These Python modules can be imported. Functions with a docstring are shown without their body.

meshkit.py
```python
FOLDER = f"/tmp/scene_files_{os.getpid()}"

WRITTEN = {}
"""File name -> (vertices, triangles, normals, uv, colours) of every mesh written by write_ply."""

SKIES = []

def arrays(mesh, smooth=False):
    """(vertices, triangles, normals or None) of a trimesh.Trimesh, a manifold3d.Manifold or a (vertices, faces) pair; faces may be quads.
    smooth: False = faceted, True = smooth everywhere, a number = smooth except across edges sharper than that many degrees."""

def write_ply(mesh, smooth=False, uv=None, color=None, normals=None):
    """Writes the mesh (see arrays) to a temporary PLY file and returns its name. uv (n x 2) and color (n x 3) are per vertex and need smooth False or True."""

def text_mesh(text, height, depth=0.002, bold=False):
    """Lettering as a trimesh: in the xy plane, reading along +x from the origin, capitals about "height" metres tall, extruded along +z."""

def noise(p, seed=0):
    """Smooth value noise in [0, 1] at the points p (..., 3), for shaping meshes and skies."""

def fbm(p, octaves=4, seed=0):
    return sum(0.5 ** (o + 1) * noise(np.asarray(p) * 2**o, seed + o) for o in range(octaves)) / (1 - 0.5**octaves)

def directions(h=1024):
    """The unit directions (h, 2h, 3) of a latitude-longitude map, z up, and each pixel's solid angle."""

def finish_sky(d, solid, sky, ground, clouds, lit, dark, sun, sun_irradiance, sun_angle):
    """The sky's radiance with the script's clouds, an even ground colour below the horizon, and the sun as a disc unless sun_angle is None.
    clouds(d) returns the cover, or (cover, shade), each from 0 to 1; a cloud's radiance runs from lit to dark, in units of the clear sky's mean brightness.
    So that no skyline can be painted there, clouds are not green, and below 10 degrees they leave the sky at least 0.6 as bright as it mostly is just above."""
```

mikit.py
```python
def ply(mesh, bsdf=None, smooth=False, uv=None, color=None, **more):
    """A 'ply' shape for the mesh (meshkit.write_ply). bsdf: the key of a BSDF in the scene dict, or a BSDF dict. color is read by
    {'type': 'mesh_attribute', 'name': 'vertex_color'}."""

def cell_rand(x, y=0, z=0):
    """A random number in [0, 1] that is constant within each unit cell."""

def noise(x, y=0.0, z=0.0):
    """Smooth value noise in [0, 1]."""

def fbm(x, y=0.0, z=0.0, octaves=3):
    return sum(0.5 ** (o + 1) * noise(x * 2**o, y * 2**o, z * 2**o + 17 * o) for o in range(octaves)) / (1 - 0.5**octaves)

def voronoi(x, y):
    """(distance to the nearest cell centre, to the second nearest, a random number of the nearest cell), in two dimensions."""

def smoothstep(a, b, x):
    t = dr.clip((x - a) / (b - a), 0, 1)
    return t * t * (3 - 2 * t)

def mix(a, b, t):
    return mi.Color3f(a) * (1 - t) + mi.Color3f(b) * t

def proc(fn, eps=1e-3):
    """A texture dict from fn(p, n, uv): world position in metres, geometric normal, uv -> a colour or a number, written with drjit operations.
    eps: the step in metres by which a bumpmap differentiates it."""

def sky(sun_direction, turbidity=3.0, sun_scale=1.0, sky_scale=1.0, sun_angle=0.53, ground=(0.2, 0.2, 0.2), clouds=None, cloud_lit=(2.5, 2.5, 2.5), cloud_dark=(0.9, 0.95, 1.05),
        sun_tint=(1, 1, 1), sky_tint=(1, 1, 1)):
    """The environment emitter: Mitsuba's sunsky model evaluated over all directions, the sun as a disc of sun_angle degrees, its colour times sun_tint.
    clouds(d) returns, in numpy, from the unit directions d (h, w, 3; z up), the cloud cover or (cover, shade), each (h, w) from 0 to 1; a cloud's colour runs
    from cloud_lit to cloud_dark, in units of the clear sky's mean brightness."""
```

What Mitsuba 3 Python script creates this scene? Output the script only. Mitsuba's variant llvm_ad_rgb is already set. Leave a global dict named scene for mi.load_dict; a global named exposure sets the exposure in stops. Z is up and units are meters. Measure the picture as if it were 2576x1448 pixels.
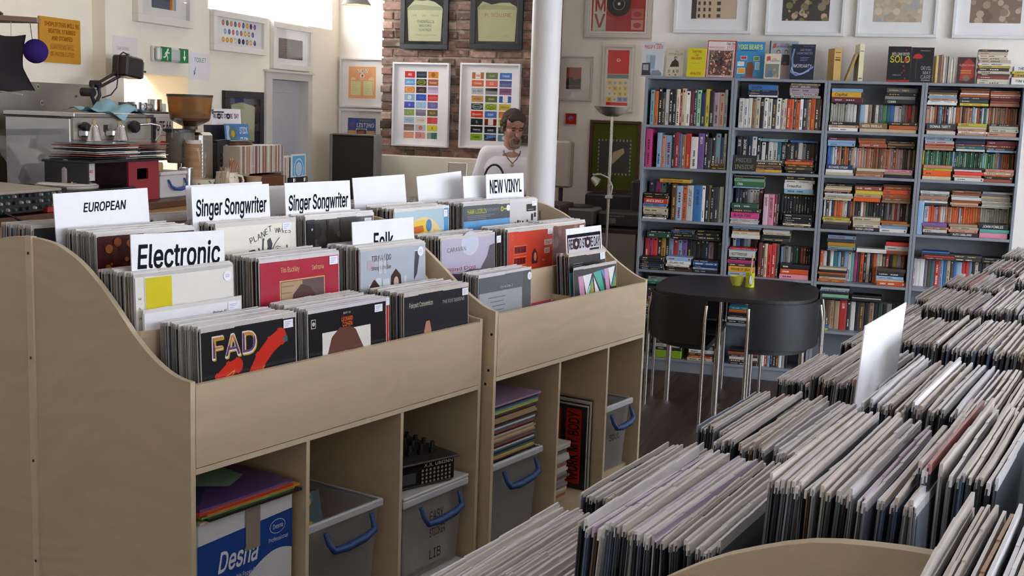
import math, random
import numpy as np, trimesh, shapely, drjit as dr
from shapely import geometry as sg
import mitsuba as mi
import mikit, meshkit

T = mi.ScalarTransform4f
scene, labels = {}, {}
PI = math.pi

# ---------------------------------------------------------------- camera, light, exposure
exposure = 0.15
scene['camera'] = {'type': 'perspective', 'fov': 46.47, 'fov_axis': 'x', 'near_clip': 0.05, 'far_clip': 60.0,
                   'to_world': T().look_at([0, 0, 1.727], [-0.2831, 0.9480, 1.727 - 0.1450], [-0.0740, 0.1290, 0.9889])}
# daylight comes in by the windows of the right wall and the high window of the left wall;
# a dim overcast daylight stands outside everything
DAY = (7.6, 8.3, 9.6)           # radiance of the right-hand shop windows
HIGH = (11.0, 11.3, 11.8)       # radiance of the high window in the left wall
WARM = (1.0, 0.74, 0.42)        # tint of the tungsten lamps
scene['daylight'] = {'type': 'constant', 'radiance': {'type': 'rgb', 'value': [0.6, 0.65, 0.75]}}


# ---------------------------------------------------------------- materials (one colour per triangle, packed into uv)
def packed(p, n, uv):
    a = dr.floor(uv.x + 0.5)
    r = dr.floor(a / 256.0)
    g = a - r * 256.0
    return mi.Color3f(dr.power(r / 255.0, 2.2), dr.power(g / 255.0, 2.2), dr.power(dr.maximum(uv.y, 0), 2.2))


def plastered(p, n, uv):
    k = 0.955 + 0.09 * mikit.fbm(p.x * 2.1, p.y * 2.1, p.z * 2.1, 3)
    return packed(p, n, uv) * k


def rough_brick(p, n, uv):
    k = mikit.fbm(p.x * 28, p.y * 28, p.z * 34, 3)
    w = mikit.smoothstep(0.60, 0.74, mikit.fbm(p.x * 17 + 5, p.y * 17, p.z * 19, 3))
    return mikit.mix(packed(p, n, uv) * (0.55 + 0.9 * k), (0.42, 0.36, 0.31), w * 0.55)


SA, CA = math.sin(0.2858), math.cos(0.2858)


def birch(p, n, uv):
    u = p.x * SA + p.y * CA
    v = p.x * CA - p.y * SA
    face = dr.abs(n.x * CA - n.y * SA)
    s = dr.select(face > 0.6, u, v)
    w = mikit.fbm(s * 2.2, p.z * 4.0, 1.0, 2)
    grain = mikit.noise(s * 3.0 + 9 * w, p.z * 46.0 + 14 * w, v * 2.0)
    fine = mikit.noise(s * 14.0, p.z * 420.0, u * 3.0)
    blot = mikit.fbm(s * 5.0, p.z * 6.0, 4.0, 2)
    k = 0.90 + 0.11 * grain + 0.05 * fine + 0.06 * blot
    return packed(p, n, uv) * k


def floor_boards(p, n, uv):
    b = dr.floor(p.x / 0.12)
    g = mikit.fbm(p.x * 40, p.y * 2.5 + 7 * mikit.cell_rand(b), 1.0, 3)
    seam = mikit.smoothstep(0.0, 0.04, dr.abs(p.x / 0.12 - b))
    return mi.Color3f(0.060, 0.036, 0.024) * (0.5 + 0.9 * g) * (0.7 + 0.5 * mikit.cell_rand(b, 3)) * (0.4 + 0.6 * seam)


def two(b):
    return {'type': 'twosided', 'b': b}


PK = mikit.proc(packed)
scene['matte'] = two({'type': 'diffuse', 'reflectance': PK})
scene['plaster'] = two({'type': 'diffuse', 'reflectance': mikit.proc(plastered)})
scene['satin'] = two({'type': 'roughplastic', 'alpha': 0.28, 'diffuse_reflectance': PK})
scene['gloss'] = two({'type': 'roughplastic', 'alpha': 0.07, 'diffuse_reflectance': PK})
scene['birch'] = two({'type': 'roughplastic', 'alpha': 0.35, 'diffuse_reflectance': mikit.proc(birch)})
scene['brickwork'] = two({'type': 'diffuse', 'reflectance': mikit.proc(rough_brick)})
scene['boards'] = two({'type': 'roughplastic', 'alpha': 0.3, 'diffuse_reflectance': mikit.proc(floor_boards)})
scene['chrome'] = two({'type': 'roughconductor', 'material': 'none', 'alpha': 0.06, 'specular_reflectance': {'type': 'rgb', 'value': [0.78, 0.77, 0.75]}})
scene['steel'] = two({'type': 'roughconductor', 'material': 'none', 'alpha': 0.22, 'specular_reflectance': {'type': 'rgb', 'value': [0.56, 0.55, 0.53]}})
scene['pane'] = {'type': 'thindielectric', 'int_ior': 1.5}
scene['cloudy'] = {'type': 'principledthin', 'base_color': {'type': 'rgb', 'value': [0.92, 0.94, 0.96]}, 'roughness': 0.2, 'spec_trans': 0.6, 'diff_trans': 1.2, 'eta': 1.2}
scene['amber'] = {'type': 'principledthin', 'base_color': {'type': 'rgb', 'value': [0.62, 0.36, 0.15]}, 'roughness': 0.2, 'spec_trans': 0.55, 'diff_trans': 1.0, 'eta': 1.4}
scene['film'] = {'type': 'thindielectric', 'int_ior': 1.35}


# ---------------------------------------------------------------- mesh building
def hexc(c):
    if isinstance(c, str):
        c = c.lstrip('#')
        return tuple(int(c[i:i + 2], 16) for i in (0, 2, 4))
    return tuple(c)


def uvc(c):
    r, g, b = hexc(c)
    return (int(r) * 256 + int(g), b / 255.0)


def shade(c, k):
    return tuple(max(0, min(255, int(round(x * k)))) for x in hexc(c))


def frame(o, right, up, out=None):
    """4x4 from an origin and the axes right and up; the third axis is right x up unless given"""
    m = np.eye(4)
    r, u = np.array(right, float), np.array(up, float)
    m[:3, 0], m[:3, 1], m[:3, 2], m[:3, 3] = r, u, (np.cross(r, u) if out is None else out), o
    return m


def rot(axis, deg):
    return np.array(trimesh.transformations.rotation_matrix(math.radians(deg), axis))


def mv(x, y, z):
    m = np.eye(4)
    m[:3, 3] = (x, y, z)
    return m


I4 = np.eye(4)
BOXF = {'-x': [0, 4, 6, 2], '+x': [1, 3, 7, 5], '-y': [0, 1, 5, 4], '+y': [2, 6, 7, 3], '-z': [0, 2, 3, 1], '+z': [4, 5, 7, 6]}
TEXTS = {}


def glyphs(s, bold, squeeze=1.0):
    key = (s, bold)
    if key not in TEXTS:
        t = meshkit.text_mesh(s, 1.0, 0.01, bold)
        top = t.faces[t.face_normals[:, 2] > 0.5]
        TEXTS[key] = (np.array(t.vertices)[:, :2], top)
    return TEXTS[key]


class MB:
    """collects coloured pieces for one mesh"""

    def __init__(self, M=I4):
        self.V, self.F, self.U, self.n, self.M = [], [], [], 0, M

    def raw(self, v, f, c, M=None, smooth=False):
        v, f = np.asarray(v, float), np.asarray(f, int)
        if f.shape[1] == 4:
            f = np.vstack([f[:, [0, 1, 2]], f[:, [0, 2, 3]]])
        if smooth is not False:
            if smooth is not True:
                t = trimesh.graph.smooth_shade(trimesh.Trimesh(v, f, process=False), angle=math.radians(smooth), facet_minarea=None)
                v, f = np.array(t.vertices), np.array(t.faces)
        else:
            v, f = v[f].reshape(-1, 3), np.arange(f.size).reshape(-1, 3)
        m = self.M if M is None else self.M @ M
        v = v @ m[:3, :3].T + m[:3, 3]
        if np.linalg.det(m[:3, :3]) < 0:
            f = f[:, ::-1]
        self.V.append(v)
        self.F.append(f + self.n)
        self.U.append(np.tile(uvc(c), (len(v), 1)) if not isinstance(c, np.ndarray) else c)
        self.n += len(v)
        return self

    def box(self, x0, x1, y0, y1, z0, z1, c, M=None, **faces):
        v = np.array([[x, y, z] for z in (z0, z1) for y in (y0, y1) for x in (x0, x1)], float)
        names = dict(px='+x', nx='-x', py='+y', ny='-y', pz='+z', nz='-z')
        special = {names[k]: col for k, col in faces.items()}
        plain = [q for k, q in BOXF.items() if k not in special]
        if plain:
            self.raw(v, plain, c, M)
        for k, col in special.items():
            if col is not None:
                self.raw(v, [BOXF[k]], col, M)
        return self

    def rbox(self, x0, x1, y0, y1, z0, z1, c, r=0.003, M=None):
        """a box with chamfered edges"""
        r = min(r, (x1 - x0) / 2.01, (y1 - y0) / 2.01, (z1 - z0) / 2.01)
        p = []
        for x, sx in ((x0, 1), (x1, -1)):
            for y, sy in ((y0, 1), (y1, -1)):
                for z, sz in ((z0, 1), (z1, -1)):
                    p += [(x + sx * r, y + sy * r, z), (x + sx * r, y, z + sz * r), (x, y + sy * r, z + sz * r)]
        h = trimesh.convex.convex_hull(np.array(p))
        return self.raw(h.vertices, h.faces, c, M)

    def prism(self, pts, z0, z1, c, M=None, side=None, smooth=False):
        """a polygon of the local xy plane, extruded along z; side: another colour for the walls"""
        poly = pts if isinstance(pts, sg.Polygon) else sg.Polygon(pts)
        if not poly.is_valid:
            poly = poly.buffer(0)
        for g in getattr(poly, 'geoms', [poly]):
            t = trimesh.creation.extrude_polygon(g, z1 - z0, engine='earcut')
            v = np.array(t.vertices) + [0, 0, z0]
            cap = np.abs(t.face_normals[:, 2]) > 0.5
            self.raw(v, t.faces[cap], c, M)
            self.raw(v, t.faces[~cap], side or c, M, smooth)
        return self

    def flat(self, pts, c, z=0.0005, M=None):
        """a printed patch: a flat polygon facing +z"""
        poly = pts if hasattr(pts, 'geom_type') else sg.Polygon(pts)
        if not poly.is_valid:
            poly = poly.buffer(0)
        for g in getattr(poly, 'geoms', [poly]):
            if g.area <= 0 or g.geom_type != 'Polygon':
                continue
            v, f = trimesh.creation.triangulate_polygon(g, engine='earcut')
            v = np.c_[v, np.full(len(v), z)]
            a = np.cross(v[f[:, 1]] - v[f[:, 0]], v[f[:, 2]] - v[f[:, 0]])[:, 2]
            f = np.where((a < 0)[:, None], f[:, ::-1], f)
            self.raw(v, f, c, M)
        return self

    def rect(self, x0, y0, x1, y1, c, z=0.0005, M=None):
        return self.raw([(x0, y0, z), (x1, y0, z), (x1, y1, z), (x0, y1, z)], [[0, 1, 2, 3]], c, M)

    def disc(self, x, y, r, c, z=0.0005, M=None, n=20, ry=None, a0=0, a1=2 * PI):
        t = np.linspace(a0, a1, n + 1)
        v = np.c_[x + r * np.cos(t), y + (ry or r) * np.sin(t), np.full(n + 1, z)]
        v = np.vstack([v, [[x, y, z]]])
        return self.raw(v, [[i, i + 1, n + 1] for i in range(n)], c, M)

    def text(self, s, x, y, h, c, w=None, bold=False, z=0.001, M=None, slant=0.0, mid=False, turn=0):
        """printed words with capitals h tall from x, y; w squeezes them to that width"""
        v, f = glyphs(s, bold)
        v = v * h
        wid = v[:, 0].max()
        if w:
            v = v * [w / wid, 1]
            wid = w
        if mid:
            v = v - [wid / 2, 0]
        v = np.c_[v[:, 0] + slant * v[:, 1], v[:, 1], np.zeros(len(v))]
        if turn:
            v = v @ rot([0, 0, 1], turn)[:3, :3].T
        return self.raw(v + [x, y, z], f, c, M)

    def tube(self, pts, r, c, sides=8, M=None, caps=True):
        p = np.asarray(pts, float)
        r = np.broadcast_to(r, (len(p),))
        t = np.gradient(p, axis=0)
        t /= np.linalg.norm(t, axis=1, keepdims=True) + 1e-12
        a = np.cross(t[0], [0, 0, 1.0] if abs(t[0][2]) < 0.9 else [1.0, 0, 0])
        rows = []
        ang = np.arange(sides) * 2 * PI / sides
        for i in range(len(p)):
            a = a - t[i] * (a @ t[i])
            a /= np.linalg.norm(a)
            b = np.cross(t[i], a)
            rows.append(p[i] + r[i] * (np.cos(ang)[:, None] * a + np.sin(ang)[:, None] * b))
        v = np.vstack(rows)
        f = [[i * sides + j, i * sides + (j + 1) % sides, (i + 1) * sides + (j + 1) % sides, (i + 1) * sides + j] for i in range(len(p) - 1) for j in range(sides)]
        self.raw(v, f, c, M, True)
        if caps:
            for i, fl in ((0, 1), (len(p) - 1, 0)):
                ring = list(range(i * sides, (i + 1) * sides))
                tri = [[ring[0], ring[k], ring[k + 1]] for k in range(1, sides - 1)]
                self.raw(v, [q[::-1] for q in tri] if fl else tri, c, M)
        return self

    def lathe(self, prof, c, n=24, M=None, smooth=35):
        p = np.asarray(prof, float)
        t = np.arange(n) * 2 * PI / n
        v = np.vstack([np.c_[r * np.cos(t), r * np.sin(t), np.full(n, z)] for r, z in p])
        f = []
        for i in range(len(p) - 1):
            for j in range(n):
                k = (j + 1) % n
                q = [i * n + j, i * n + k, (i + 1) * n + k, (i + 1) * n + j]
                if p[i][0] > 1e-7:
                    f.append([q[0], q[1], q[2]] if p[i + 1][0] > 1e-7 else [q[0], q[1], q[3]])
                if p[i + 1][0] > 1e-7:
                    f.append([q[0], q[2], q[3]])
        t = trimesh.Trimesh(v, f, process=True)
        return self.raw(t.vertices, t.faces, c, M, smooth)

    def ball(self, x, y, z, rx, c, ry=None, rz=None, M=None, sub=2):
        s = trimesh.creation.icosphere(subdivisions=sub)
        return self.raw(np.array(s.vertices) * [rx, ry or rx, rz or rx] + [x, y, z], s.faces, c, M, True)

    def grid(self, P, c, M=None, smooth=True, back=0.0):
        """a sheet through the points P (rows, columns, 3)"""
        h, w = P.shape[:2]
        f = [[i * w + j, i * w + j + 1, (i + 1) * w + j + 1, (i + 1) * w + j] for i in range(h - 1) for j in range(w - 1)]
        return self.raw(P.reshape(-1, 3), f, c, M, smooth)

    def put(self, key, mat='matte', **extra):
        if self.V:
            scene[key] = mikit.ply((np.vstack(self.V), np.vstack(self.F)), mat, smooth=True, uv=np.vstack(self.U), **extra)
        return key


USED = {}


def numbered(key):
    k = USED.get(key, -1) + 1
    USED[key] = k
    return key if k == 0 else f'{key}_{k:03d}'


def thing(name, label, cat, group=None):
    key = numbered(name)
    labels[key] = {'label': label, 'category': cat}
    if group:
        labels[key]['group'] = group
    return key


def part(parent, name, mb, mat='matte', label=None, **extra):
    key = numbered(parent + '__' + name)
    mb.put(key, mat, **extra)
    if label:
        labels[key] = {'label': label}
    return key


def struct(name, mb, mat='plaster', label=None, **extra):
    mb.put(name, mat, **extra)
    labels[name] = {'kind': 'structure'}
    if label:
        labels[name]['label'] = label
    return name


ORD = ['first', 'second', 'third', 'fourth', 'fifth', 'sixth', 'seventh', 'eighth', 'ninth', 'tenth', 'eleventh', 'twelfth', 'thirteenth', 'fourteenth',
       'fifteenth', 'sixteenth', 'seventeenth', 'eighteenth', 'nineteenth', 'twentieth', '21st', '22nd', '23rd', '24th', '25th', '26th', '27th', '28th', '29th', '30th',
       '31st', '32nd', '33rd', '34th', '35th', '36th', '37th', '38th', '39th', '40th', '41st', '42nd', '43rd', '44th', '45th', '46th', '47th', '48th', '49th', '50th']


def colour_name(c):
    r, g, b = hexc(c)
    hi, lo = max(r, g, b), min(r, g, b)
    if hi < 62:
        return 'black'
    if hi - lo < 24:
        return 'dark grey' if hi < 105 else 'grey' if hi < 165 else 'pale grey' if hi < 205 else 'white'
    if r == hi:
        if g < 0.5 * r and b < 0.62 * r:
            return ('dark red' if r < 130 else 'red') if b < 1.25 * g + 14 else 'pink'
        if b > g:
            return 'pink' if r > 150 else 'maroon'
        if g < 0.68 * r:
            return 'brown' if r < 150 else 'orange'
        if b < 0.62 * g:
            return 'olive' if r < 140 else 'yellow'
        return 'tan' if r < 200 else 'cream'
    if g == hi:
        return ('dark green' if g < 105 else 'green') if b < 0.93 * g else 'teal'
    if r > 1.08 * g:
        return 'purple'
    return 'navy' if b < 105 else 'blue' if b > 1.35 * r else 'pale blue'


# ================================================================ the room
WHITE, CREAM = '#e9e4dc', '#e6dfd0'
XL, XL2, YP = -4.62, -4.715, 6.48          # left wall, its recessed front stretch, and where they meet
YA, YB, YD = 9.85, 9.50, 9.42              # alcove wall, brick face, dado face
YBK = 8.36                                 # wall behind the bookcases
XBK = -1.545                               # its left corner
XR, YF, ZC = 4.3, -2.2, 3.5                # right wall, front wall, ceiling

struct('floor', MB().box(-6.6, XR + .3, YF - .3, 10.3, -0.1, 0.0, '#443026'), 'boards', 'dark stained wooden floor')
struct('ceiling', MB().box(-6.6, XR + .3, YF - .3, 10.3, ZC, ZC + .1, WHITE))

LW = frame((XL - .35, 0, 0), (0, 1, 0), (0, 0, 1))
wall = sg.box(YP, 0, YA + .3, ZC).difference(shapely.union_all([sg.box(6.665, 1.22, 7.415, 1.90), sg.box(8.555, 0, 9.265, 1.955), sg.box(7.675, 2.39, 9.71, 3.3)]))
struct('wall_left', MB().prism(wall, 0, .35, CREAM, LW), label='cream plaster wall with a pass-through, a door and a high window')
struct('wall_left_front', MB().box(XL2 - .25, XL2, YF, YP, 0, ZC, CREAM), label='cream plaster wall stretch behind the coffee counter')
struct('wall_alcove', MB().box(XL, XBK + .05, YA, YA + .2, 0, ZC, WHITE), label='white plaster wall at the back of the alcoves')
struct('wall_back', MB().box(XBK, XR, YBK, YBK + .25, 0, ZC, WHITE).box(XBK, XBK + .25, YBK, YA, 0, ZC, WHITE), label='white plaster wall behind the bookcases')
struct('wall_front', MB().box(-6.6, XR, YF - .2, YF, 0, ZC, WHITE))
wall = sg.box(YF, 0, YBK + .2, ZC).difference(shapely.union_all([sg.box(y, .75, y + 1.5, 3.1) for y in (-1.8, .1, 2.0, 3.9, 5.8)]))
struct('wall_right', MB().prism(wall, 0, .25, WHITE, frame((XR, 0, 0), (0, 1, 0), (0, 0, 1))))
for i, y in enumerate((-1.8, .1, 2.0, 3.9, 5.8)):
    k = f'window_{i + 2}'
    fr = MB()
    for a, b, c, d in ((y, y + 1.5, .75, .82), (y, y + 1.5, 3.03, 3.1), (y, y + .06, .82, 3.03), (y + 1.44, y + 1.5, .82, 3.03), (y + .72, y + .78, .82, 3.03), (y + .06, y + 1.44, 2.3, 2.36)):
        fr.box(XR + .08, XR + .15, a, b, c, d, WHITE)
    struct(k, fr, 'satin', 'white framed shop window in the right wall')
    pane = MB().rect(y, .75, y + 1.5, 3.1, WHITE, 0, frame((XR + .16, 0, 0), (0, 1, 0), (0, 0, 1), (-1, 0, 0)))
    part(k, 'pane', pane, 'matte', emitter={'type': 'area', 'radiance': {'type': 'rgb', 'value': list(DAY)}})

# the high window in the left wall, far jamb in view
fr = MB()
for a, b, c, d in ((7.675, 9.71, 2.39, 2.43), (7.675, 7.73, 2.43, 3.3), (9.655, 9.71, 2.43, 3.3), (8.86, 8.935, 2.43, 3.3), (7.73, 9.655, 3.25, 3.3)):
    fr.box(XL - .33, XL - .27, a, b, c, d, '#dcdcdc')
struct('window_1', fr, 'satin', 'high white framed window blown out by daylight')
for a, b in ((7.73, 8.86), (8.935, 9.655)):
    pane = MB().rect(a, 2.43, b, 3.25, WHITE, 0, frame((XL - .30, 0, 0), (0, 1, 0), (0, 0, 1)))
    part('window_1', 'pane', pane, 'matte', emitter={'type': 'area', 'radiance': {'type': 'rgb', 'value': list(HIGH)}})

# the lit room behind the pass-through
bk = MB().box(-6.5, -6.4, 5.2, 8.3, 0, 2.6, WHITE).box(-6.4, XL - .35, 5.1, 5.2, 0, 2.6, WHITE).box(-6.4, XL - .35, 8.3, 8.4, 0, 2.6, WHITE).box(-6.5, XL - .35, 5.1, 8.4, 2.6, 2.7, WHITE)
struct('wall_pass_through', bk, label='white room seen through the pass-through')
k = thing('ceiling_lamp', 'bright lamp of the room seen behind the pass-through', 'lamp')
part(k, 'rim', MB().box(-5.95, -5.25, 6.1, 7.7, 2.56, 2.60, WHITE), 'satin')
part(k, 'diffuser', MB().rect(6.15, -5.9, 7.65, -5.3, WHITE, 0, frame((0, 0, 2.555), (0, 1, 0), (1, 0, 0))), 'matte',
     emitter={'type': 'area', 'radiance': {'type': 'rgb', 'value': [26.0, 23.5, 19.0]}})

# door, architrave
d = MB()
d.rbox(XL - .10, XL - .055, 8.60, 9.225, 0.0, 1.93, '#bcbcc2', .003)
for a, b in ((.12, .85), (.98, 1.83)):
    d.rbox(XL - .057, XL - .05, 8.70, 9.13, a, b, '#b6b6bd', .003)
struct('door_1', d, 'satin', 'pale grey panelled door in the left wall')
part('door_1', 'frame', MB().box(XL - .12, XL + .02, 8.50, 8.60, 0, 1.93, '#cfcac4').box(XL - .12, XL + .02, 9.225, 9.30, 0, 1.93, '#d8d3cb').box(XL - .12, XL + .02, 8.50, 9.30, 1.93, 1.985, '#cbc5be')
     .box(XL, XL + .035, 8.48, 9.32, 1.985, 2.0, '#d8d3cb'), 'satin')
part('door_1', 'handle', MB().tube([(XL - .05, 9.17, 1.02), (XL - .01, 9.17, 1.02), (XL, 9.08, 1.02)], .009, '#999999'), 'chrome')
part('door_1', 'draught_strip', MB().box(XL - .05, XL - .045, 8.602, 8.63, 0.0, 1.80, '#5c6068'), 'satin', 'dark grey strip')

# chimney breast of bare brick over a white dado
struct('wall_chimney', MB().box(-4.045, -2.58, YB + .012, YA, 1.30, ZC, '#8b7d70'), 'brickwork', 'bare old brick chimney breast')
rng = random.Random(7)
TONES = ['#84685f', '#8f7268', '#7e625a', '#987c70', '#6e5850', '#92796e', '#a68f80', '#5e5048', '#886c62', '#9c8074', '#7c6a62', '#8c6a60']
row = 0
z = 1.335
while z < 2.93:
    x = -4.058 + rng.uniform(-.006, .006) - (0 if row % 2 else .0)
    first = True
    while x < -2.585:
        L = (.102 if (row % 2 and first) else rng.choice([.215, .215, .215, .102])) + rng.uniform(-.008, .006)
        L = min(L, -2.58 - x)
        if L < .03:
            break
        first = False
        h = .064 + rng.uniform(-.004, .003)
        o = rng.uniform(-.007, .005)
        b = MB()
        dz = rng.uniform(-.003, .003)
        pts = []
        for sx, xx in ((1, x), (-1, x + L)):
            for sz, zz in ((1, z + dz), (-1, z + dz + h)):
                jx, jz, jy = rng.uniform(0, .006), rng.uniform(0, .006), rng.uniform(-.003, .004)
                pts += [(xx + sx * jx, YB + .02, zz + sz * jz), (xx + sx * (jx + .006), YB + o + jy, zz + sz * (jz + .005)), (xx + sx * jx, YB + o + jy + .006, zz + sz * jz)]
        hull = trimesh.convex.convex_hull(np.array(pts))
        b.raw(hull.vertices, hull.faces, shade(rng.choice(TONES), rng.uniform(.82, 1.14)))
        part('wall_chimney', 'brick', b, 'brickwork')
        x += L + .011
    z += .0755
    row += 1
struct('wall_dado', MB().box(-4.078, -2.56, YD, YA, 0, 1.335, CREAM).box(-4.078, -2.56, YD + .02, YB + .015, 1.335, 1.342, CREAM), label='white plastered base of the chimney breast')

# iron pillar in front
k = thing('pillar', 'round white painted iron pillar in the middle of the shop', 'pillar')
lean = [(0, .086), (2.0, .0865), (3.5, .090)]
part(k, 'shaft', MB(mv(-1.905, 6.91, 0)).lathe([(0, 0.06)] + [(r, max(z, .06)) for z, r in lean] + [(0, 3.5)], '#e8e6e4', 40), 'satin')
part(k, 'base', MB(mv(-1.905, 6.91, 0)).lathe([(0, 0), (.14, 0), (.14, .04), (.10, .06), (0, .06)], '#dcd8d2', 32), 'satin')


# ================================================================ record browsers
BO = np.array([-1.453, 2.354, 0.0])
DU, NV = np.array([SA, CA, 0.0]), np.array([CA, -SA, 0.0])
BIN = frame(BO, DU, NV, (0, 0, 1))           # local u along the run, v out towards the right aisle, z up


def bin_plane(v, u=0.0, z=0.0, tilt=0.0):
    """a plane facing the right aisle at depth v: x along u, y up"""
    return frame(BO + u * DU + v * NV + [0, 0, z], DU, (0, 0, 1)) @ rot([1, 0, 0], -tilt)


PLY, EDGE = '#d7bf9d', '#e3cfae'
CURVE_A = [(0, 1.094), (-.03, 1.096), (-.066, 1.104), (-.121, 1.128), (-.19, 1.176), (-.26, 1.240), (-.332, 1.298), (-.405, 1.342), (-.497, 1.372), (-.574, 1.378)]
CURVE_B = [(0, 1.118), (-.03, 1.124), (-.08, 1.148), (-.14, 1.184), (-.21, 1.238), (-.30, 1.300), (-.40, 1.352), (-.49, 1.376), (-.574, 1.380)]


def smooth_curve(c, n=24):
    from scipy.interpolate import PchipInterpolator
    c = np.array(c)[::-1]
    x = np.linspace(c[0, 0], c[-1, 0], n)
    return [(a, float(b)) for a, b in zip(x, PchipInterpolator(c[:, 0], c[:, 1])(x))]


def end_panel(M, u0, u1, curve, depth=-.574):
    """a ply end panel between u0 and u1, its top cut to an S curve; pale laminated edges"""
    pts = [(0, 0)] + smooth_curve(curve)[::-1] + [(depth, 0)]
    m = MB(M)
    W = frame((u0, 0, 0), (0, 1, 0), (0, 0, 1), (1, 0, 0))
    m.prism(pts, 0, u1 - u0, PLY, W, side=EDGE)
    return m


def browser(name, label, M, L, curve, zt, cols, stow, tiers=((-.185, 1.21), (-.385, 1.315)), left=True, right=True):
    k = thing(name, label, 'record rack')
    t = .0145
    if left:
        part(k, 'end_panel', end_panel(M, -t, 0, curve), 'birch')
    if right:
        part(k, 'end_panel', end_panel(M, L, L + t, curve), 'birch')
    part(k, 'front_board', MB(M).box(0, L, -.013, 0.002, zt - .197, zt, PLY, pz=EDGE), 'birch')
    part(k, 'tray_floor', MB(M).box(0, L, -.574, .001, zt - .213, zt - .199, PLY, py=EDGE), 'birch')
    for v, z in tiers:
        part(k, 'tier_board', MB(M).box(0, L, v - .012, v, zt - .199, z - .025, PLY, pz=EDGE), 'birch')
    part(k, 'tier_floor', MB(M).box(0, L, -.385, -.197, zt - .10, zt - .088, PLY), 'birch')
    part(k, 'tier_floor', MB(M).box(0, L, -.572, -.397, zt - .021, zt - .009, PLY), 'birch')
    part(k, 'back_panel', MB(M).box(0, L, -.574, -.565, .04, 1.2, PLY), 'birch')
    part(k, 'bottom_board', MB(M).box(0, L, -.565, -.002, .04, .055, PLY, py=EDGE), 'birch')
    part(k, 'plinth', MB(M).box(0, L, -.10, -.085, 0, .04, PLY), 'birch')
    for u in cols:
        part(k, 'divider', MB(M).box(u, u + .013, -.564, -.004, .055, zt - .213, PLY, py=EDGE), 'birch')
    return k


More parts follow.
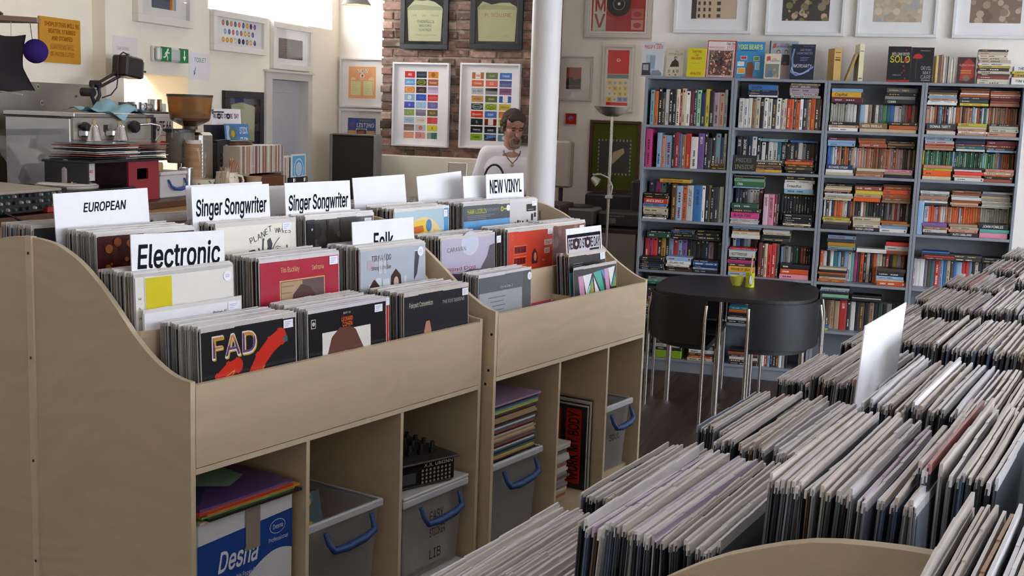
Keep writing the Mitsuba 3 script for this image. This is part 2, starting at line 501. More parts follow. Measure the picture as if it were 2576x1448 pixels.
A = browser('record_browser', 'pale birch ply record browser nearest the camera on the left', BIN, 1.145, CURVE_A, 1.085, (.376, .766), None)
MBN = BIN @ mv(1.190, .036, 0)
B = browser('record_browser', 'pale birch ply record browser behind the first, its open trays half empty', MBN, 1.005, CURVE_B, 1.108, (.392, .735), None)
for u in (.615, .285):     # short tray partitions
    part(B, 'tray_partition', MB(MBN).box(u + .0, u + .013, -.185, -.014, .90, 1.085, PLY, pz=EDGE), 'birch')
# the units that stand back to back with them, seen only by their backs and tops
BACK = frame(BO - .594 * NV, DU, -NV, (0, 0, 1)) @ mv(0, .574, 0)
A2 = browser('record_browser', 'birch record browser back to back with the nearest one', BACK, 1.145, CURVE_A, 1.085, (.376, .766), None)
B2 = browser('record_browser', 'birch record browser back to back with the half empty one', BACK @ mv(1.190, .0, 0), 1.005, CURVE_B, 1.108, (.392, .735), None)
k = part(A, 'batten', MB(BIN).box(-.020, -.0145, -.594, -.570, 0, 1.382, EDGE).box(-.0145, 0, -.589, -.575, 0, 1.380, EDGE), 'birch', 'pale upright batten with countersunk screws')
for z in (1.338, 1.07, .80, .53):
    part(A, 'batten__screw', MB(BIN @ frame((-.0205, -.582, z), (0, 1, 0), (0, 0, 1), (-1, 0, 0))).disc(0, 0, .004, '#3f3026', 0.0006), 'satin')
for v, z in ((-.012, 1.045), (-.02, .93), (-.03, .885), (-.26, 1.10), (-.30, .93)):
    part(B, 'screw_hole', MB(MBN @ frame((-.0145, v, z), (0, 1, 0), (0, 0, 1), (-1, 0, 0))).disc(0, 0, .0045, '#3a2c22', .0008), 'matte')


# ================================================================ records
SPINES = ['#2b2c30', '#3a3d42', '#4c4a48', '#23262b', '#6a6760', '#7b766e', '#8b857c', '#5a3a36', '#33424e', '#45525a', '#6e2a2a', '#a7a097', '#c9c3b8', '#2c4a44', '#6b5a48', '#d9d4ca', '#30333c', '#4d5f70', '#94836a', '#7c7f83']
PLASTIC = ['#d3cec8', '#cbc6c0', '#d9d4cf', '#c3beba', '#cfc6be', '#d6d3d4']
LEFT = {'n': 0}
MORE = MB()            # sleeves too many and too far to be told apart
MORE_P = MB()


def sleeve_mesh(b, p, M, w, h, th, c, plastic, rng, fin=.008, dark=None):
    """one record sleeve in the plane M (x along, y up, z towards the front face at 0): card b, its plastic p"""
    b.box(0, w, 0, h, -th, 0, c, M)
    if p is not None:
        j = rng.uniform(-.002, .002)
        y = h + fin + rng.uniform(-.003, .003)
        bow = rng.uniform(-.0014, .0014)
        n = 4
        for k in range(n):                                    # open top of the outer plastic, slightly wavy
            x0, x1 = -.003 + (w + .006) * k / n, -.003 + (w + .006) * (k + 1) / n
            z0, z1 = bow * math.sin(k / n * 5 + j * 900), bow * math.sin((k + 1) / n * 5 + j * 900)
            v = [(x0, h - .002, z0 + .0003), (x1, h - .002, z1 + .0003), (x1, y + j, z1 + .0003), (x0, y, z0 + .0003), (x0, h - .002, z0 - th * .8), (x1, h - .002, z1 - th * .8), (x1, y + j, z1 - th * .7), (x0, y, z0 - th * .7)]
            p.raw(v, [[0, 1, 2, 3], [5, 4, 7, 6], [3, 2, 6, 7], [0, 3, 7, 4], [1, 5, 6, 2]], plastic, M)
        p.box(w + .0005, w + .004, .0, h, -th * .7, -th * .3, plastic, M)
        p.box(-.004, -.0005, .0, h + .004, -th * .7, -th * .35, shade(plastic, .8) if dark is None else dark, M)


def stack(group, where, M0, u0, v0, z0, n, keep, rng, w=.312, h=.312, pitch=.0052, front=None, lean=2.0, spines=SPINES, ref='', th=.0038, ends=None):
    """n sleeves one behind another from depth v0; the first `keep` are things of their own, the rest joins MORE"""
    for i in range(n):
        du, dz = rng.uniform(-.004, .006), rng.uniform(-.002, .004)
        t = lean + rng.uniform(-.5, .5)
        M = M0 @ frame((u0 + du, v0 - i * pitch, z0 + dz), (1, 0, 0), (0, 0, 1), (0, 1, 0)) @ rot([1, 0, 0], -t)
        c = rng.choice(spines)
        pl = rng.choice(PLASTIC)
        if i == 0 and front:
            art, label = front
            M = M0 @ frame((u0, v0, z0), (1, 0, 0), (0, 0, 1), (0, 1, 0)) @ rot([1, 0, 0], -lean)
            k = thing('record', label, 'record', group)
            b, p = MB(), MB()
            sleeve_mesh(b, p, M, w, h, th, art[0], pl, rng)
            b.put(k, 'gloss')
            part(k, 'plastic_sleeve', p, 'gloss')
            a = MB(M)
            s = MB(M)
            art[1](a, s, w, h)
            part(k, 'cover_print', a, 'gloss')
            part(k, 'price_sticker', s, 'matte')
            continue
        if i < keep:
            k = thing('record', f'{colour_name(c)} record edge, {ORD[i]} {where}', 'record', group)
            b, p = MB(), MB()
            sleeve_mesh(b, p, M, w, h, th, c, pl, rng)
            b.put(k, 'satin')
            part(k, 'plastic_sleeve', p, 'gloss')
        else:
            sleeve_mesh(MORE, MORE_P, M, w, h, th, c, pl, rng)


def sticker(s, x, y, w=.034, h=.021, round_=False):
    if round_:
        s.disc(x, y, w / 2, '#f2f3fb', .0016)
    else:
        s.rect(x, y, x + w, y + h, '#f2f3fb', .0016)
    for i in range(3):
        s.rect(x + (-.25 * w if round_ else .12 * w), y + (.10 - .12 * i) * h if round_ else y + h * (.70 - .24 * i), x + (.25 if round_ else .8 - .15 * i) * w, y + ((.14 - .12 * i) * h if round_ else h * (.76 - .24 * i)), '#9aa2c4', .002)


def blob(pts, grow=.004, n=8):
    """a rounded outline through a few points"""
    return sg.Polygon(pts).buffer(grow, n).buffer(-grow * .5, n)


def art_fad(a, s, w, h):
    for dx, dy, c, z in ((.003, -.003, '#c8a33a', .0006), (0, 0, '#e9e2dc', .0009)):
        a.text('FAD', .024 + dx, h - .070 + dy, .054, c, w=.150, bold=True, z=z)
    a.text('FAD', .027, h - .067, .049, '#6c4a74', w=.144, z=.0012)
    M = a.M
    v, f = glyphs('FAD', False)
    keep = f[(v[f][:, :, 1].min(1) > .42)]
    wid = v[:, 0].max()
    a.raw(np.c_[v[:, 0] * .144 / wid + .027, v[:, 1] * .049 + h - .067, np.full(len(v), .0016)], keep, '#d08a4a')
    red = sg.LineString([(.16, h - .135), (.19, h - .09), (.225, h - .060), (.255, h - .045)]).buffer(.020)
    red2 = sg.LineString([(.03, h - .16), (.055, h - .12), (.085, h - .10), (.108, h - .095)]).buffer(.017)
    for g in (red, red2):
        ring = np.array(g.exterior.coords)
        spikes = [sg.Point(*ring[i]).buffer(.0035) for i in range(0, len(ring), 3)]
        a.flat(shapely.union_all([g] + spikes), '#d23a31', .0007)
    a.flat(sg.LineString([(.05, h - .15), (.075, h - .115), (.10, h - .105), (.08, h - .14)]).buffer(.0012), '#d8a43a', .0012)
    a.flat(sg.LineString([(.165, h - .125), (.175, h - .115), (.18, h - .13), (.20, h - .11)]).buffer(.0012), '#d8a43a', .0012)
    a.rect(.268, h - .060, .282, h - .045, '#4d6a74', .0008)
    sticker(s, w - .044, h - .026)


def art_cohen(a, s, w, h):
    a.rect(.008, h - .042, .026, h - .018, '#cfc8bc', .0006)
    a.rect(.010, h - .040, .024, h - .020, '#26272b', .0009)
    a.disc(.017, h - .030, .0055, '#cfc8bc', .0012)
    a.rect(.05, h - .30, .245, h - .058, '#ece8e2', .0006)
    a.flat(blob([(.075, h - .30), (.072, h - .14), (.095, h - .08), (.135, h - .052), (.175, h - .07), (.205, h - .12), (.212, h - .30)], .02), '#6f4a44', .0009)
    a.flat(blob([(.11, h - .30), (.112, h - .16), (.14, h - .125), (.165, h - .16), (.17, h - .30)], .02), '#d9c9c0', .0012)
    a.rect(.122, h - .052, .172, h - .020, '#33262a', .0014)
    a.text('LEONARD', .124, h - .036, .011, '#e0672e', w=.046, bold=True, z=.0018)
    a.text('COHEN', .128, h - .050, .011, '#e0672e', w=.040, bold=True, z=.0018)
    a.text('BEST OF', .132, h - .017, .005, '#d9d2c6', w=.03, z=.0018)
    sticker(s, w - .050, h - .028)


def art_fairport(a, s, w, h):
    a.text('Fairport Convention', .020, h - .036, .014, '#ddd6bb', w=.112, z=.0007)
    a.text('THE FIVE SEASONS', .180, h - .040, .010, '#b9b6ae', w=.112, z=.0007)
    a.flat(blob([(.095, h - .16), (.093, h - .11), (.102, h - .085), (.115, h - .085), (.122, h - .11), (.118, h - .16)], .006), '#c08a78', .0007)
    a.flat(blob([(.180, h - .16), (.180, h - .125), (.198, h - .118), (.204, h - .16)], .006), '#c9a494', .0007)
    sticker(s, w - .032, h - .026, .030, .022)


def art_yellow(a, s, w, h):
    a.rect(.030, h - .085, .110, h - .004, '#d6c52a', .0006)
    for i, ch in enumerate('E.P.2'):
        a.text(ch, .016, h - .055 - .012 * i, .008, '#3c3a38', z=.0006, turn=90)
    a.rect(.026, 0, .0275, h, '#bdb9b2', .0007)
    sticker(s, w - .020, h - .022, .027, .027, True)


def art_low_white(a, s, w, h):
    a.text('Brian P', .215, h - .030, .009, '#4a4a50', w=.046, z=.0007)
    sticker(s, w - .046, h - .024, .040, .019)


def art_buckley(a, s, w, h):
    a.text('Tim Buckley', .076, h - .034, .014, '#e0b987', w=.074, z=.0007)
    a.text('Sefronia', .200, h - .036, .013, '#e0b987', w=.048, z=.0007)
    a.rect(.072, h - .235, .252, h - .056, '#d9b27a', .0006)
    a.rect(.075, h - .232, .249, h - .059, '#8f4a4a', .0009)
    a.rect(.077, h - .230, .247, h - .061, '#b79a7c', .0012)
    a.rect(.160, h - .12, .247, h - .061, '#6a5a5a', .0014)
    a.flat(blob([(.11, h - .20), (.125, h - .10), (.155, h - .075), (.19, h - .085), (.22, h - .12), (.235, h - .20)], .006), '#5d4642', .0016)
    for i in range(4):
        a.rect(.078, h - .075 - .018 * i, .125 - .006 * i, h - .071 - .018 * i, '#9a7f66', .0016)
    sticker(s, w - .040, h - .028, .036, .024)


def art_tir(a, s, w, h):
    r = random.Random(3)
    for i in range(16):
        x, y = r.uniform(.005, .28), h - r.uniform(.012, .15)
        a.rect(x, y - r.uniform(.02, .06), x + r.uniform(.008, .035), y, r.choice(['#c3cdd6', '#a9b3bf', '#d6d2d8', '#b7aeb8', '#9aa7b4', '#d3dbe0']), .0005 + i * .00004)
    a.text('TIR NA NOG', .050, h - .036, .017, '#5a4a48', w=.092, z=.0014)
    a.text('Strong in the Sun', .048, h - .062, .012, '#5a4a48', w=.092, z=.0014)
    for x, y in ((.165, .088), (.062, .112)):
        a.flat(blob([(x - .022, h - y - .035), (x - .020, h - y), (x, h - y + .018), (x + .020, h - y), (x + .024, h - y - .035)], .006), '#4a342e', .0014)
        a.disc(x, h - y - .020, .012, '#d3b3a2', .0018, ry=.018)
    a.flat([(.26, h - .02), (.285, h - .02), (.270, h - .09), (.255, h - .11)], '#4b4a58', .0014)
    sticker(s, w - .024, h - .022, .030, .030, True)


def art_planet(a, s, w, h):
    import math as m
    for i, ch in enumerate('PLANET'):
        a.text(ch, .128 + .0145 * i, h - .056 + .0035 * i + .0005 * i * i, .017, '#3a3d40', z=.0008, turn=22 - 3 * i)
    for i, ch in enumerate('WAVES'):
        a.text(ch, .226 + .0135 * i, h - .030 - .001 * i, .014, '#3a3d40', z=.0008, turn=4)
    ink = '#3d4448'
    a.flat(sg.LineString([(.178, h - .048), (.176, h - .080)]).buffer(.0028), ink, .0008)
    a.flat(sg.LineString([(.160, h - .072), (.166, h - .084), (.178, h - .088), (.192, h - .082), (.196, h - .074)]).buffer(.0026), ink, .0008)
    a.disc(.179, h - .046, .004, ink, .0008)
    a.flat(blob([(.196, h - .050), (.206, h - .044), (.214, h - .060), (.208, h - .086), (.198, h - .11), (.186, h - .11), (.200, h - .084)], .003), ink, .0008)
    a.flat(sg.LineString([(.124, h - .076), (.142, h - .074), (.152, h - .084), (.154, h - .094)]).buffer(.0022), ink, .0008)
    a.flat(sg.LineString([(.126, h - .098), (.138, h - .090), (.150, h - .098)]).buffer(.0015), ink, .0008)
    a.flat(sg.LineString([(.218, h - .095), (.216, h - .075), (.228, h - .058), (.244, h - .044)]).buffer(.0012), ink, .0008)
    for x, y in ((.236, .078), (.254, .086)):
        a.disc(x, h - y, .004, ink, .0008)
        a.flat(sg.LineString([(x - .010, h - y + .006), (x, h - y + .010), (x + .012, h - y + .006)]).buffer(.0009), ink, .0008)
    a.flat(sg.LineString([(.274, h - .070), (.277, h - .095)]).buffer(.0026), ink, .0008)
    sticker(s, w - .055, h - .024, .036, .022)


def speckle(seed, cols, n, y0, size=(.006, .03)):
    def f(a, s, w, h):
        r = random.Random(seed)
        for i in range(n):
            x, y = r.uniform(.012, w - .04), h - r.uniform(.006, y0)
            g = sg.Point(x, y).buffer(r.uniform(*size), 3).intersection(sg.box(.003, .003, w - .003, h - .003))
            a.flat(g, r.choice(cols), .0004 + i * .00004)
        sticker(s, w - .045, h - .022, .034, .014)
    return f


def art_dark_photo(a, s, w, h):
    speckle(5, ['#55524e', '#454340', '#65615c', '#3c3938', '#4d4743'], 26, .13)(a, s, w, h)
    a.rect(.001, 0, .036, h, '#2e2f30', .0018)
    a.disc(.024, h - .030, .004, '#b9bdb4', .0021)
    a.rect(.09, h - .12, .098, h - .004, '#3a3634', .002)
    a.rect(.15, h - .12, .155, h - .004, '#3f3b39', .002)


def art_jelly(a, s, w, h):
    a.rect(w - .026, 0, w, h, '#4f93c6', .0006)
    a.disc(.155, h - .150, .125, '#e2c98a', .0007, n=30)
    a.disc(.150, h - .155, .108, '#e6b95e', .0010, n=30)
    a.flat(blob([(.05, h - .07), (.09, h - .045), (.16, h - .038), (.19, h - .075), (.10, h - .09)], .008), '#e2c02e', .0013)
    a.flat(blob([(.06, h - .075), (.10, h - .058), (.15, h - .055), (.155, h - .072), (.10, h - .082)], .004), '#c9642e', .0016)
    a.disc(.105, h - .145, .060, '#c9503a', .0013)
    a.disc(.100, h - .150, .050, '#d98a4a', .0016)
    a.disc(.185, h - .055, .016, '#3f7fb4', .0018, ry=.021)
    for i in range(7):
        a.disc(.20 + .012 * (i % 3), h - .075 - .016 * i, .010, '#efdca6', .0016, ry=.013)
    sticker(s, w - .030, h - .030, .022, .024)


def art_hank(a, s, w, h):
    a.rect(0, h - .055, w, h, '#50555a', .0005)
    for i in range(3):
        a.rect(0, h - .30 + .08 * i, w, h - .055 - (.16 - .08 * i), ['#a9cbe6', '#86b6dd', '#6aa3d4'][i], .0005 + .0001 * i)
    a.text('HANK LOCKLIN', .022, h - .030, .017, '#c9c934', w=.120, z=.0010)
    a.text('SINGS', .145, h - .024, .010, '#8d9296', w=.08, z=.0010)
    for i in range(3):
        a.rect(.022, h - .038 - .006 * i, .20 - .03 * i, h - .036 - .006 * i, '#80868b', .0010)
    a.disc(.245, h - .020, .009, '#c9c934', .0010)
    a.disc(.245, h - .020, .005, '#50555a', .0013)
    a.rect(.258, h - .023, .288, h - .018, '#c9c934', .0010)
    a.flat([(.0, h - .135), (.0, h - .112), (.10, h - .108), (.18, h - .105), (.25, h - .100), (w, h - .096), (w, h - .135)], '#6f6a58', .0010)
    sticker(s, w - .012, h - .018, .024, .024, True)


def art_white_blocks(a, s, w, h):
    r = random.Random(8)
    for i in range(34):
        x = .06 + .016 * (i % 14) + r.uniform(-.003, .003)
        y = h - .070 - .017 * (i // 14) - r.uniform(0, .012)
        if r.random() < .75:
            a.rect(x, y - r.uniform(.006, .022), x + r.uniform(.005, .011), y, '#3b3a38', .0006)
    for x, y, q in ((.205, .050, .026), (.226, .046, .018), (.262, .042, .030)):
        a.rect(x, h - y - q, x + .014, h - y, '#3f3e3b', .0007)
    a.rect(w - .078, h - .040, w - .010, h - .012, '#2b2a2b', .0008)
    a.rect(w - .070, h - .034, w - .03, h - .032, '#aaaaaa', .0011)
    sticker(s, w - .040, h - .020, .032, .018)


def art_caravan(a, s, w, h):
    a.rect(0, 0, w, h, '#b9b2c8', .0004)
    a.disc(.16, h - .02, .05, '#c9cbe0', .0006, ry=.04)
    a.text('CARAVAN', .030, h - .042, .014, '#6e5f62', w=.105, z=.0010)
    a.text('Blind Dog', .030, h - .105, .011, '#a8484a', w=.16, z=.0012)
    a.flat([(0, h - .20), (0, h - .122), (.05, h - .112), (.10, h - .118), (.16, h - .106), (.22, h - .11), (.26, h - .07), (.275, h - .035), (w, h - .03), (w, h - .20)], '#5c5560', .0009)
    sticker(s, w + .012, h - .030, .026, .024)


def art_cash(a, s, w, h):
    a.rect(.016, h - .076, .115, h - .052, '#c23f30', .0005)
    for x, y in ((.038, .078), (.034, .118)):
        a.rect(x - .004, h - y - .004, x + .082, h - y + .028, '#dc6a4e', .0006)
        a.rect(x, h - y, x + .078, h - y + .024, '#7c2a2a', .0009)
        for i in range(4):
            a.rect(x + .005 + .018 * i, h - y + .002, x + .016 + .018 * i, h - y + .021, '#5a2126', .0012)
    for t, y in (('JOHNNY', .060), ('CASH', .090)):
        a.rect(.238, h - y - .001, .292 if t == 'JOHNNY' else .276, h - y + .019, '#e4cfc6', .0006)
        a.text(t, .241, h - y + .002, .013, '#b24a3e', w=.046 if t == 'JOHNNY' else .03, bold=True, z=.0010)
    a.flat(blob([(.155, h - .12), (.158, h - .085), (.172, h - .070), (.188, h - .085), (.190, h - .12)], .005), '#4a3436', .0006)
    a.disc(.176, h - .098, .009, '#cf8a5c', .0009, ry=.016)
    a.disc(.026, h - .020, .009, '#e07a5e', .0006)
    a.disc(.026, h - .020, .007, '#cf4a35', .0009)
    a.text('RCA', .225, h - .118, .007, '#ecd9cf', z=.001)
    sticker(s, w - .040, h - .022, .034, .020)


def art_grey(a, s, w, h):
    a.rect(w - .048, 0, w, h, '#5d6068', .0005)
    a.rect(.0, h - .20, w - .055, h - .052, '#a6acb0', .0006)
    a.text('Track Side 1', .118, h - .044, .008, '#c9ccd0', w=.074, z=.0009)
    for i in range(8):
        a.rect(.05 + .012 * (i % 3), h - .072 - .014 * i, .15 - .01 * (i % 2), h - .069 - .014 * i, '#767b80', .0010)
    sticker(s, w - .010, h - .020, .027, .027, True)


def art_messe(a, s, w, h):
    a.text('MESSE', .024, h - .058, .018, '#d8d8da', w=.072, bold=True, z=.0008)
    a.text('I.X-VI.X', .034, h - .074, .009, '#c2c2c4', w=.050, z=.0008)
    a.rect(.024, h - .028, .09, h - .0265, '#a0a0a2', .0008)
    a.rect(.024, h - .036, .09, h - .0345, '#a0a0a2', .0008)
    a.disc(.185, h - .118, .072, '#4b4a4e', .0006)
    a.flat(sg.LineString([(.165, h - .10), (.17, h - .075), (.19, h - .058)]).buffer(.007), '#c9ccd6', .0009)
    sticker(s, w - .042, h - .026, .036, .024)


def art_geo(a, s, w, h):
    P_, W_, G_, B_, Y_ = '#d29ac4', '#eceef0', '#4fb09a', '#4d95d8', '#d2a23a'
    a.flat([(.025, h - .025), (.060, h - .025), (.082, h - .15), (.046, h - .15)], P_, .0006)
    a.flat([(.060, h - .025), (.125, h - .022), (.082, h - .10)], W_, .0006)
    a.flat([(.085, h - .098), (.128, h - .035), (.132, h - .090)], G_, .0008)
    a.flat([(.112, h - .092), (.130, h - .050), (.138, h - .092)], Y_, .0010)
    a.flat([(.082, h - .10), (.105, h - .066), (.112, h - .066), (.092, h - .10)], W_, .0010)
    a.flat([(.135, h - .020), (.190, h - .016), (.232, h - .13), (.222, h - .14)], G_, .0006)
    a.flat([(.190, h - .016), (.213, h - .014), (.222, h - .055)], B_, .0006)
    a.flat([(.137, h - .035), (.215, h - .145), (.155, h - .15)], W_, .0006)
    a.flat([(.150, h - .125), (.180, h - .152), (.155, h - .152)], Y_, .0009)
    a.flat([(.216, h - .014), (.246, h - .013), (.268, h - .15), (.236, h - .12)], P_, .0006)
    a.flat([(.246, h - .013), (.300, h - .010), (.266, h - .085)], W_, .0006)
    a.flat([(.270, h - .085), (.302, h - .030), (.305, h - .085)], G_, .0008)
    a.flat([(.288, h - .085), (.304, h - .050), (.306, h - .085)], Y_, .0010)


GA, GB = 'records in the nearest browser', 'records in the half empty browser'
rg = random.Random(21)
Z1, Z2, Z3 = .887, .998, 1.077
# nearest browser: three stacks on each of three tiers
stack(GA, 'behind the black cover with red splashes', BIN, .043, -.016, Z1, 27, 13, rg, front=(('#2a2b2f', art_fad), 'black record cover with big three-letter word and red splashes'))
stack(GA, 'behind the black cover with a brown head shape', BIN, .404, -.016, Z1, 27, 12, rg, front=(('#26272b', art_cohen), 'black record cover with a white panel and brown head shape'))
stack(GA, 'behind the charcoal cover with two faces', BIN, .799, -.015, Z1, 27, 12, rg, front=(('#2e3138', art_fairport), 'charcoal record cover with cream lettering and two small faces'), spines=SPINES + ['#d9dce8'])
stack(GA, 'behind the cream cover with a yellow block', BIN, .012, -.208, Z2, 25, 12, rg, front=(('#e6e2da', art_yellow), 'cream record cover with a yellow block at its left'))
stack(GA, 'behind the crimson cover', BIN, .424, -.210, Z2, 25, 10, rg, front=(('#b03646', art_buckley), 'crimson record cover with a gold framed brown picture'))
stack(GA, 'behind the pale blue collage cover', BIN, .830, -.208, Z2, 25, 10, rg, front=(('#b4bcc6', art_tir), 'pale blue collage record cover with brown lettering and hair'))
stack(GA, 'behind the dark speckled red cover', BIN, .052, -.396, Z3, 24, 9, rg, front=(('#45201d', speckle(2, ['#5a2a22', '#6d3524', '#8a4a2a', '#3b1b1a', '#a8642e', '#512420'], 60, .12, (.003, .014))), 'dark red speckled record cover beside the Electronic card'))
stack(GA, 'behind the cream cover with ink drawing', BIN, .442, -.396, Z3, 24, 9, rg, front=(('#e8e2d1', art_planet), 'cream record cover with hand lettered ink drawing'))
stack(GA, 'behind the dark photographic cover', BIN, .800, -.396, Z3, 24, 8, rg, front=(('#454341', art_dark_photo), 'dark grey photographic record cover beside the Folk card'))
# a low white cover before the yellow one, a red one beside the brown head shape
stack(GA, '', BIN, .020, -.186, .915, 1, 1, rg, front=(('#eceaee', art_low_white), 'white record cover standing low before the yellow block cover'))
stack(GA, '', BIN, .432, -.030, Z1 + .002, 1, 1, rg, front=(('#c32a27', lambda a, s, w, h: sticker(s, w - .030, h - .020)), 'bright red record cover peeping out beside the brown head shape cover'))
# half empty browser
stack(GB, 'behind the grey tracklist cover', BIN, 1.205, -.040, Z1 + .012, 12, 7, rg, w=.170 + .135, front=(('#676b6e', art_grey), 'grey record cover with a pale track list panel'))
stack(GB, 'behind the lilac landscape cover', BIN, 1.225, -.205, Z2 + .004, 24, 10, rg, w=.305, front=(('#b9b2c8', art_caravan), 'lilac landscape record cover with dark treetops'))
stack(GB, 'behind the orange red cover', BIN, 1.618, -.206, Z2 + .004, 24, 10, rg, w=.300, front=(('#cf4630', art_cash), 'orange red record cover with dark boxes'))
stack(GB, 'behind the red brown cover', BIN, 1.93, -.220, Z2 + .006, 20, 7, rg, w=.25, front=(('#7c4c46', speckle(4, ['#8a5a50', '#6e423e', '#95685e'], 12, .1)), 'red brown record cover right of the orange red one'))
stack(GB, 'behind the pale blue cover with yellow rings', BIN, 1.215, -.392, Z3 + .004, 24, 8, rg, w=.300, front=(('#a9c3cd', art_jelly), 'pale blue record cover with a yellow and orange round shape'))
stack(GB, 'behind the grey and sky blue cover', BIN, 1.606, -.392, Z3 + .004, 24, 8, rg, w=.298, front=(('#7fb2dc', art_hank), 'sky blue record cover with a grey band and yellow lettering'))
stack(GB, 'behind the pale grey cover with black blocks', BIN, 1.865, -.402, Z3 + .004, 10, 5, rg, w=.250, front=(('#cbc8c7', art_white_blocks), 'pale grey record cover with small black blocks'))
stack(GB, 'behind the black cover with a grey arc', BIN, 1.815, -.056, .925, 8, 6, rg, w=.265, h=.300, pitch=.007, lean=5, front=(('#2b2a2c', art_messe), 'black record cover with a grey arc below the store day card'))
stack(GB, '', BIN, 1.785, -.020, .872, 1, 1, rg, front=(('#3a3c3f', art_geo), 'dark grey record cover with pink, white and green triangles'), lean=4)
for (u, w, h, z, col) in ((1.800, .268, .302, .923, '#7fc4dc'),):
    k = thing('record', 'pale blue record sleeve between the triangles cover and the black one', 'record', GB)
    MB(BIN @ frame((u, -.042, z - .055), (1, 0, 0), (0, 0, 1), (0, 1, 0)) @ rot([1, 0, 0], -5)).box(0, w, 0, h, -.003, 0, col).put(k, 'satin')
# flat seven inch sleeves and flyers in the low trays
for i in range(15):
    c = rg.choice(['#eceaea', '#e4e0da', '#f0f0f2', '#d9d4cc', '#d8443a', '#3b4f9a', '#e8d9a8', '#efe9e2'])
    k = thing('paper_sleeve', f'{colour_name(c)} paper sleeve, {ORD[i]} from the front in the middle tray', 'paper sleeve', 'paper sleeves in the middle low tray')
    MB(BIN @ frame((1.585 + rg.uniform(-.015, .035), -.030 - i * .0095, .893 + rg.uniform(-.006, .010)), (1, 0, 0), (0, 0, 1), (0, 1, 0)) @ rot([1, 0, 0], -14 + rg.uniform(-3, 3))).box(0, .20, 0, .178, -.0016, 0, c).put(k, 'matte')
for i, c in enumerate(['#3a8fcc', '#e9e7e4', '#efeeee', '#d9d6d2', '#3b3a78', '#e8e4da', '#f1f1f3', '#e2dfdc']):
    k = thing('paper_sleeve', f'{colour_name(c)} paper sleeve, {ORD[i]} from the front in the left tray', 'paper sleeve', 'paper sleeves in the left low tray')
    MB(BIN @ frame((1.215 + rg.uniform(0, .04), -.020 - i * .0015, .893), (1, 0, 0), (0, 0, 1), (0, 1, 0)) @ rot([1, 0, 0], -4) @ mv(0, 0, .0)).box(0, .21, 0, .178 + rg.uniform(-.01, .012), -.0012, 0, c).put(k, 'matte')

# the back to back units: only the tops of their sleeves show
for M0, us in ((BACK, (.03, .42, .80)), (BACK @ mv(1.19, 0, 0), (.03, .42))):
    for u in us:
        for v, z, n in ((-.396, Z3, 26), (-.208, Z2, 24), (-.022, Z1, 26)):
            stack('', '', M0, u, v, z, n, 0, rg)


# ---------------------------------------------------------------- genre cards
def card(label, v, u0, u1, zt, roll=0, drop=0.0, tall=.20, words=(), lean=4, c='#f3f3f6'):
    k = thing('genre_card', label, 'card', 'white genre cards among the records')
    M = bin_plane(v, u0, zt) @ rot([1, 0, 0], -lean) @ rot([0, 0, 1], roll)
    w = u1 - u0
    MB(M).box(0, w, -tall, 0, -.003, 0, c, ny='#d9d9dd', py='#d3d3d8').put(k, 'matte')
    if words:
        m = MB(M)
        for s, x, y, h, wd, sl in words:
            m.text(s, x, y, h, '#26272b', w=wd, bold=True, slant=sl, z=.0006)
        part(k, 'lettering', m, 'matte')
    return M, k


card('white card reading EUROPEAN in small slanted capitals', -.553, .034, .331, 1.487, roll=1.0, words=[('EUROPEAN', .084, -.052, .023, .134, .2)])
card('white card reading Singer Songwriter, beside the EUROPEAN card', -.478, .418, .716, 1.496, words=[('Singer Songwriter', .010, -.081, .044, .272, .1)])
card('white card reading Singer Songwriter, beside the blank cards', -.478, .782, 1.078, 1.496, words=[('Singer Songwriter', .010, -.083, .044, .272, .1)])
card('blank white card just behind the left Singer Songwriter card', -.530, .446, .740, 1.496, roll=.5)
card('blank white card between the two Singer Songwriter cards', -.600, .610, .907, 1.478)
card('blank white card with a folded corner right of the Singer Songwriter cards', -.612, 1.246, 1.530, 1.491, roll=1.2, lean=6)
card('blank white card tilted to the right, left of the NEW VINYL card', -.622, 1.612, 1.893, 1.486, roll=3.0, lean=6)
card('blank white card half hidden behind the NEW VINYL card', -.545, 1.795, 2.060, 1.487, roll=0, lean=6)
card('white card reading NEW VINYL', -.500, 1.882, 2.144, 1.494, words=[('NEW VINYL', .020, -.072, .049, .226, 0)])
card('white card reading Folk', -.285, .868, 1.166, 1.388, words=[('Folk', .092, -.092, .052, .098, .05)])
card('white card reading Electronic in bold slanted type', -.262, .036, .334, 1.408, roll=-1.5, words=[('Electronic', .012, -.083, .056, .268, .1)])
M, k = card('white store day card with a black bordered panel and discs as letters', -.105, 1.822, 2.082, 1.322, lean=5, tall=.36)
m = MB(M)
m.rect(.006, -.092, .250, -.022, '#2b2b2e', .0006)
m.rect(.012, -.094, .244, -.034, '#c9c5cc', .0009)
m.text('REC', .016, -.074, .034, '#2f2c30', w=.040, bold=True, z=.0014)
m.text('RD ST', .078, -.074, .034, '#2f2c30', w=.060, bold=True, z=.0014)
m.text('RE', .162, -.074, .034, '#2f2c30', w=.028, bold=True, z=.0014)
m.text('DAY', .196, -.074, .034, '#2f2c30', w=.045, bold=True, z=.0014)
for x in (.067, .151):
    m.disc(x, -.057, .021, '#4b3a3c', .0018)
    m.disc(x, -.057, .008, '#d9d5da', .0021)
m.rect(.165, -.090, .235, -.080, '#3a3a3e', .0018)
part(k, 'lettering', m, 'matte')


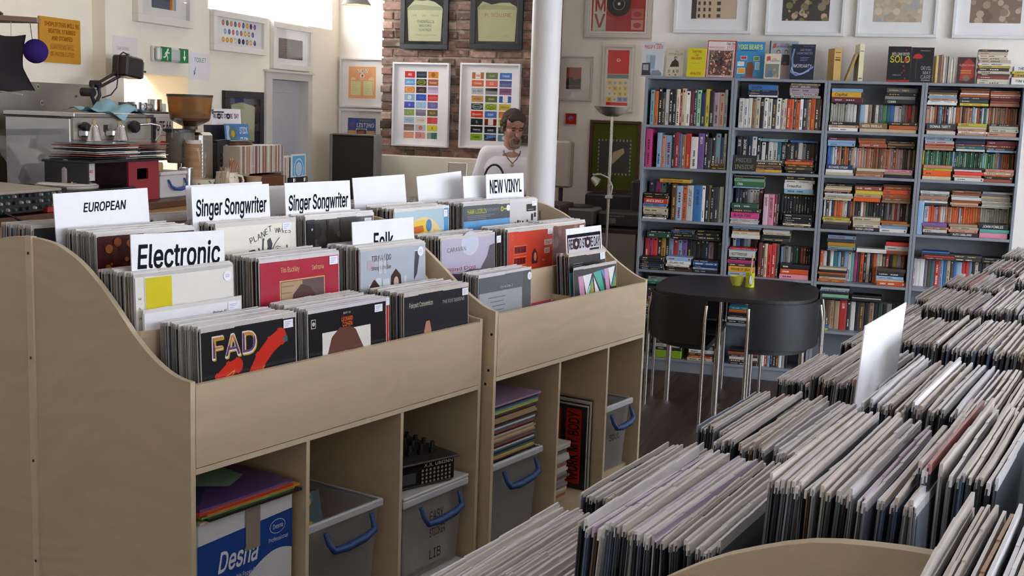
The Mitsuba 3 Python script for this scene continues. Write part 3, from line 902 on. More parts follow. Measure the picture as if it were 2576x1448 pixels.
# ================================================================ the record browser in the foreground, looked down on from its end
TH = 0.2858 - .065
PC = BO - .85 * DU + 1.84 * NV
DC, NC = np.array([math.sin(TH), math.cos(TH), 0]), np.array([math.cos(TH), -math.sin(TH), 0])
CL = frame(PC - .574 * NC, DC, -NC, (0, 0, 1))          # faces the aisle on the left
CR = frame(PC + .574 * NC, DC, NC, (0, 0, 1))           # faces right
C1 = browser('record_browser', 'birch record browser in the foreground with a humped end panel', CL, 1.80, CURVE_A, 1.085, (.44, .90, 1.35), None)
C2 = browser('record_browser', 'birch record browser beyond the foreground one, nearest the bookcases', CL @ mv(1.83, 0, 0), 1.86, CURVE_A, 1.085, (.46, .92, 1.38), None)
C3 = browser('record_browser', 'birch record browser at the far right edge of the picture', CR @ mv(-.6, .012, 0), 2.2, CURVE_A, 1.085, (.46, .92, 1.38), None, left=False)
part(C1, 'end_cap', MB(CL).box(-.0145, .02, -.640, -.575, 0, 1.372, PLY, pz=EDGE, nx=EDGE), 'birch')
ENDS = ['#4a5058', '#5c636b', '#6d737a', '#3a3f45', '#7d8187', '#565a5e', '#8b8e91', '#44484c', '#2f3338', '#5a6a86', '#705a52', '#909498', '#6a6f80', '#a5a4a2', '#39332f', '#7a7f88']
TOPS = ['#e6e0dc', '#d8cfc7', '#ebe9ea', '#e0d9d2', '#d0c7c0', '#e8e3e6', '#dcd4c9', '#dedbde', '#efedef', '#d4ccc4', '#e2d6cd']
rc = random.Random(5)
TIER = ['front', 'middle', 'top']


def long_stack(M0, u0, v0, z0, n, keep, where, step, u_jit=.012, bunch=True, lean0=3.0):
    v, lean = v0, lean0
    off = 0.0
    for i in range(n):
        if bunch and rc.random() < .14:
            off = rc.uniform(-u_jit, u_jit)
            v -= rc.uniform(0, .002)
        lean = max(-2, min(7, lean + rc.uniform(-.9, .9)))
        th = rc.uniform(.0030, .0046)
        M = M0 @ frame((u0 + off + rc.uniform(-.004, .004), v, z0 + rc.uniform(-.005, .006)), (1, 0, 0), (0, 0, 1), (0, 1, 0)) @ rot([1, 0, 0], -lean) @ rot([0, 0, 1], rc.uniform(-.5, .5)) @ rot([0, 1, 0], rc.uniform(-.4, .4))
        c, pl = rc.choice(ENDS), rc.choice(TOPS)
        if rc.random() < .035:
            pl = rc.choice(['#c98a86', '#c7b7cc', '#9aa8bb', '#caa07a'])
        dark = shade(c, rc.uniform(.8, 1.25))
        if i < keep:
            k = thing('record', f'{colour_name(c)} record end, {ORD[i]} from the aisle in {where}', 'record', 'records in the foreground browser')
            b, p = MB(), MB()
            sleeve_mesh(b, p, M, .312, .311, th, c, pl, rc, .010, dark)
            b.put(k, 'satin')
            part(k, 'plastic_sleeve', p, 'gloss')
        else:
            sleeve_mesh(MORE, MORE_P, M, .312, .311, th, c, pl, rc, .008, dark)
        v -= th + step + rc.uniform(0, .0009)


COLS = [.05, .44, .90, 1.35, 1.85, 2.29, 2.75, 3.20]
for ci, u in enumerate(COLS):
    for ti, (v, z) in enumerate(((-.020, Z1), (-.205, Z2), (-.395, Z3))):
        keep = (9, 0, 0)[min(ci, 2)]
        n = (36, 36, 34)[ti]
        long_stack(CL, u, v, z, n, keep, f'the {TIER[ti]} tier of its {"nearest" if ci == 0 else "second"} column', .0001)
for u, v, z in ((-.25, -.49, 1.09), (-.25, -.40, Z3), (.115, -.555, 1.095), (.115, -.40, Z3), (.55, -.40, Z3), (1.0, -.40, Z3)):
    long_stack(CR, u + .0, v + .0, z, 13 if v < -.45 else 14, 0, '', .001, lean0=-2 if v < -.45 else 3)
k = thing('record_sleeves', 'crowd of further record sleeves filling the browsers', 'records')
labels[k]['kind'] = 'stuff'
MORE.put(k, 'satin')
part(k, 'plastic_sleeves', MORE_P, 'gloss')
labels[k + '__plastic_sleeves'] = {'kind': 'stuff'}
for v, u0, u1, zt, roll, lab in ((-.335, .745, 1.035, 1.436, 0, 'blank white card standing up among the foreground records'), (-.36, 3.05, 3.34, 1.405, 0, 'blank white card at the far end of the foreground records')):
    k = thing('genre_card', lab, 'card', 'white genre cards among the records')
    M = CL @ frame((u0, v, zt), (1, 0, 0), (0, 0, 1), (0, 1, 0)) @ rot([1, 0, 0], -3)
    MB(M).box(0, u1 - u0, -.20, 0, -.002, 0, '#f3f3f6').put(k, 'matte')


# ================================================================ bookcases and books
import re
BX, BY, BW, BD = -1.520, 8.051, .5958, .285
SHZ = [1.682, 1.397, 1.045, .696, .372, .0895]
GREYP = '#8a9099'
PAL = dict(k='#27272b', K='#3c3e43', w='#dedbd5', c='#cfc2a4', t='#83a9ae', T='#2f7480', o='#c4652f', O='#d8561c', r='#a8332e', R='#cf3a34', m='#74303a', p='#c4a6b2', P='#c4407c', b='#3d72b4',
           B='#2a3657', l='#8fb2d2', g='#4a8054', G='#2c5340', e='#8cc09a', y='#c6b63c', Y='#cf9a2c', n='#8a6846', N='#57402f', s='#9b9b99', S='#686a6e', v='#7b5a9a', d='#b3977a', f='#c38a70',
           h='#a8583a', j='#a6a792', q='#d98aa0', x='#4b4038', z='#5fb8ac')
rb = random.Random(11)
BOOKS = {'n': 0}
BULK = MB()
NTH = ['leftmost', 'second', 'third', 'rightmost']
SHELF = ['top', 'second', 'third', 'fourth', 'fifth', 'bottom']
for i in range(4):
    k = thing('bookcase', f'grey painted bookcase, {["leftmost of the four", "second from the left", "third from the left", "rightmost of the four"][i]}, full of books', 'bookcase', 'grey bookcases along the back wall')
    M = mv(BX + i * BW, BY, 0)
    t = .018
    g = shade(GREYP, 1 + .02 * (i % 2))
    part(k, 'side_panel', MB(M).rbox(.001, t, 0, BD, 0, 2.004, g, .0015), 'satin')
    part(k, 'side_panel', MB(M).rbox(BW - t, BW - .001, 0, BD, 0, 2.004, g, .0015), 'satin')
    part(k, 'top_panel', MB(M).rbox(t, BW - t, 0, BD, 1.986, 2.004, g, .0015), 'satin')
    part(k, 'back_panel', MB(M).box(t, BW - t, BD - .006, BD, .02, 1.986, shade(g, .93)), 'satin')
    for z in SHZ:
        part(k, 'shelf', MB(M).rbox(t, BW - t, .001, BD - .006, z - .018, z, g, .0015), 'satin')
    part(k, 'plinth', MB(M).box(t, BW - t, .012, .03, 0, SHZ[-1] - .018, shade(g, .95)), 'satin')


def parse(s):
    out = []
    for ch, num, txt in re.findall(r'([A-Za-z])(\d*)(?:"([^"]*)")?', s):
        out.append((ch, int(num) if num else None, txt))
    return out


INK = {True: '#e8e4da', False: '#3a3634'}


def spine_print(M, L, t, c, txt, rng, upright):
    """lettering along a spine lying in M: x along the spine, y across, z out"""
    dark = sum(hexc(c)) < 330
    ink = INK[dark] if txt else rng.choice([INK[dark], INK[dark], '#d8b04a' if dark else '#8a2f2a', '#c9c9cc' if dark else '#34507c'])
    m = MB(M)
    if txt:
        h = min(t * .52, .016)
        m.text(txt, L * .10, t * .5 - h * .5, h, ink, w=min(L * .72, h * .72 * len(txt)), bold=True, z=.0004)
    else:
        a = rng.uniform(.06, .12) * L
        for _ in range(rng.choice([1, 2, 2])):
            n = rng.randint(4, 9)
            w = rng.uniform(.18, .34) * L
            hh = t * rng.uniform(.22, .40)
            for i in range(n):
                x0 = a + w * i / n
                m.rect(x0, t * .5 - hh / 2, x0 + w / n * rng.uniform(.55, .8), t * .5 + hh / 2 * rng.uniform(.6, 1), ink, .0004)
            a += w + rng.uniform(.05, .14) * L
            if a > L * .62:
                break
        if rng.random() < .4:
            m.rect(L * .90, t * .3, L * .95, t * .7, ink, .0004)
    return m


def book(M, L, t, D, c, label, group, txt='', upright=True, keep=True):
    """a book: spine L long and t thick in the xy plane of M facing +z, pages D deep behind it"""
    keep = keep and BOOKS['n'] < 300
    b = MB(M) if keep else MB(M)
    page = '#cdc3ae'
    b.box(0, L, 0, t, -D, -.0015, c, nx=page, px=page, pz=None) if upright else b.box(0, L, 0, t, -D, -.0015, c, nx=page, px=page, pz=None)
    b.raw([(0, 0, -.0015), (L, 0, -.0015), (L, t, -.0015), (0, t, -.0015), (0, t * .22, 0), (L, t * .22, 0), (L, t * .78, 0), (0, t * .78, 0)], [[0, 1, 5, 4], [4, 5, 6, 7], [7, 6, 2, 3], [0, 4, 7, 3], [1, 2, 6, 5]], c)
    if keep:
        BOOKS['n'] += 1
        k = thing('book', label, 'book', group)
        b.put(k, 'satin')
        if t > .008:
            part(k, 'spine_lettering', spine_print(M, L, t, c, txt, rb, upright), 'matte')
    else:
        BULK.V += b.V
        BULK.U += b.U
        BULK.F += [f + BULK.n for f in b.F]
        BULK.n += b.n
        if txt or rb.random() < .5:
            s = spine_print(M, L, t, c, txt, rb, upright)
            BULK.V += s.V
            BULK.U += s.U
            BULK.F += [f + BULK.n for f in s.F]
            BULK.n += s.n


def tone(ch):
    return shade(PAL[ch], rb.uniform(.86, 1.12))


def upright_row(u, r, x0, s, h=(.19, .20), y=.02, D=.125, t0=20, dz=0.0, to=None, keep=True, name='the row'):
    """standing books from x0, left to right"""
    z, x = SHZ[r] + dz + .0005, BX + u * BW + .018 + x0
    items = parse(s)
    total = sum((n or t0) for _, n, _ in items) / 1000 + .0006 * len(items)
    k = 1.0 if to is None else (to - x0) / total
    for i, (ch, n, txt) in enumerate(items):
        t = (n or t0 * rb.uniform(.86, 1.14)) / 1000 * k
        H = rb.uniform(*h)
        c = tone(ch)
        M = frame((x, BY + y + rb.uniform(0, .008), z), (0, 0, 1), (1, 0, 0), (0, -1, 0))
        if txt:
            M = frame((x + t, BY + y, z + H), (0, 0, -1), (-1, 0, 0), (0, -1, 0))
        book(M, H, t - .0004, min(D, BD - .012 - y - .008), c, f'{colour_name(c)} spine, {ORD[min(i, 49)]} in {name}, {SHELF[r]} shelf, {NTH[u]} bookcase', 'books standing on the grey bookcases', txt, True, keep)
        x += t + .0006


def pile(u, r, x0, w, s, dz=0.0, y=.012, D=.118, t0=17, keep=True, name='the pile'):
    """books lying one on another, bottom first"""
    z, x = SHZ[r] + dz + .0005, BX + u * BW + .018 + x0
    for i, (ch, n, txt) in enumerate(parse(s)):
        t = (n or t0 * rb.uniform(.8, 1.2)) / 1000
        c = tone(ch)
        dx = rb.uniform(-.006, .006)
        L = w * rb.uniform(.93, 1.0)
        book(frame((x + dx, BY + y + rb.uniform(0, .010), z), (1, 0, 0), (0, 0, 1), (0, -1, 0)), L, t - .0004, min(D, BD - .02 - y), c,
             f'{colour_name(c)} book, {ORD[i]} up in {name}, {SHELF[r]} shelf, {NTH[u]} bookcase', 'books lying in piles on the grey bookcases', txt, False, keep)
        z += t
    return z - SHZ[r]


# leftmost bookcase
upright_row(0, 0, .022, 't28o24k26K20w26k20k24c24r12c24w30m22K20e26B28y26k28p34d32s18', (.215, .250), to=.54, D=.17)
upright_row(0, 1, .004, 'P44', (.255, .256), D=.2)
upright_row(0, 1, .082, 'l30f26l42k18r28b14n26R34w46v40"RUTH"k22K26k22t32B20c16', (.205, .245), to=.55, D=.17)
pile(0, 1, .455, .09, 'x20N22', y=.006, D=.06, t0=20, name='the small low pile')
h = pile(0, 2, .012, .168, 'w12k18c12c32c14b16R36"WHITE DEVILS"k20k16', name='the left pile')
upright_row(0, 2, .20, 'N36l44o30w46"TRUE TALES"b60"TOM WOLFE"w24k32y5k26K36j30', (.225, .245), to=.55, D=.17, name='the row right of the pile')
upright_row(0, 2, .02, 'K34B16P34t34B40', (.245, .26), y=.15, name='the back row')
pile(0, 2, .118, .215, 'Y24"SCIENCE FICTION"', dz=.252, y=.02, D=.13, name='the top row')
a = pile(0, 3, .008, .170, 'k14K14B14k14k14k16', name='the left front pile')
pile(0, 3, .190, .170, 'N16k14w18w22"RESURRECTION"l28', name='the middle front pile')
pile(0, 3, .372, .170, 'k24l12B16b22k14', name='the right front pile')
upright_row(0, 3, .012, 'R28P24R32k26Y28k22l28R32l24v34k32K26k28k30B24p32k28K24', (.200, .215), y=.14, to=.545, D=.12, name='the back row')
pile(0, 3, .045, .16, 'G34K12', dz=.218, y=.05, name='the left top pile')
pile(0, 3, .205, .17, 'k16k18B14b10N10', dz=.218, y=.05, name='the middle top pile')
pile(0, 3, .380, .165, 'N6k22k26k18', dz=.218, y=.05, name='the right top pile')
upright_row(0, 4, .05, 'KGwNkTkNKgwkh', (.19, .21), y=.10, to=.5, D=.12)
pile(0, 4, .03, .2, 'k20K20k24w20n20', y=.01, name='the front pile')
pile(0, 4, .05, .18, 'T18e16s20', dz=.215, y=.08, name='the top pile')
pile(0, 4, .27, .2, 'k20x18K22c16', y=.01, name='the second front pile')
pile(0, 5, .015, .05, 'c8', y=.01, name='the corner')
k = thing('book', 'thick lime green book lying at the bottom of the leftmost bookcase', 'book')
MB(mv(BX + .018 + .125, BY + .01, SHZ[5] + .001)).rbox(0, .20, 0, .15, 0, .052, '#8fb52a', .003).put(k, 'satin')
pile(0, 5, .14, .18, 'k22w22k12N18h14x18', dz=.054, y=.012, name='the pile on lime green')
pile(0, 5, .37, .18, 'c20O16N16w24s26k10c22', y=.012, name='the right pile')
upright_row(0, 5, .06, 'wKskcNkw', (.20, .22), y=.15, D=.11, name='the back row')

# second bookcase
upright_row(1, 0, .020, 'w40"SALMAN RUSHDIE"w32w30n28c34k28"ECO"w30w32K32w36c22w22O26O22K20O26w24K36d22O32x30N18', (.190, .203), to=.55, D=.13)
pile(1, 0, .075, .195, 'w12B22K10b36"DRAGON"', dz=.204, y=.02, D=.13, t0=16, name='the left top pile')
pile(1, 0, .345, .19, 's16s18p30S16d14', dz=.204, y=.02, D=.13, name='the right top pile')
upright_row(1, 1, .012, 'k34"GLUE"k38"IRVINE WELSH"B28w30k26', (.195, .2), y=.10, D=.13, dz=.03)
upright_row(1, 1, .175, 'w28k20w34w30T28k34"DEVIL MAY CARE"k28K30"IAIN BANKS"B28w30s24K32N30k26', (.19, .2), y=.13, D=.13, to=.545, name='the right row')
pile(1, 1, .150, .175, 'Y16x14n16x20j10', y=.012, name='the left front pile')
pile(1, 1, .345, .185, 'k20x22N16o18m14', y=.012, name='the right front pile')
pile(1, 1, .16, .19, 't18', dz=.20, y=.10, name='the left top')
pile(1, 1, .36, .18, 'b14', dz=.20, y=.10, name='the right top')
k = thing('chalk_sign', 'black chalk sign reading PRICES INSIDE on the second bookcase', 'sign')
M = frame((BX + BW + .024, BY + .008, SHZ[1] + .001), (1, 0, 0), (0, 0, 1)) @ rot([1, 0, 0], -4)
MB(M).box(0, .150, 0, .105, -.004, 0, '#2c2b2b').put(k, 'satin')
part(k, 'lettering', MB(M).text('PRICES', .014, .058, .026, '#8a8a7c', w=.105, z=.0006).text('INSIDE', .010, .014, .028, '#8a8a6a', w=.125, z=.0006), 'matte')
pile(1, 2, .010, .185, 'w14w12w10P42"BLACK PINE"K24G34', name='the left front pile')
upright_row(1, 2, .020, 'B34K30k24"SEXING"K22"NICK"s20w34c28w26m32', (.195, .20), y=.14, D=.12, dz=.03, to=.20, name='the left back row')
upright_row(1, 2, .218, 'p32"Porno"q38"BURNING GIRL"m18k12', (.20, .215), y=.03, D=.15, name='the pink pair')
upright_row(1, 2, .305, 'kkkkkkkkkkkkk', (.180, .188), y=.13, t0=19, to=.545, D=.12, dz=.015, name='the black row')
pile(1, 2, .350, .19, 'k10c12k14k14k14k20', name='the right front pile')
pile(1, 2, .012, .20, 'l10g34"FAN"e22k12w5', dz=.236, y=.06, name='the left top pile')
pile(1, 2, .345, .195, 'y5l30w38"Dreadful"w22k26e12m8', dz=.212, y=.06, name='the right top pile')
h = pile(1, 3, .010, .185, 'l24Y38"HOUSE OF SILK"x20P24k18w44"KITTREDGE"l8R12', name='the left front pile')
pile(1, 3, .355, .19, 'q32O36k30', name='the right front pile')
upright_row(1, 3, .205, 'm22N18c18R28R28x16', (.215, .23), y=.03, D=.16, name='the red row')
upright_row(1, 3, .345, 'lsswKGgkohkk', (.20, .21), y=.14, to=.545, D=.12, name='the back row')
upright_row(1, 3, .020, 'wbBlwkN', (.195, .20), y=.15, to=.19, D=.11, dz=.05, name='the left back row')
pile(1, 3, .024, .19, 'w26c20o8K12l22', dz=.250, y=.03, t0=15, name='the left top pile')
pile(1, 3, .222, .185, 'K24k20c14w18s24', dz=.240, y=.05, t0=16, name='the right top pile')
pile(1, 4, .03, .19, 'kwKkoT', name='the left pile')
pile(1, 4, .30, .2, 'sxkKwk', name='the right pile')
upright_row(1, 4, .02, 'kKNdsRkwTkKhGk', (.19, .20), y=.14, to=.54, D=.12, name='the back row')
pile(1, 5, .05, .2, 'kNwKhk', name='the left pile')
upright_row(1, 5, .27, 'wRlkKNwsk', (.19, .20), y=.03, D=.12)

# third bookcase
upright_row(2, 0, .008, 'jjjjjjj"LUSTRE"w26w30w28k30l36w36d30k30w26S34g36T28b38w36w26s26f24R32d30N26', (.172, .180), y=.13, to=.55, D=.12)
pile(2, 0, .010, .19, 'w22d18k20"Dear Life"', name='the left front pile')
pile(2, 0, .200, .18, 'c22n36"MISS SMILLA"', name='the middle front pile')
pile(2, 0, .375, .18, 'd22o26k22', name='the right front pile')
pile(2, 0, .012, .195, 'm34Y34"Capital"l22', dz=.184, y=.06, name='the left top pile')
pile(2, 0, .345, .19, 'k28"OSAMA"s22k22S30', dz=.184, y=.06, name='the right top pile')
for r, bt, tp, up in ((1, ('c18w20B28"RICHARD STARK"', 'f16n18c18', 'k20d16q16'), ('l24l16m16', 'h28h18n14', 'k16n16x14'), 'bbwwhfkohk"HOUSE FATHER"dwpfddhdhnhNhdofphfpdNxdNd'),
                      (2, ('k30x16c12y18', 'k24"DORIS LESSING"c20c20c24', 'w24l18d18o12'), ('c16c18w12k10f12c14c12k14', 'O26d22y24h28k12', 'n16n16o24O30h22N12'), 'wKwBooOdwBhnkkwdGkkkkkKkskdrpxkjK'),
                      (3, ('o20c14x16o14k16c14', '', 'O30c14l20k24x26'), ('K12t18Y26K24l24', '', 'h24w30R26'), 'Owkw T28lKlwzP"SHOES"KOkwkOwcx"GREY POINT"Rky28pn')):
    for j, s in enumerate(bt):
        if s:
            pile(2, r, (.010, .200, .376)[j], .178, s, name=f'the {["left", "middle", "right"][j]} front pile')
    hh = (.178, .184) if r < 3 else (.19, .2)
    upright_row(2, r, .008, up, hh, y=.13, to=.55, D=.12, name='the back row')
    for j, s in enumerate(tp):
        if s:
            pile(2, r, (.010, .200, .376)[j] + (.04 if r == 3 else 0), .178, s, dz=hh[1] + .003, y=.06, name=f'the {["left", "middle", "right"][j]} top pile')
pile(2, 3, .235, .20, 'w26', dz=.205, y=.05, name='the middle top')
upright_row(2, 4, .01, 'k40"Howker"NddR34"DOM"KwkNkdkGkskN', (.19, .2), y=.10, to=.54, D=.12)
pile(2, 4, .03, .19, 'K12e22k18l12w14', dz=.205, y=.05, name='the left top pile')
pile(2, 4, .23, .19, 'k18w8k16', dz=.205, y=.05, name='the right top pile')
pile(2, 4, .0, .10, 'y16b14', name='the front pile')
pile(2, 5, .02, .2, 'kwBkN', name='the pile')

# rightmost bookcase
for r, bt, tp, up in ((0, ('w24o6K40"DONNA TARTT"', 'd14w12f14c16y20', 'f26j22j18k12'), ('w16w12f12l16c10n14k16', 'y16K24K14o16w10h18N14', 'f20h16m14h16w8h14n10'), 'f30c20dhNlNmk"SWALLOWS"wwwo32fkodhlwoBwTcfhcfddffhhdf'),
                      (1, ('c22O36y14f20', 'w22f16R22w12K12', 'h20k16o12c14f20'), ('f16f14R10w20l22', 'w14T20h12B24K14', 'l14N14h18m26'), 'yGgGGgGegGGgGgGlGGgGGeGGgGGGGgtegGgedpbhhohNh'),
                      (2, ('K16w20n18v22', 'k26"ALEX GARLAND"f18c16d18', 'q34z22k34"JOHN FOWLES"'), ('K16w12d16f14s16w18', 'f10d16h16w20s12h14n16', 'j12w8j14w8j16d18S14s14'), 'w40"JEEVES"OOOlOwwfodOoOlOoOoOooojjjjjjjjjjjj'),
                      (3, ('', '', ''), ('R24b30', 'x20K20', 'k20K14'), 'www30SxTR34lbcNbl32RRlkwKksNbwk')):
    for j, s in enumerate(bt):
        if s:
            pile(3, r, (.012, .200, .380)[j] + (.03 if r == 2 and j == 0 else 0), .176 - (.02 if r == 2 and j == 0 else 0), s, name=f'the {["left", "middle", "right"][j]} front pile')
    upright_row(3, r, .008 if r != 2 else .045, up, (.174, .182), y=.13, to=.55, D=.12, name='the back row', dz=.0)
    for j, s in enumerate(tp):
        if s:
            pile(3, r, (.010, .200, .380)[j] + (.04 if r == 3 else 0), .178, s, dz=.186, y=.06, name=f'the {["left", "middle", "right"][j]} top pile')
upright_row(3, 2, .004, 'l34', (.212, .214), y=.02, D=.2, name='the left corner')
pile(3, 3, .06, .19, 'x14R12K16', dz=.19, y=.03, name='the striped pile')
k = thing('books', 'crowd of small paperbacks filling the rest of the grey bookcases', 'books')
labels[k]['kind'] = 'stuff'
BULK.put(k, 'satin')

# ---------------------------------------------------------------- on top of the bookcases
TOPZ = 2.0045


def cover_book(label, x, y, w, h, t, c, art, lean=12, spin=0, edge=None, roll=0):
    """a book standing with its cover to the room, leaning back"""
    k = thing('book', label, 'book', 'books displayed on top of the bookcases')
    M = frame((x, BY + y, TOPZ + .001), (1, 0, 0), (0, 0, 1)) @ rot([0, 1, 0], spin) @ rot([1, 0, 0], -lean) @ rot([0, 0, 1], roll)
    pg = '#d6cdba'
    MB(M).box(0, w, 0, h, -t, 0, c, px=pg, py=pg, ny=pg, nx=edge or c).put(k, 'satin')
    a = MB(M)
    art(a, w, h)
    part(k, 'cover_print', a, 'satin')


def ct_dick(a, w, h):
    a.text('PHILIP K. DICK', .012, h - .046, .022, '#c4473a', w=w * .86, bold=True)
    a.rect(w * .58, h - .018, w * .86, h - .013, '#c4473a')
    a.rect(.03, .03, w * .62, h * .62, '#aeb7c2', .0004)
    a.rect(w * .38, .05, w * .62, h * .60, '#8e9cab', .0007)
    a.flat(blob([(.008, .006), (.008, .085), (.058, .088), (.066, .006)], .004), '#3b3e44', .0010)
    a.flat(blob([(.014, .04), (.014, .075), (.048, .077), (.050, .04)], .003), '#9aa09e', .0014)
    a.flat(blob([(.07, .004), (.075, .035), (.12, .04), (.14, .02), (.14, .004)], .003), '#7e8793', .0012)


def ct_pot(a, w, h):
    a.text('The', w * .45, h - .024, .010, '#55504a', w=.02)
    a.text('POT BOILER', .012, h - .042, .011, '#55504a', w=w * .82)
    a.rect(.010, h - .045, w - .012, h - .0435, '#6b655c')
    a.flat(blob([(.028, .068), (.040, .10), (.060, .118), (.080, .10), (.086, .070)], .004), '#37332f', .0008)
    a.disc(.062, .128, .010, '#37332f', .0010)
    a.disc(.063, .126, .006, '#cdb39a', .0013)
    for x in (.014, .046, .070):
        a.text('S&G'[int(x * 40) % 3], x, .028, .018, '#4a4640', bold=True)
    a.disc(.028, .012, .005, '#7a4a40')
    a.disc(.068, .012, .006, '#7a5a50')


def ct_rebecca(a, w, h):
    for i, t in enumerate(('DAPHNE', 'DU', 'MAURIER')):
        a.text(t, w * .5, h - .030 - .023 * i, .016, '#a8302a', w=(.062, .022, .070)[i], bold=True, mid=True)
    a.rect(w * .30, h * .48, w * .70, h * .488, '#8a7a2a')
    a.text('REBECCA', w * .5, .016, .016, '#a8302a', w=.072, bold=True, mid=True)


def ct_fab(a, w, h):
    a.rect(.006, .006, w - .010, h - .006, '#e6d9d4', .0004)
    a.text('FAB 208', w - .066, h - .030, .018, '#2c2a2c', w=.055, bold=True)
    a.text('1970', w - .064, h - .056, .020, '#b8302c', w=.052, bold=True)
    a.rect(.012, h - .054, w * .6, h - .040, '#d9a8a8', .0006)
    a.rect(.010, .012, w - .016, h - .062, '#2f2c2c', .0006)
    a.rect(.013, .015, w - .019, h - .065, '#ece6e0', .0008)
    a.rect(.016, .018, w - .022, h - .068, '#5a4038', .0010)
    r = random.Random(4)
    for i in range(150):
        x, y = r.uniform(.020, w - .026), r.uniform(.022, h - .072)
        near = math.hypot(x - w * .47, y - h * .42) < .028
        a.disc(x, y, r.uniform(.004, .008), r.choice(['#26282c', '#2f3336', '#222222']) if near else r.choice(['#c98a68', '#b06a50', '#d3a382', '#6a4038', '#8a4a3c', '#5b7078', '#4a5a60', '#a84a3a', '#d6b096']), .0012 + i * 1e-6, n=8)


def ct_yogi(a, w, h):
    a.text("YOGI BEAR'S", .006, h - .050, .030, '#dbe05a', w=w * .88, bold=True)
    a.rect(w * .14, h - .062, w * .72, h - .056, '#2f5a8a')
    r = random.Random(6)
    for x, y, q, u_, c in ((.03, .125, .042, .024, '#c4443c'), (.116, .118, .038, .030, '#6a9a3c'), (.012, .082, .044, .030, '#e4e4dc'), (.014, .030, .050, .040, '#e0a03a'), (.128, .060, .028, .050, '#8fc0dc')):
        a.rect(x, y, x + q, y + u_, '#f0eee8', .0006)
        a.rect(x + .003, y + .003, x + q - .003, y + u_ - .003, c, .0009)
    a.flat(blob([(.075, .012), (.072, .060), (.080, .105), (.108, .110), (.118, .075), (.112, .012)], .006), '#7e4a2c', .0008)
    a.rect(.040, .006, .140, .013, '#b0404a', .0009)


def ct_new_av(a, w, h):
    a.rect(.0, 0, .008, h, '#2a2b30', .0006)
    a.text('THE NEW', .068, h - .028, .012, '#b8404a', w=.055, bold=True)
    a.text('AVENGERS', .046, h - .044, .014, '#3a4a7c', w=.11, bold=True)
    a.flat(blob([(.020, h - .05), (.026, h - .02), (.040, h - .018), (.044, h - .04)], .004), '#c4504a', .0008)
    for x in (.060, .110):
        a.flat(blob([(x - .024, h * .38), (x - .020, h * .64), (x + .020, h * .64), (x + .024, h * .38)], .004), '#4a5060' if x < .1 else '#383236', .0008)
        a.disc(x, h * .72, .012, '#4a3832', .0010)
        a.disc(x, h * .71, .009, '#c69a82', .0013)
    a.flat(blob([(.088, .02), (.092, .085), (.118, .09), (.126, .02)], .006), '#a88878', .0014)
    a.disc(.104, .104, .013, '#6a4a3c', .0012)


def ct_small_av(a, w, h):
    a.flat(blob([(.012, h - .05), (.014, h - .022), (.032, h - .018), (.036, h - .04)], .004), '#c4504a', .0008)
    a.text('THE NEW', .045, h - .040, .008, '#c4504a', w=.030, bold=True)
    a.text('AVENGERS', .030, h - .052, .009, '#3c68a8', w=.064, bold=True)
    a.rect(.006, .008, w - .008, h - .068, '#7c8478', .0006)
    a.flat(blob([(.02, .01), (.03, .05), (.05, .055), (.06, .01)], .004), '#5c7a94', .0009)
    a.disc(.066, .06, .008, '#c08a70', .0009)
    a.flat([(.05, .008), (.085, .008), (.085, .04)], '#a8946a', .0010)


def ct_moriarty(a, w, h):
    a.text('ANTHONY', .056, h - .044, .014, '#9aa0bc', w=.072)
    a.text('HOROWITZ', .036, h - .066, .014, '#9aa0bc', w=.100)
    for i in range(3):
        a.rect(.058, h - .088 - .010 * i, .118 - .008 * i, h - .084 - .010 * i, '#6a7296')
    a.text('MORIARTY', .020, h * .34, .022, '#dcdce6', w=.116)
    a.flat(sg.LineString([(.018, h * .85), (.008, h * .6), (.014, h * .4), (.006, h * .22), (.040, .028), (.09, .045), (w - .01, h * .36)]).buffer(.006), '#6f86bc', .0006)
    a.flat(sg.LineString([(.010, h * .34), (.02, .05), (.07, .034), (.12, .06)]).buffer(.003), '#a9bce0', .0009)
    a.text('sunday', .075, h - .014, .005, '#8a8aa0', w=.07)


cover_book('white book cover with a grey television and red lettering, far left', -1.560, .035, .150, .232, .016, '#c9cbd0', ct_dick, 10)
cover_book('cream book cover with a dark seated figure drawing', -1.395, .055, .118, .192, .012, '#c6bca6', ct_pot, 12)
cover_book('bright yellow paperback cover with red lettering', -1.250, .030, .122, .195, .022, '#d3c51e', ct_rebecca, 12)
cover_book('red framed annual cover with a crowd of small faces', -1.130, .085, .192, .250, .014, '#b8332c', ct_fab, 9, roll=-.4)
cover_book('sky blue annual cover with yellow title lettering', -.934, .080, .186, .245, .014, '#3f8fc0', ct_yogi, 9, edge='#c9c23a')
cover_book('small cream paperback cover before a grey annual', -.738, .015, .102, .165, .012, '#d9d0b8', ct_small_av, 9)
cover_book('grey annual cover with two figures, half hidden', -.722, .105, .186, .254, .014, '#9fabb4', ct_new_av, 9)
cover_book('dark blue book cover with smoke swirl and pale title', -.575, .050, .152, .232, .028, '#23283c', ct_moriarty, 10)


def loose(label, x, y, w, t, h, c, spin=0, roll=0, band=None):
    k = thing('book', label, 'book', 'books displayed on top of the bookcases')
    M = mv(x, BY + y, TOPZ + .001) @ rot([0, 0, 1], spin) @ rot([0, 1, 0], roll)
    pg = '#d9cfb6'
    m = MB(M).box(0, w, 0, t, 0, h, c, pz=pg, py=pg)
    m.put(k, 'satin')
    if band:
        s = MB(M @ frame((0, 0, 0), (1, 0, 0), (0, 0, 1)))
        for z0, z1, q in band:
            s.rect(w * .15, z0 * h, w * .85, z1 * h, q, .0006)
        part(k, 'spine_lettering', s, 'matte')


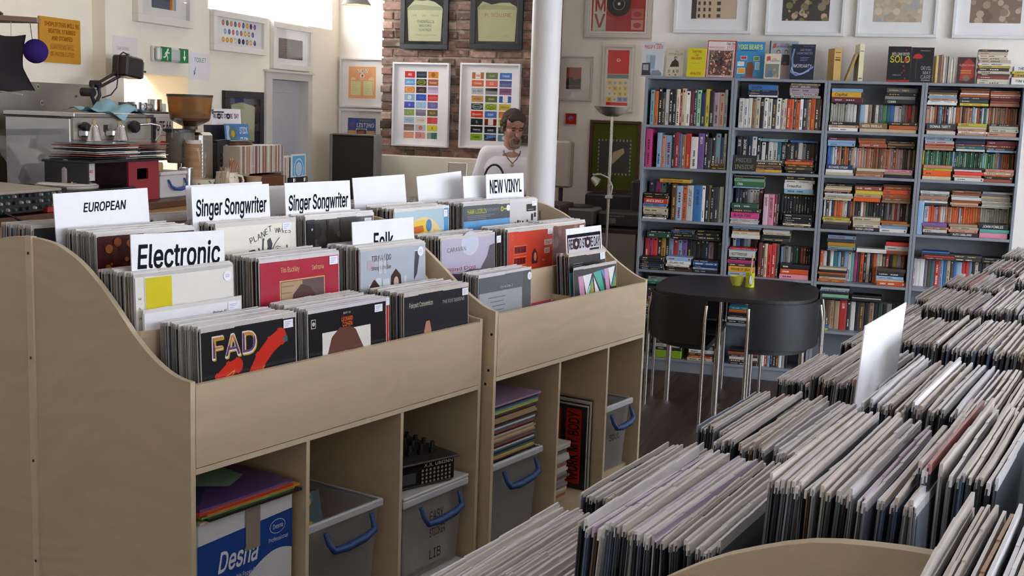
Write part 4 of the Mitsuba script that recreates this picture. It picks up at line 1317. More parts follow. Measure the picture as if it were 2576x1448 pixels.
loose('thick tan old hardback standing upright', -.300, .05, .048, .13, .205, '#b8913c', 20, 0, [(.62, .66, '#5a4020'), (.70, .72, '#5a4020'), (.86, .88, '#5a4020')])
loose('thin tan old book leaning against a cream hardback', -.222, .06, .014, .12, .185, '#b39050', 8, 18)
loose('cream spined hardback the tan book leans on', -.145, .06, .030, .13, .235, '#d6d0a8', 14, 0, [(.80, .82, '#6a6440'), (.06, .09, '#6a6440')])


def ct_solo(a, w, h):
    a.text('WILLIAM BOYD', .022, h - .056, .018, '#c9c6c2', w=.108, bold=True)
    a.text('SOLO', .012, h - .100, .040, '#cabb2e', w=.122, bold=True)
    a.rect(.0, .0, w, .012, '#a82c2c')
    a.disc(.113, h - .085, .012, '#b83a3a', .0016)
    for x, y in ((.098, .10), (.104, .072), (.092, .058), (.112, .022), (.108, .20)):
        a.disc(x, y, .005, '#a82c34', .001)
    a.text('A Bond novel', .036, .040, .007, '#b5b2ae', w=.05)


def ct_devil(a, w, h):
    a.flat(blob([(.010, h - .066), (.020, h - .048), (.044, h - .040), (.064, h - .054), (.066, h - .064), (.040, h - .070)], .004), '#c23430', .0008)
    a.flat(sg.LineString([(.036, h - .07), (.03, h - .12), (.034, .02)]).buffer(.002), '#4a4448', .0008)
    for i, (t, q) in enumerate((('DEVIL', .062), ('MAY', .050), ('CARE', .060))):
        a.text(t, w - .010 - q, .066 - .028 * i + .012, .022, '#b5b6ba', w=q)
    a.rect(w - .066, .010, w - .012, .016, '#8a8b90')
    a.rect(.05, h - .022, .11, h - .019, '#9a9a9e')


cover_book('black book cover with yellow title and red drops', .030, .030, .140, .222, .035, '#222126', ct_solo, 4, spin=-4)
cover_book('black book cover with a red flower shape and grey title', .172, .022, .134, .218, .040, '#232226', ct_devil, 4, spin=-4)
for i, c in enumerate(['#c9b060', '#5a4a40', '#9a6a4a', '#c4b6a0', '#8a7a84', '#a9a494', '#c9c2b4', '#b8a890']):
    t = (.014, .016, .012, .014, .010, .014, .012, .012)[i]
    loose(f'{colour_name(c)} thin book, {ORD[i]} in the short row beside the black covers', .325 + .0148 * i, .05, t, .12, .170 + .006 * (i % 3) - .003 * i, c, 10)


def ct_agatha(a, w, h):
    a.flat(blob([(.02, .02), (.03, .12), (.065, .155), (.095, .13), (.10, .05), (.07, .02)], .005), '#a8382a', .0006)
    a.text('Agatha Christie', .010, h - .055, .012, '#d9b6a0', w=w * .86)
    a.rect(.02, .076, .085, .084, '#c4803a', .0009)
    a.rect(.02, .062, .085, .070, '#c4803a', .0009)
    a.disc(.055, .034, .020, '#7c6a5c', .0010)


cover_book('dark red paperback cover with an orange figure shape', .452, .040, .108, .165, .014, '#4a2a28', ct_agatha, 8)
z = TOPZ + .001
cols = ['#d3ccb4', '#c9c9b8', '#8a4034', '#4a3a30', '#c9b8a0', '#3a3230', '#b8a03a', '#dcd9d0', '#bcae94', '#c9bfa6', '#d6cdb6', '#bfae98', '#3c3834']
for i, c in enumerate(cols):
    k = thing('book', f'{colour_name(c)} paperback, {ORD[i]} from the bottom of the tall pile on the rightmost bookcase', 'book', 'tall pile of paperbacks on top')
    t = .0135 + .003 * (i % 3)
    dx, w = (rb.uniform(-.004, .004) + (.0 if i < 9 else -.004), .182 if i < 9 else .168)
    MB(mv(.575 + dx, BY + .03, z)).box(0, w, 0, .115, 0, t - .0006, c).put(k, 'satin')
    part(k, 'spine_lettering', spine_print(frame((.575 + dx, BY + .03, z), (1, 0, 0), (0, 0, 1)), w, t, c, '', rb, False), 'matte')
    z += t
z = TOPZ + .001
for i, (c, t, s) in enumerate((('#e4e0d6', .044, 'TOM WOLFE'), ('#b8862c', .022, ''), ('#c6c23a', .016, ''), ('#dcdce2', .030, 'THE RIGHT STUFF'))):
    k = thing('book', f'{colour_name(c)} paperback, {ORD[i]} from the bottom of the low pile at the right end', 'book', 'low pile of paperbacks at the right end')
    MB(mv(.772 + .01 * (i % 2), BY + .02, z)).box(0, .21, 0, .12, 0, t - .0006, c).put(k, 'satin')
    part(k, 'spine_lettering', spine_print(frame((.772 + .01 * (i % 2), BY + .02, z), (1, 0, 0), (0, 0, 1)), .21, t, c, s, rb, False), 'matte')
    z += t


# ================================================================ pictures on the walls
def backwall(x, z, y):
    return frame((x, y, z), (1, 0, 0), (0, 0, 1))


def leftwall(y, z, x=None):
    return frame((XL if x is None else x, y, z), (0, 1, 0), (0, 0, 1))


def picture(label, M, w, h, rail, depth, col, mount, art, glass=True, name='framed_picture', group=None, mat='satin', back=.012):
    k = thing(name, label, 'picture', group)
    f = MB(M)
    for a in ((0, w, 0, rail), (0, w, h - rail, h), (0, rail, rail, h - rail), (w - rail, w, rail, h - rail)):
        f.rbox(a[0], a[1], a[2], a[3], .001, depth, col, .0015)
    part(k, 'frame', f, mat)
    part(k, 'mount', MB(M).box(rail * .8, w - rail * .8, rail * .8, h - rail * .8, .002, back, mount), 'matte')
    if art:
        a = MB(M @ mv(0, 0, back))
        art(a, w, h)
        part(k, 'print', a, 'matte')
    if glass:
        part(k, 'glass', MB(M).rect(rail, rail, w - rail, h - rail, '#ffffff', depth - .006), 'pane')
    return k


def label_grid(x0, y0, px, py, cw, ch, rows):
    def f(a, w, h):
        for r, row in enumerate(rows):
            for c, (col, txt, ink, kind) in enumerate(row):
                x, y = x0 + c * px, y0 - r * py - ch
                a.rect(x, y, x + cw, y + ch, col, .0004)
                if kind == 'oval':
                    a.disc(x + cw / 2, y + ch / 2, cw * .42, ink, .0007, ry=ch * .40)
                    a.disc(x + cw / 2, y + ch / 2, cw * .36, col, .0009, ry=ch * .31)
                if kind == 'disc':
                    a.disc(x + cw / 2, y + ch / 2, ch * .34, ink, .0007)
                if kind == 'half':
                    a.rect(x + cw * .42, y, x + cw, y + ch, ink, .0007)
                if kind == 'box':
                    a.rect(x + cw * .30, y + .003, x + cw * .72, y + ch, '#e9e4de', .0007)
                if kind == 'bar':
                    a.rect(x, y + ch * .55, x + cw, y + ch, ink, .0007)
                if kind == 'dots':
                    for q in (.36, .62):
                        a.disc(x + cw * q, y + ch * (.4 + .2 * (q > .5)), .004, ink, .0007, n=8)
                if kind == 'tri':
                    a.flat([(x + .004, y + ch * .25), (x + cw * .25, y + ch * .62), (x + .004, y + ch * .9), (x + cw, y + ch * .9), (x + cw, y + ch * .62), (x + cw * .1, y + ch * .22)], ink, .0007)
                if txt:
                    hh = .020 if len(txt) < 4 else .015
                    tw = min(cw * .80, len(txt) * hh * .85)
                    a.text(txt, x + cw / 2, y + ch * .5 - hh * .5, hh, ink if kind not in ('oval', 'dots') or kind == 'oval' else ink, w=tw, bold=True, mid=True, z=.0012)
    return f


GRID_A = [[('#c8323a', 'AS', '#f2e9e4', ''), ('#2c3440', 'Accord', '#6a7480', ''), ('#d9821e', '', '#8a5a1e', 'disc')],
          [('#6a9fd0', 'DECCA', '#e6eef4', ''), ('#2f3a30', 'TOPIC', '#b8b83a', 'oval'), ('#a8562c', 'honey', '#e9d8c4', '')],
          [('#d0823c', 'S S L', '#e8b478', 'oval'), ('#2a2f3a', 'JAZZ', '#c9584a', ''), ('#c8b4d6', '', '#b09ac0', 'bar')],
          [('#8fb4d4', '', '#dfe8ee', 'disc'), ('#2f55b8', 'KING', '#5c80d0', ''), ('#cc3a40', 'JUSTIN', '#e88a84', '')],
          [('#4050b8', 'M', '#a8b0e0', ''), ('#9cc4dc', 'Z', '#7aa8c8', ''), ('#6c64a0', 'OJ', '#9a94c0', '')],
          [('#86a058', '', '#e6d6cc', 'dots'), ('#776a88', '', '#887c98', 'bar'), ('#5c6048', 'RCA', '#d98a28', '')],
          [('#9fbcd4', 'SPARK', '#6a86a4', ''), ('#dfd3c0', 'THORN', '#a89c90', ''), ('#c23a48', '', '#cc5058', 'half')],
          [('#7c6a60', '', '#6a5a52', 'bar'), ('#b9bac2', '', '#d8785c', 'disc'), ('#d0c43a', 'X', '#2c2c28', '')],
          [('#df8f78', '', '#e8b0a0', 'dots'), ('#d08a84', 'Z', '#5a4a50', ''), ('#8c9a96', '', '#3f7470', 'half')]]
GRID_B = [[('#b0692c', 'AM', '#c23a34', 'box'), ('#66704a', 'Gull', '#b4b060', ''), ('#3a6cb4', 'CHESS', '#d6e0ec', '')],
          [('#c8592c', 'DERAM', '#ecd8c8', ''), ('#d8685c', 'EG', '#f0d0c8', ''), ('#5c6c94', '', '#3f4f8c', 'bar')],
          [('#b4b6bc', 'GO-FEET', '#34363a', ''), ('#8a8a90', '', '#3a3634', 'bar'), ('#8a5c80', 'IMMEDIATE', '#6c4468', '')],
          [('#c08a48', 'JAYBOY', '#4a3a2a', ''), ('#4a5c34', 'NEMS', '#c8c43a', ''), ('#2c50a4', '', '#c9d3e4', 'box')],
          [('#2c3c3e', 'Harvest', '#9ab0a4', 'oval'), ('#96b428', 'Pye', '#5a4a3a', 'oval'), ('#c8ac2c', 'ORIOLE', '#3a3424', '')],
          [('#cc3a2c', 'Dolphin', '#e8c8bc', ''), ('#4c70b8', 'RAK', '#dce4f0', ''), ('#cf7a28', '', '#b8641e', 'bar')],
          [('#2e3238', 'S', '#c4c6c8', ''), ('#7c3028', '', '#c8a83a', 'box'), ('#d8c42c', '', '#c0ac24', 'bar')],
          [('#26282e', 'Verve', '#dcdce0', ''), ('#23262b', 'wand', '#dfe0e2', ''), ('#38454a', '', '#4a585c', 'bar')],
          [('#86ac2c', 'YAMBO', '#2f3a1c', ''), ('#2c3038', '', '#4c7cb8', 'tri'), ('#5c8494', '', '#c4d0d4', 'disc')]]
GRPF = 'pictures hung around the shop'
picture('tall white frame with a grid of small record labels, left of the other', backwall(-3.932, 1.421, YB - .012), .504, .696, .016, .046, '#e8e8ec', '#efedf0', label_grid(.100, .624, .1045, .0630, .092, .053, GRID_A), group=None)
picture('tall white frame with a grid of small record labels, behind the man', backwall(-3.330, 1.426, YB - .012), .517, .697, .016, .046, '#e8e8ec', '#efedf0', label_grid(.094, .623, .1205, .0630, .104, .053, GRID_B), group=None)


def bag(words, torn, tint):
    def f(a, w, h):
        x0, x1, y0 = .066, w - .066, .066
        a.flat([(x0 + .006, y0), (x1, y0), (x1 + .012, .33), (x1 + .004, .345)] + torn + [(x0 - .010, .335), (x0 - .008, .31)], tint, .0006)
        a.flat([(x0 - .006, .318), (x1 + .008, .320), (x1 + .002, .345), (x0 + .05, .365), (x0 - .006, .338)], shade(tint, .86), .0009)
        for t, x, y, hh, ww, c in words:
            a.text(t, w / 2 + x, y, hh, c, w=ww, mid=True, z=.0012)
    return f


picture('black frame with an old torn record shop paper bag, left on the bricks', backwall(-3.878, 2.228, YB - .012), .424, .56, .040, .030, '#232629', '#25282b', bag(
    [('POPS', -.088, .268, .013, .036, '#4a4e50'), ('JAZZ', -.005, .268, .013, .034, '#4a4e50'), ('CLASSICS', .090, .268, .013, .072, '#7a4444'), ('SHOWELLS', .008, .214, .024, .150, '#33393e'),
     ('RECORD', .006, .182, .019, .112, '#3a4044'), ('CENTRES', .006, .148, .019, .112, '#3a4044'), ('84 High Street, West Bromwich', .010, .112, .009, .19, '#5c6468')], [(.30, .385), (.24, .40), (.18, .395), (.12, .40)], '#aeb08e'))
picture('black frame with an old yellowed record shop paper bag, beside the pillar', backwall(-3.262, 2.236, YB - .012), .450, .55, .045, .030, '#212427', '#232629', bag(
    [('P. SQUIRE', .008, .262, .028, .225, '#8a5a40'), ('record dealers', .05, .236, .008, .10, '#8c8a66'), ('SHEET MUSIC', -.06, .098, .010, .09, '#b08a5c'), ('PIANOS', -.06, .084, .010, .07, '#b08a5c'), ('HMV', .085, .102, .016, .05, '#b0704c')],
    [(.33, .375), (.26, .375), (.18, .36), (.10, .385)], '#a9a67c'))


def art_now(a, w, h):
    x0, y0, pw, ph = .080, .082, .260, .275
    a.rect(x0, y0, x0 + pw, y0 + ph, '#e0a06c', .0004)
    a.text('NOW', x0 + .078, y0 + .214, .038, '#6a4a3c', w=.105, bold=True, z=.0008)
    a.text('NOW', x0 + .081, y0 + .217, .038, '#efe9e2', w=.105, bold=True, z=.0012)
    a.disc(x0 + .130, y0 + .195, .022, '#e9e2da', .0008, ry=.020)
    a.disc(x0 + .132, y0 + .197, .010, '#8a4a34', .0011)
    a.disc(x0 + .128, y0 + .170, .026, '#d6b49a', .0009, ry=.014)
    a.flat(blob([(x0 + .02, y0 + .16), (x0 + .03, y0 + .185), (x0 + .06, y0 + .175), (x0 + .07, y0 + .16)], .003), '#e6d2a0', .0007)
    a.flat(blob([(x0 + .19, y0 + .16), (x0 + .20, y0 + .18), (x0 + .23, y0 + .185), (x0 + .245, y0 + .16)], .003), '#e6d2a0', .0007)
    for q in (.022, .142):
        a.rect(x0 + q, y0 + .025, x0 + q + .096, y0 + .150, '#d8d3a0', .0008)
        for i in range(5):
            a.rect(x0 + q + .01, y0 + .045 + .018 * i, x0 + q + .04 + .01 * (i % 3), y0 + .047 + .018 * i, '#b0ae84', .0011)
    a.flat([(x0 + .222, y0 + .148), (x0 + .226, y0 + .148), (x0 + .240, y0 + .03), (x0 + .234, y0 + .03)], '#c0b04a', .0012)


def art_listing(a, w, h):
    x0, y0, pw, ph = .078, .145, .268, .270
    a.rect(x0, y0, x0 + pw, y0 + ph, '#2c4490', .0004)
    a.text('LISTING', x0 + .082, y0 + .190, .036, '#e6e6ea', w=.170, bold=True, z=.0008, slant=.1)
    a.flat([(x0 + .01, y0 + .215), (x0 + .07, y0 + .262), (x0 + .065, y0 + .22), (x0 + .05, y0 + .18)], '#5c4a94', .0008)
    a.rect(x0 + .105, y0 + .238, x0 + .225, y0 + .256, '#6a6a5c', .0008)
    for x, c, b in ((.008, '#d0962a', '#e6d9b8'), (.190, '#d0962a', '#e6d9b8')):
        a.rect(x0 + x - .003, y0 + .09, x0 + x + .069, y0 + .158, b, .0007)
        a.rect(x0 + x, y0 + .093, x0 + x + .066, y0 + .155, c, .0010)
    a.rect(x0 + .080, y0 + .05, x0 + .184, y0 + .178, '#e4e4e2', .0007)
    a.rect(x0 + .084, y0 + .055, x0 + .180, y0 + .172, '#3c3a34', .0010)
    a.flat([(x0 + .096, y0 + .06), (x0 + .094, y0 + .15), (x0 + .155, y0 + .16), (x0 + .165, y0 + .07)], '#b04a3c', .0013)


picture('white frame with an orange print reading NOW, in the alcove', backwall(-4.592, 1.729, YA - .001), .50, .433, .018, .035, '#e9e9ec', '#eceaea', art_now)
picture('white frame with a blue print reading LISTING, below the orange one', backwall(-4.592, 1.222, YA - .001), .50, .493, .018, .035, '#e6e6ea', '#e4e2e2', art_listing)


def art_hmv(a, w, h):
    x0, y0, pw, ph = .055, .052, .45, .45
    a.rect(x0 - .018, y0 - .018, x0 + pw + .018, y0 + ph + .018, '#3c3436', .0002)
    a.rect(x0 - .016, y0 - .016, x0 + pw + .016, y0 + ph + .016, '#ddd6d6', .0004)
    a.rect(x0, y0, x0 + pw, y0 + ph, '#9c2a2a', .0006)
    a.rect(x0 + .014, y0 + .003, x0 + .124, y0 + ph, '#c9c3b4', .0009)
    a.rect(x0 + .028, y0 + .003, x0 + .124, y0 + .14, '#b4beb4', .0010)
    for t, y in (('V', .032), ('M', .162), ('H', .292)):
        a.text(t, x0 + .069, y0 + y, .105, '#9a3034', w=.096, bold=True, mid=True, z=.0014)
    a.flat([(x0 + .03, y0 + .152), (x0 + .062, y0 + .146), (x0 + .07, y0 + .10), (x0 + .078, y0 + .146), (x0 + .11, y0 + .152), (x0 + .078, y0 + .160), (x0 + .07, y0 + .19), (x0 + .062, y0 + .160)], '#b9c2b8', .0018)
    a.disc(x0 + .228, y0 + .222, .102, '#26231f', .0010, n=40)
    a.disc(x0 + .228, y0 + .222, .049, '#d8d0c8', .0013, n=30)
    a.disc(x0 + .228, y0 + .222, .047, '#2a2724', .0016, n=30)
    a.disc(x0 + .228, y0 + .222, .012, '#d6cdbc', .0019)
    for y, c in ((.105, '#a85c5a'), (.015, '#b8837c')):
        a.rect(x0 + .335, y0 + y, x0 + .435, y0 + y + .078, c, .0009)
        a.disc(x0 + .385, y0 + y + .035, .034, '#963a3c', .0012, ry=.022)


picture('white frame with a red print with a black record disc', backwall(-2.386, 2.368, YA - .001), .56, .60, .022, .03, '#cfc8c4', '#d8d2cf', art_hmv)


def art_tube(a, w, h):
    x0, y0, pw, ph = .043, .052, .180, .452
    a.rect(x0, y0, x0 + pw, y0 + ph, '#d9c9a0', .0004)
    a.rect(x0, y0 + .258, x0 + pw, y0 + ph, '#c42a24', .0007)
    a.disc(x0 + .09, y0 + .370, .015, '#e0b0a4', .0010)
    a.disc(x0 + .09, y0 + .370, .010, '#c42a24', .0013)
    a.rect(x0 + .07, y0 + .367, x0 + .11, y0 + .373, '#e0b0a4', .0016)
    a.rect(x0, y0 + .222, x0 + pw, y0 + .255, '#6c8288', .0007)
    a.rect(x0, y0, x0 + pw, y0 + .026, '#c43034', .0007)
    for r in range(4):
        for c in range(4):
            col = ['#d8c27c', '#d4bc74', '#dcc98c', '#d2ba6e'][(r + c) % 4]
            if (r, c) in ((0, 2), (0, 3)):
                col = '#8a94c8'
            if (r, c) in ((0, 1), (3, 1), (3, 3), (1, 0)):
                col = '#c4c8c8'
            if (r, c) == (0, 0):
                col = '#dca838'
            x, y = x0 + .006 + .044 * c, y0 + .032 + .045 * r
            a.rect(x, y, x + .040, y + .038, col, .0007)
            a.disc(x + .020, y + .019, .010, shade(col, .82), .0010, n=10)


picture('tall white frame with a red and cream print of small tiles', backwall(-2.219, 1.765, YA - .001), .266, .548, .020, .035, '#d3ccc8', '#d9d3d0', art_tube)


def art_sunset(a, w, h):
    x0, y0, pw, ph = .075, .095, .128, .180
    a.rect(x0, y0, x0 + pw, y0 + ph, '#94402e', .0004)
    a.flat([(x0, y0), (x0, y0 + .082), (x0 + .03, y0 + .098), (x0 + .05, y0 + .10), (x0 + .07, y0 + .072), (x0 + .10, y0 + .085), (x0 + pw, y0 + .085), (x0 + pw, y0)], '#33261f', .0007)
    a.rect(x0, y0 + .024, x0 + pw, y0 + .028, '#7a4a2c', .0010)


picture('pale wooden frame with a small dark red sunset print beside the pillar', backwall(-2.600, 1.846, YA - .001), .298, .366, .012, .025, '#c9bfb8', '#d2cac6', art_sunset)


def art_small_red(a, w, h):
    a.rect(.005, .005, w - .005, h - .005, '#a8302e', .0004)
    a.disc(w * .5, h * .52, .024, '#b84a3c', .0007)
    a.disc(w * .5, h * .52, .022, '#5c86b8', .0010, a0=.35, a1=.35 + PI)


picture('small square red picture with a blue half disc', backwall(-2.522, 1.646, YA - .001), .102, .097, .005, .018, '#bdb2a4', '#a8302e', art_small_red)


def photo_art(x0, pw, cols, seed, kind):
    def f(a, w, h):
        r = random.Random(seed)
        y0 = .098
        a.rect(x0, y0, x0 + pw, y0 + .40, cols[0], .0004)
        if kind == 'house':
            a.rect(x0 + .035, y0, x0 + pw - .002, y0 + .33, cols[1], .0007)
            for i in range(4):
                for j in range(5):
                    a.rect(x0 + .045 + .036 * i + (.02 if i > 2 else 0), y0 + .008 + .042 * j, x0 + .060 + .036 * i + (.03 if i > 2 else 0), y0 + .032 + .042 * j, '#3a3634', .0010)
        else:
            for i in range(46):
                a.flat(sg.Point(x0 + r.uniform(.01, pw - .01), y0 + r.uniform(0, .3)).buffer(r.uniform(.008, .03), 2).intersection(sg.box(x0, y0, x0 + pw, y0 + .4)), r.choice(cols[1:]), .0006 + i * 2e-5)
    return f


for i, (x, w, z, x0, pw, cols, kind, lab) in enumerate((
        (-1.391, .521, 2.309, .113, .306, ['#3a3633', '#bfa68c'], 'house', 'large white frame with a photograph of a building front'),
        (-.772, .512, 2.302, .104, .306, ['#3b3430', '#a08a70', '#8a765e', '#b49c80', '#2e2a28', '#6f7040'], 'mix', 'large white frame with a brown and black collage print'),
        (-.187, .507, 2.300, .104, .306, ['#b3a490', '#bdae98', '#a99a86', '#c4b8a4', '#9fa4a0'], 'mix', 'large white frame with a pale sandy print'),
        (.413, .507, 2.300, .101, .306, ['#7a6656', '#9c8674', '#8a7260', '#b09a86', '#6a5648'], 'mix', 'large white frame with a brown stone print at the right edge'))):
    picture(lab, backwall(x, z, YBK - .001), w, .72, .020, .04, '#e2e4e4', '#e4e4e4', photo_art(x0, pw, cols, i, kind))


# left wall
def art_circles(a, w, h):
    r = random.Random(3)
    cols = ['#b8505a', '#3c4a2c', '#c8643a', '#35405a', '#c24048', '#4a5a8a', '#d09a4a', '#5c3a48', '#7a5a94', '#7a8aa4', '#3c54a4', '#c43a38', '#5a68a4', '#94444e', '#c8a83a', '#b09a6c', '#5a6490', '#d8a03a', '#d09428', '#d8a030', '#c8c8a8', '#34405c', '#3c3440', '#8c8c7c', '#d89a54', '#4a5488']
    n = 0
    for row, (y, m, off) in enumerate(((.205, 9, 0), (.145, 8, .028), (.085, 9, 0))):
        for i in range(m):
            x = .165 + off + .058 * i
            c = cols[n % len(cols)]
            a.disc(x, y, .020, c, .0006, n=16, ry=.021)
            a.disc(x, y, .007, shade(c, 1.5), .0009, n=8)
            n += 1


picture('white frame with rows of small coloured record labels under the high window', leftwall(7.695, 2.102), .775, .285, .045, .04, '#e6e2da', '#dcdcdf', art_circles)


def art_black_card(a, w, h):
    a.flat(sg.box(.135, .10, .53, .235).buffer(.012), '#4a4a48', .0006)
    for i in range(5):
        a.rect(.16, .13 + .02 * i, .30 + .03 * (i % 3), .134 + .02 * i, '#6a625e', .0010)


picture('white frame with a dark rounded card above the door', leftwall(8.585, 2.010), .68, .365, .045, .04, '#e6e2da', '#d9d9dc', art_black_card)


def art_stripes(a, w, h):
    a.rect(.195, .105, .48, .40, '#4a5068', .0004)
    for x, c in ((.41, '#c8583c'), (.435, '#c8a84a'), (.458, '#6a94c8')):
        a.rect(x, .105, x + .024, .40, c, .0007)
    a.disc(.35, .27, .05, '#b8404a', .0007)


picture('white frame with a blue grey print with coloured stripes over the exit sign', leftwall(6.765, 2.228), .655, .46, .050, .045, '#e4dfd4', '#d9d7d2', art_stripes)


def art_dark_bag(a, w, h):
    a.flat([(.12, .08), (.46, .08), (.47, .34), (.40, .355), (.28, .37), (.16, .36), (.11, .352)], '#9a9c78', .0006)
    a.flat(blob([(.33, .15), (.34, .20), (.36, .21), (.36, .15)], .006), '#3c3a38', .0009)


picture('black frame with a green grey paper bag beside the door', leftwall(7.862, 1.365), .575, .455, .055, .035, '#23252c', '#26282e', art_dark_bag)

# exit sign
k = thing('exit_sign', 'lit green exit sign with a running man and a down arrow', 'sign')
M = leftwall(6.958, 1.986)
part(k, 'base', MB(M).rbox(0, .375, .0, .10, .001, .022, '#d9d6cc', .003), 'satin')
part(k, 'diffuser', MB(M).rbox(.010, .370, .004, .096, .022, .060, '#b9bfbd', .012), 'gloss')
m = MB(M)
for x0, x1 in ((.045, .155), (.262, .362)):
    m.box(x0, x1, .003, .097, .024, .0612, '#1c7a44')
part(k, 'green_panel', m, 'satin')
m = MB(M @ mv(0, 0, .0614))
m.disc(.112, .080, .009, '#e4efe6', .0006)
for line, r in (([(.104, .070), (.094, .045)], .007), ([(.104, .066), (.085, .060), (.078, .048)], .0035), ([(.106, .066), (.122, .056), (.130, .062)], .0035), ([(.095, .046), (.110, .032), (.106, .014)], .0045), ([(.093, .046), (.082, .032), (.062, .030)], .0045)):
    m.flat(sg.LineString(line).buffer(r), '#e4efe6')
m.flat(shapely.union_all([sg.box(.307, .040, .317, .085), sg.Polygon([(.294, .045), (.330, .045), (.312, .014)])]), '#e4efe6')
part(k, 'pictogram', m, 'matte')


def paper(label, M, w, h, c, art=None, cat='notice'):
    k = thing('paper_notice', label, cat)
    MB(M).box(0, w, 0, h, .0005, .0015, c).put(k, 'matte')
    if art:
        a = MB(M @ mv(0, 0, .0015))
        art(a)
        part(k, 'lettering', a, 'matte')


paper('white paper with TOILET and an arrow in green pen', leftwall(7.425, 1.885), .272, .188, '#dcd6dc', lambda a: (a.text('TOILET', .06, .122, .030, '#3a8a80', w=.16), a.flat(shapely.union_all([sg.LineString([(.082, .085), (.062, .035)]).buffer(.0035), sg.LineString([(.060, .060), (.060, .033), (.078, .045)]).buffer(.003)]), '#3a7a9a')))
paper('white paper with faint handwriting about smoking beside the exit sign', leftwall(6.552, 1.952), .258, .172, '#dbd3d2', lambda a: (a.text('SMOKING', .040, .085, .022, '#b3aab2', w=.13), a.text('BREAK', .09, .050, .018, '#b9b0b8', w=.10)))
paper('pale blue notice on the wall behind the grinder', leftwall(7.015, 1.56), .12, .15, '#c9dadd', lambda a: (a.disc(.03, .12, .014, '#5a94b4'), a.rect(.02, .04, .10, .044, '#a0b8c0')))
paper('white notice with red panels behind the grinder', leftwall(7.015, 1.385), .15, .170, '#dcd2ce', lambda a: (a.rect(.05, .11, .14, .15, '#c4444c'), a.rect(.05, .04, .14, .075, '#c8362e')))


def art_yellow_sign(a):
    for i, (t, w) in enumerate((('SHOPLIFTERS WILL BE', .32), ('BEATEN, STABBED', .25), ('AND STOMPED', .19), ('SURVIVORS WILL', .22), ('BE PROSECUTED', .22))):
        a.text(t, .20, .208 - .040 * i - (.012 if i > 2 else 0), .024, '#8a4a1e', w=w, mid=True, bold=i < 3)
    a.rect(.10, .104, .31, .106, '#8a4a1e')


k = thing('warning_sign', 'ochre sign with brown capitals on the cream wall at the left', 'sign')
M = leftwall(5.975, 1.935, XL2)
MB(M).prism(sg.box(.004, .004, .366, .251).buffer(.008), .001, .010, '#c48a26', side='#9a6a1c').put(k, 'satin')
a = MB(M @ mv(0, 0, .010))
art_yellow_sign(a)
part(k, 'lettering', a, 'matte')

# ================================================================ coffee counter along the left wall
CZ = 1.18
k = thing('counter', 'wooden coffee counter along the left wall', 'counter')
part(k, 'worktop', MB().rbox(XL2 + .002, -3.745, 3.2, YP - .002, CZ - .04, CZ, '#5c3d26', .004).rbox(XL + .002, -3.745, YP - .002, 8.05, CZ - .04, CZ, '#5c3d26', .004), 'satin')
part(k, 'front_panel', MB().box(-3.80, -3.78, 3.2, 8.03, 0, CZ - .04, '#a8794a'), 'satin')
part(k, 'end_panel', MB().box(XL + .01, -3.78, 8.01, 8.03, 0, CZ - .04, '#a8794a'), 'satin')
k = thing('splashback', 'stainless steel splashback with bolts behind the coffee machine', 'splashback')
part(k, 'sheet', MB().box(XL2 + .001, XL2 + .006, 4.2, 6.472, CZ + .001, 1.812, '#77736c'), 'steel')
for y, z in ((5.952, 1.786), (5.984, 1.694), (5.834, 1.628), (5.71, 1.618), (5.925, 1.606), (5.78, 1.52), (5.60, 1.47), (6.10, 1.50), (5.55, 1.74), (6.30, 1.74)):
    part(k, 'bolt', MB(leftwall(y, z, XL2 + .006)).disc(0, 0, .014, '#b8ad90', .001, n=14).lathe([(0, .008), (.006, .007), (.009, .002), (.009, 0)], '#5a5448', 12), 'satin')

# espresso machine
MX = -4.15
k = thing('espresso_machine', 'two group espresso machine of brushed steel on the counter', 'coffee machine')
part(k, 'body', MB().rbox(-4.60, MX - .02, 5.53, 6.26, CZ + .06, 1.625, '#8a857c', .01), 'steel')
part(k, 'front_panel', MB().rbox(MX - .022, MX, 5.53, 6.255, 1.50, 1.625, '#a09a90', .004).rbox(MX - .022, MX, 5.53, 6.255, 1.27, 1.50, '#a39d92', .004), 'satin')
part(k, 'cup_rail', MB().rbox(-4.60, MX + .01, 5.52, 6.27, 1.625, 1.650, '#6e6a64', .004), 'steel')
part(k, 'side_panel', MB().rbox(-4.58, MX + .004, 6.256, 6.30, 1.30, 1.63, '#2c2c30', .004), 'satin')
part(k, 'drip_tray', MB().rbox(-4.40, MX + .20, 5.56, 6.24, CZ + .02, CZ + .075, '#7c7a76', .006), 'steel')
for y in (5.60, 6.20):
    part(k, 'foot', MB(mv(-4.2, y, CZ)).lathe([(0, 0), (.02, 0), (.018, .06), (0, .06)], '#222222', 12), 'satin')
for y in (5.60, 5.84):
    g = part(k, 'group_head', MB(mv(MX + .075, y, 1.505)).lathe([(0, .085), (.012, .085), (.018, .075), (.026, .07), (.042, 0), (.045, -.006), (.030, -.010), (0, -.012)], '#cccccc', 24), 'chrome')
    part(k, 'portafilter', MB(mv(MX + .075, y, 1.472)).lathe([(0, .02), (.036, .02), (.038, 0), (.030, -.018), (0, -.02)], '#bbbbbb', 20).tube([(.03, .02, 0), (.07, .075, -.005)], .008, '#bbbbbb'), 'chrome')
    part(k, 'portafilter_handle', MB(mv(MX + .075, y, 1.472)).tube([(.07, .075, -.005), (.09, .115, -.010), (.11, .15, -.012)], [.010, .014, .011], '#26262a'), 'satin')
part(k, 'group_mount', MB().rbox(MX, MX + .06, 5.56, 5.64, 1.52, 1.56, '#aaaaaa', .008).rbox(MX, MX + .06, 5.80, 5.88, 1.52, 1.56, '#aaaaaa', .008), 'chrome')
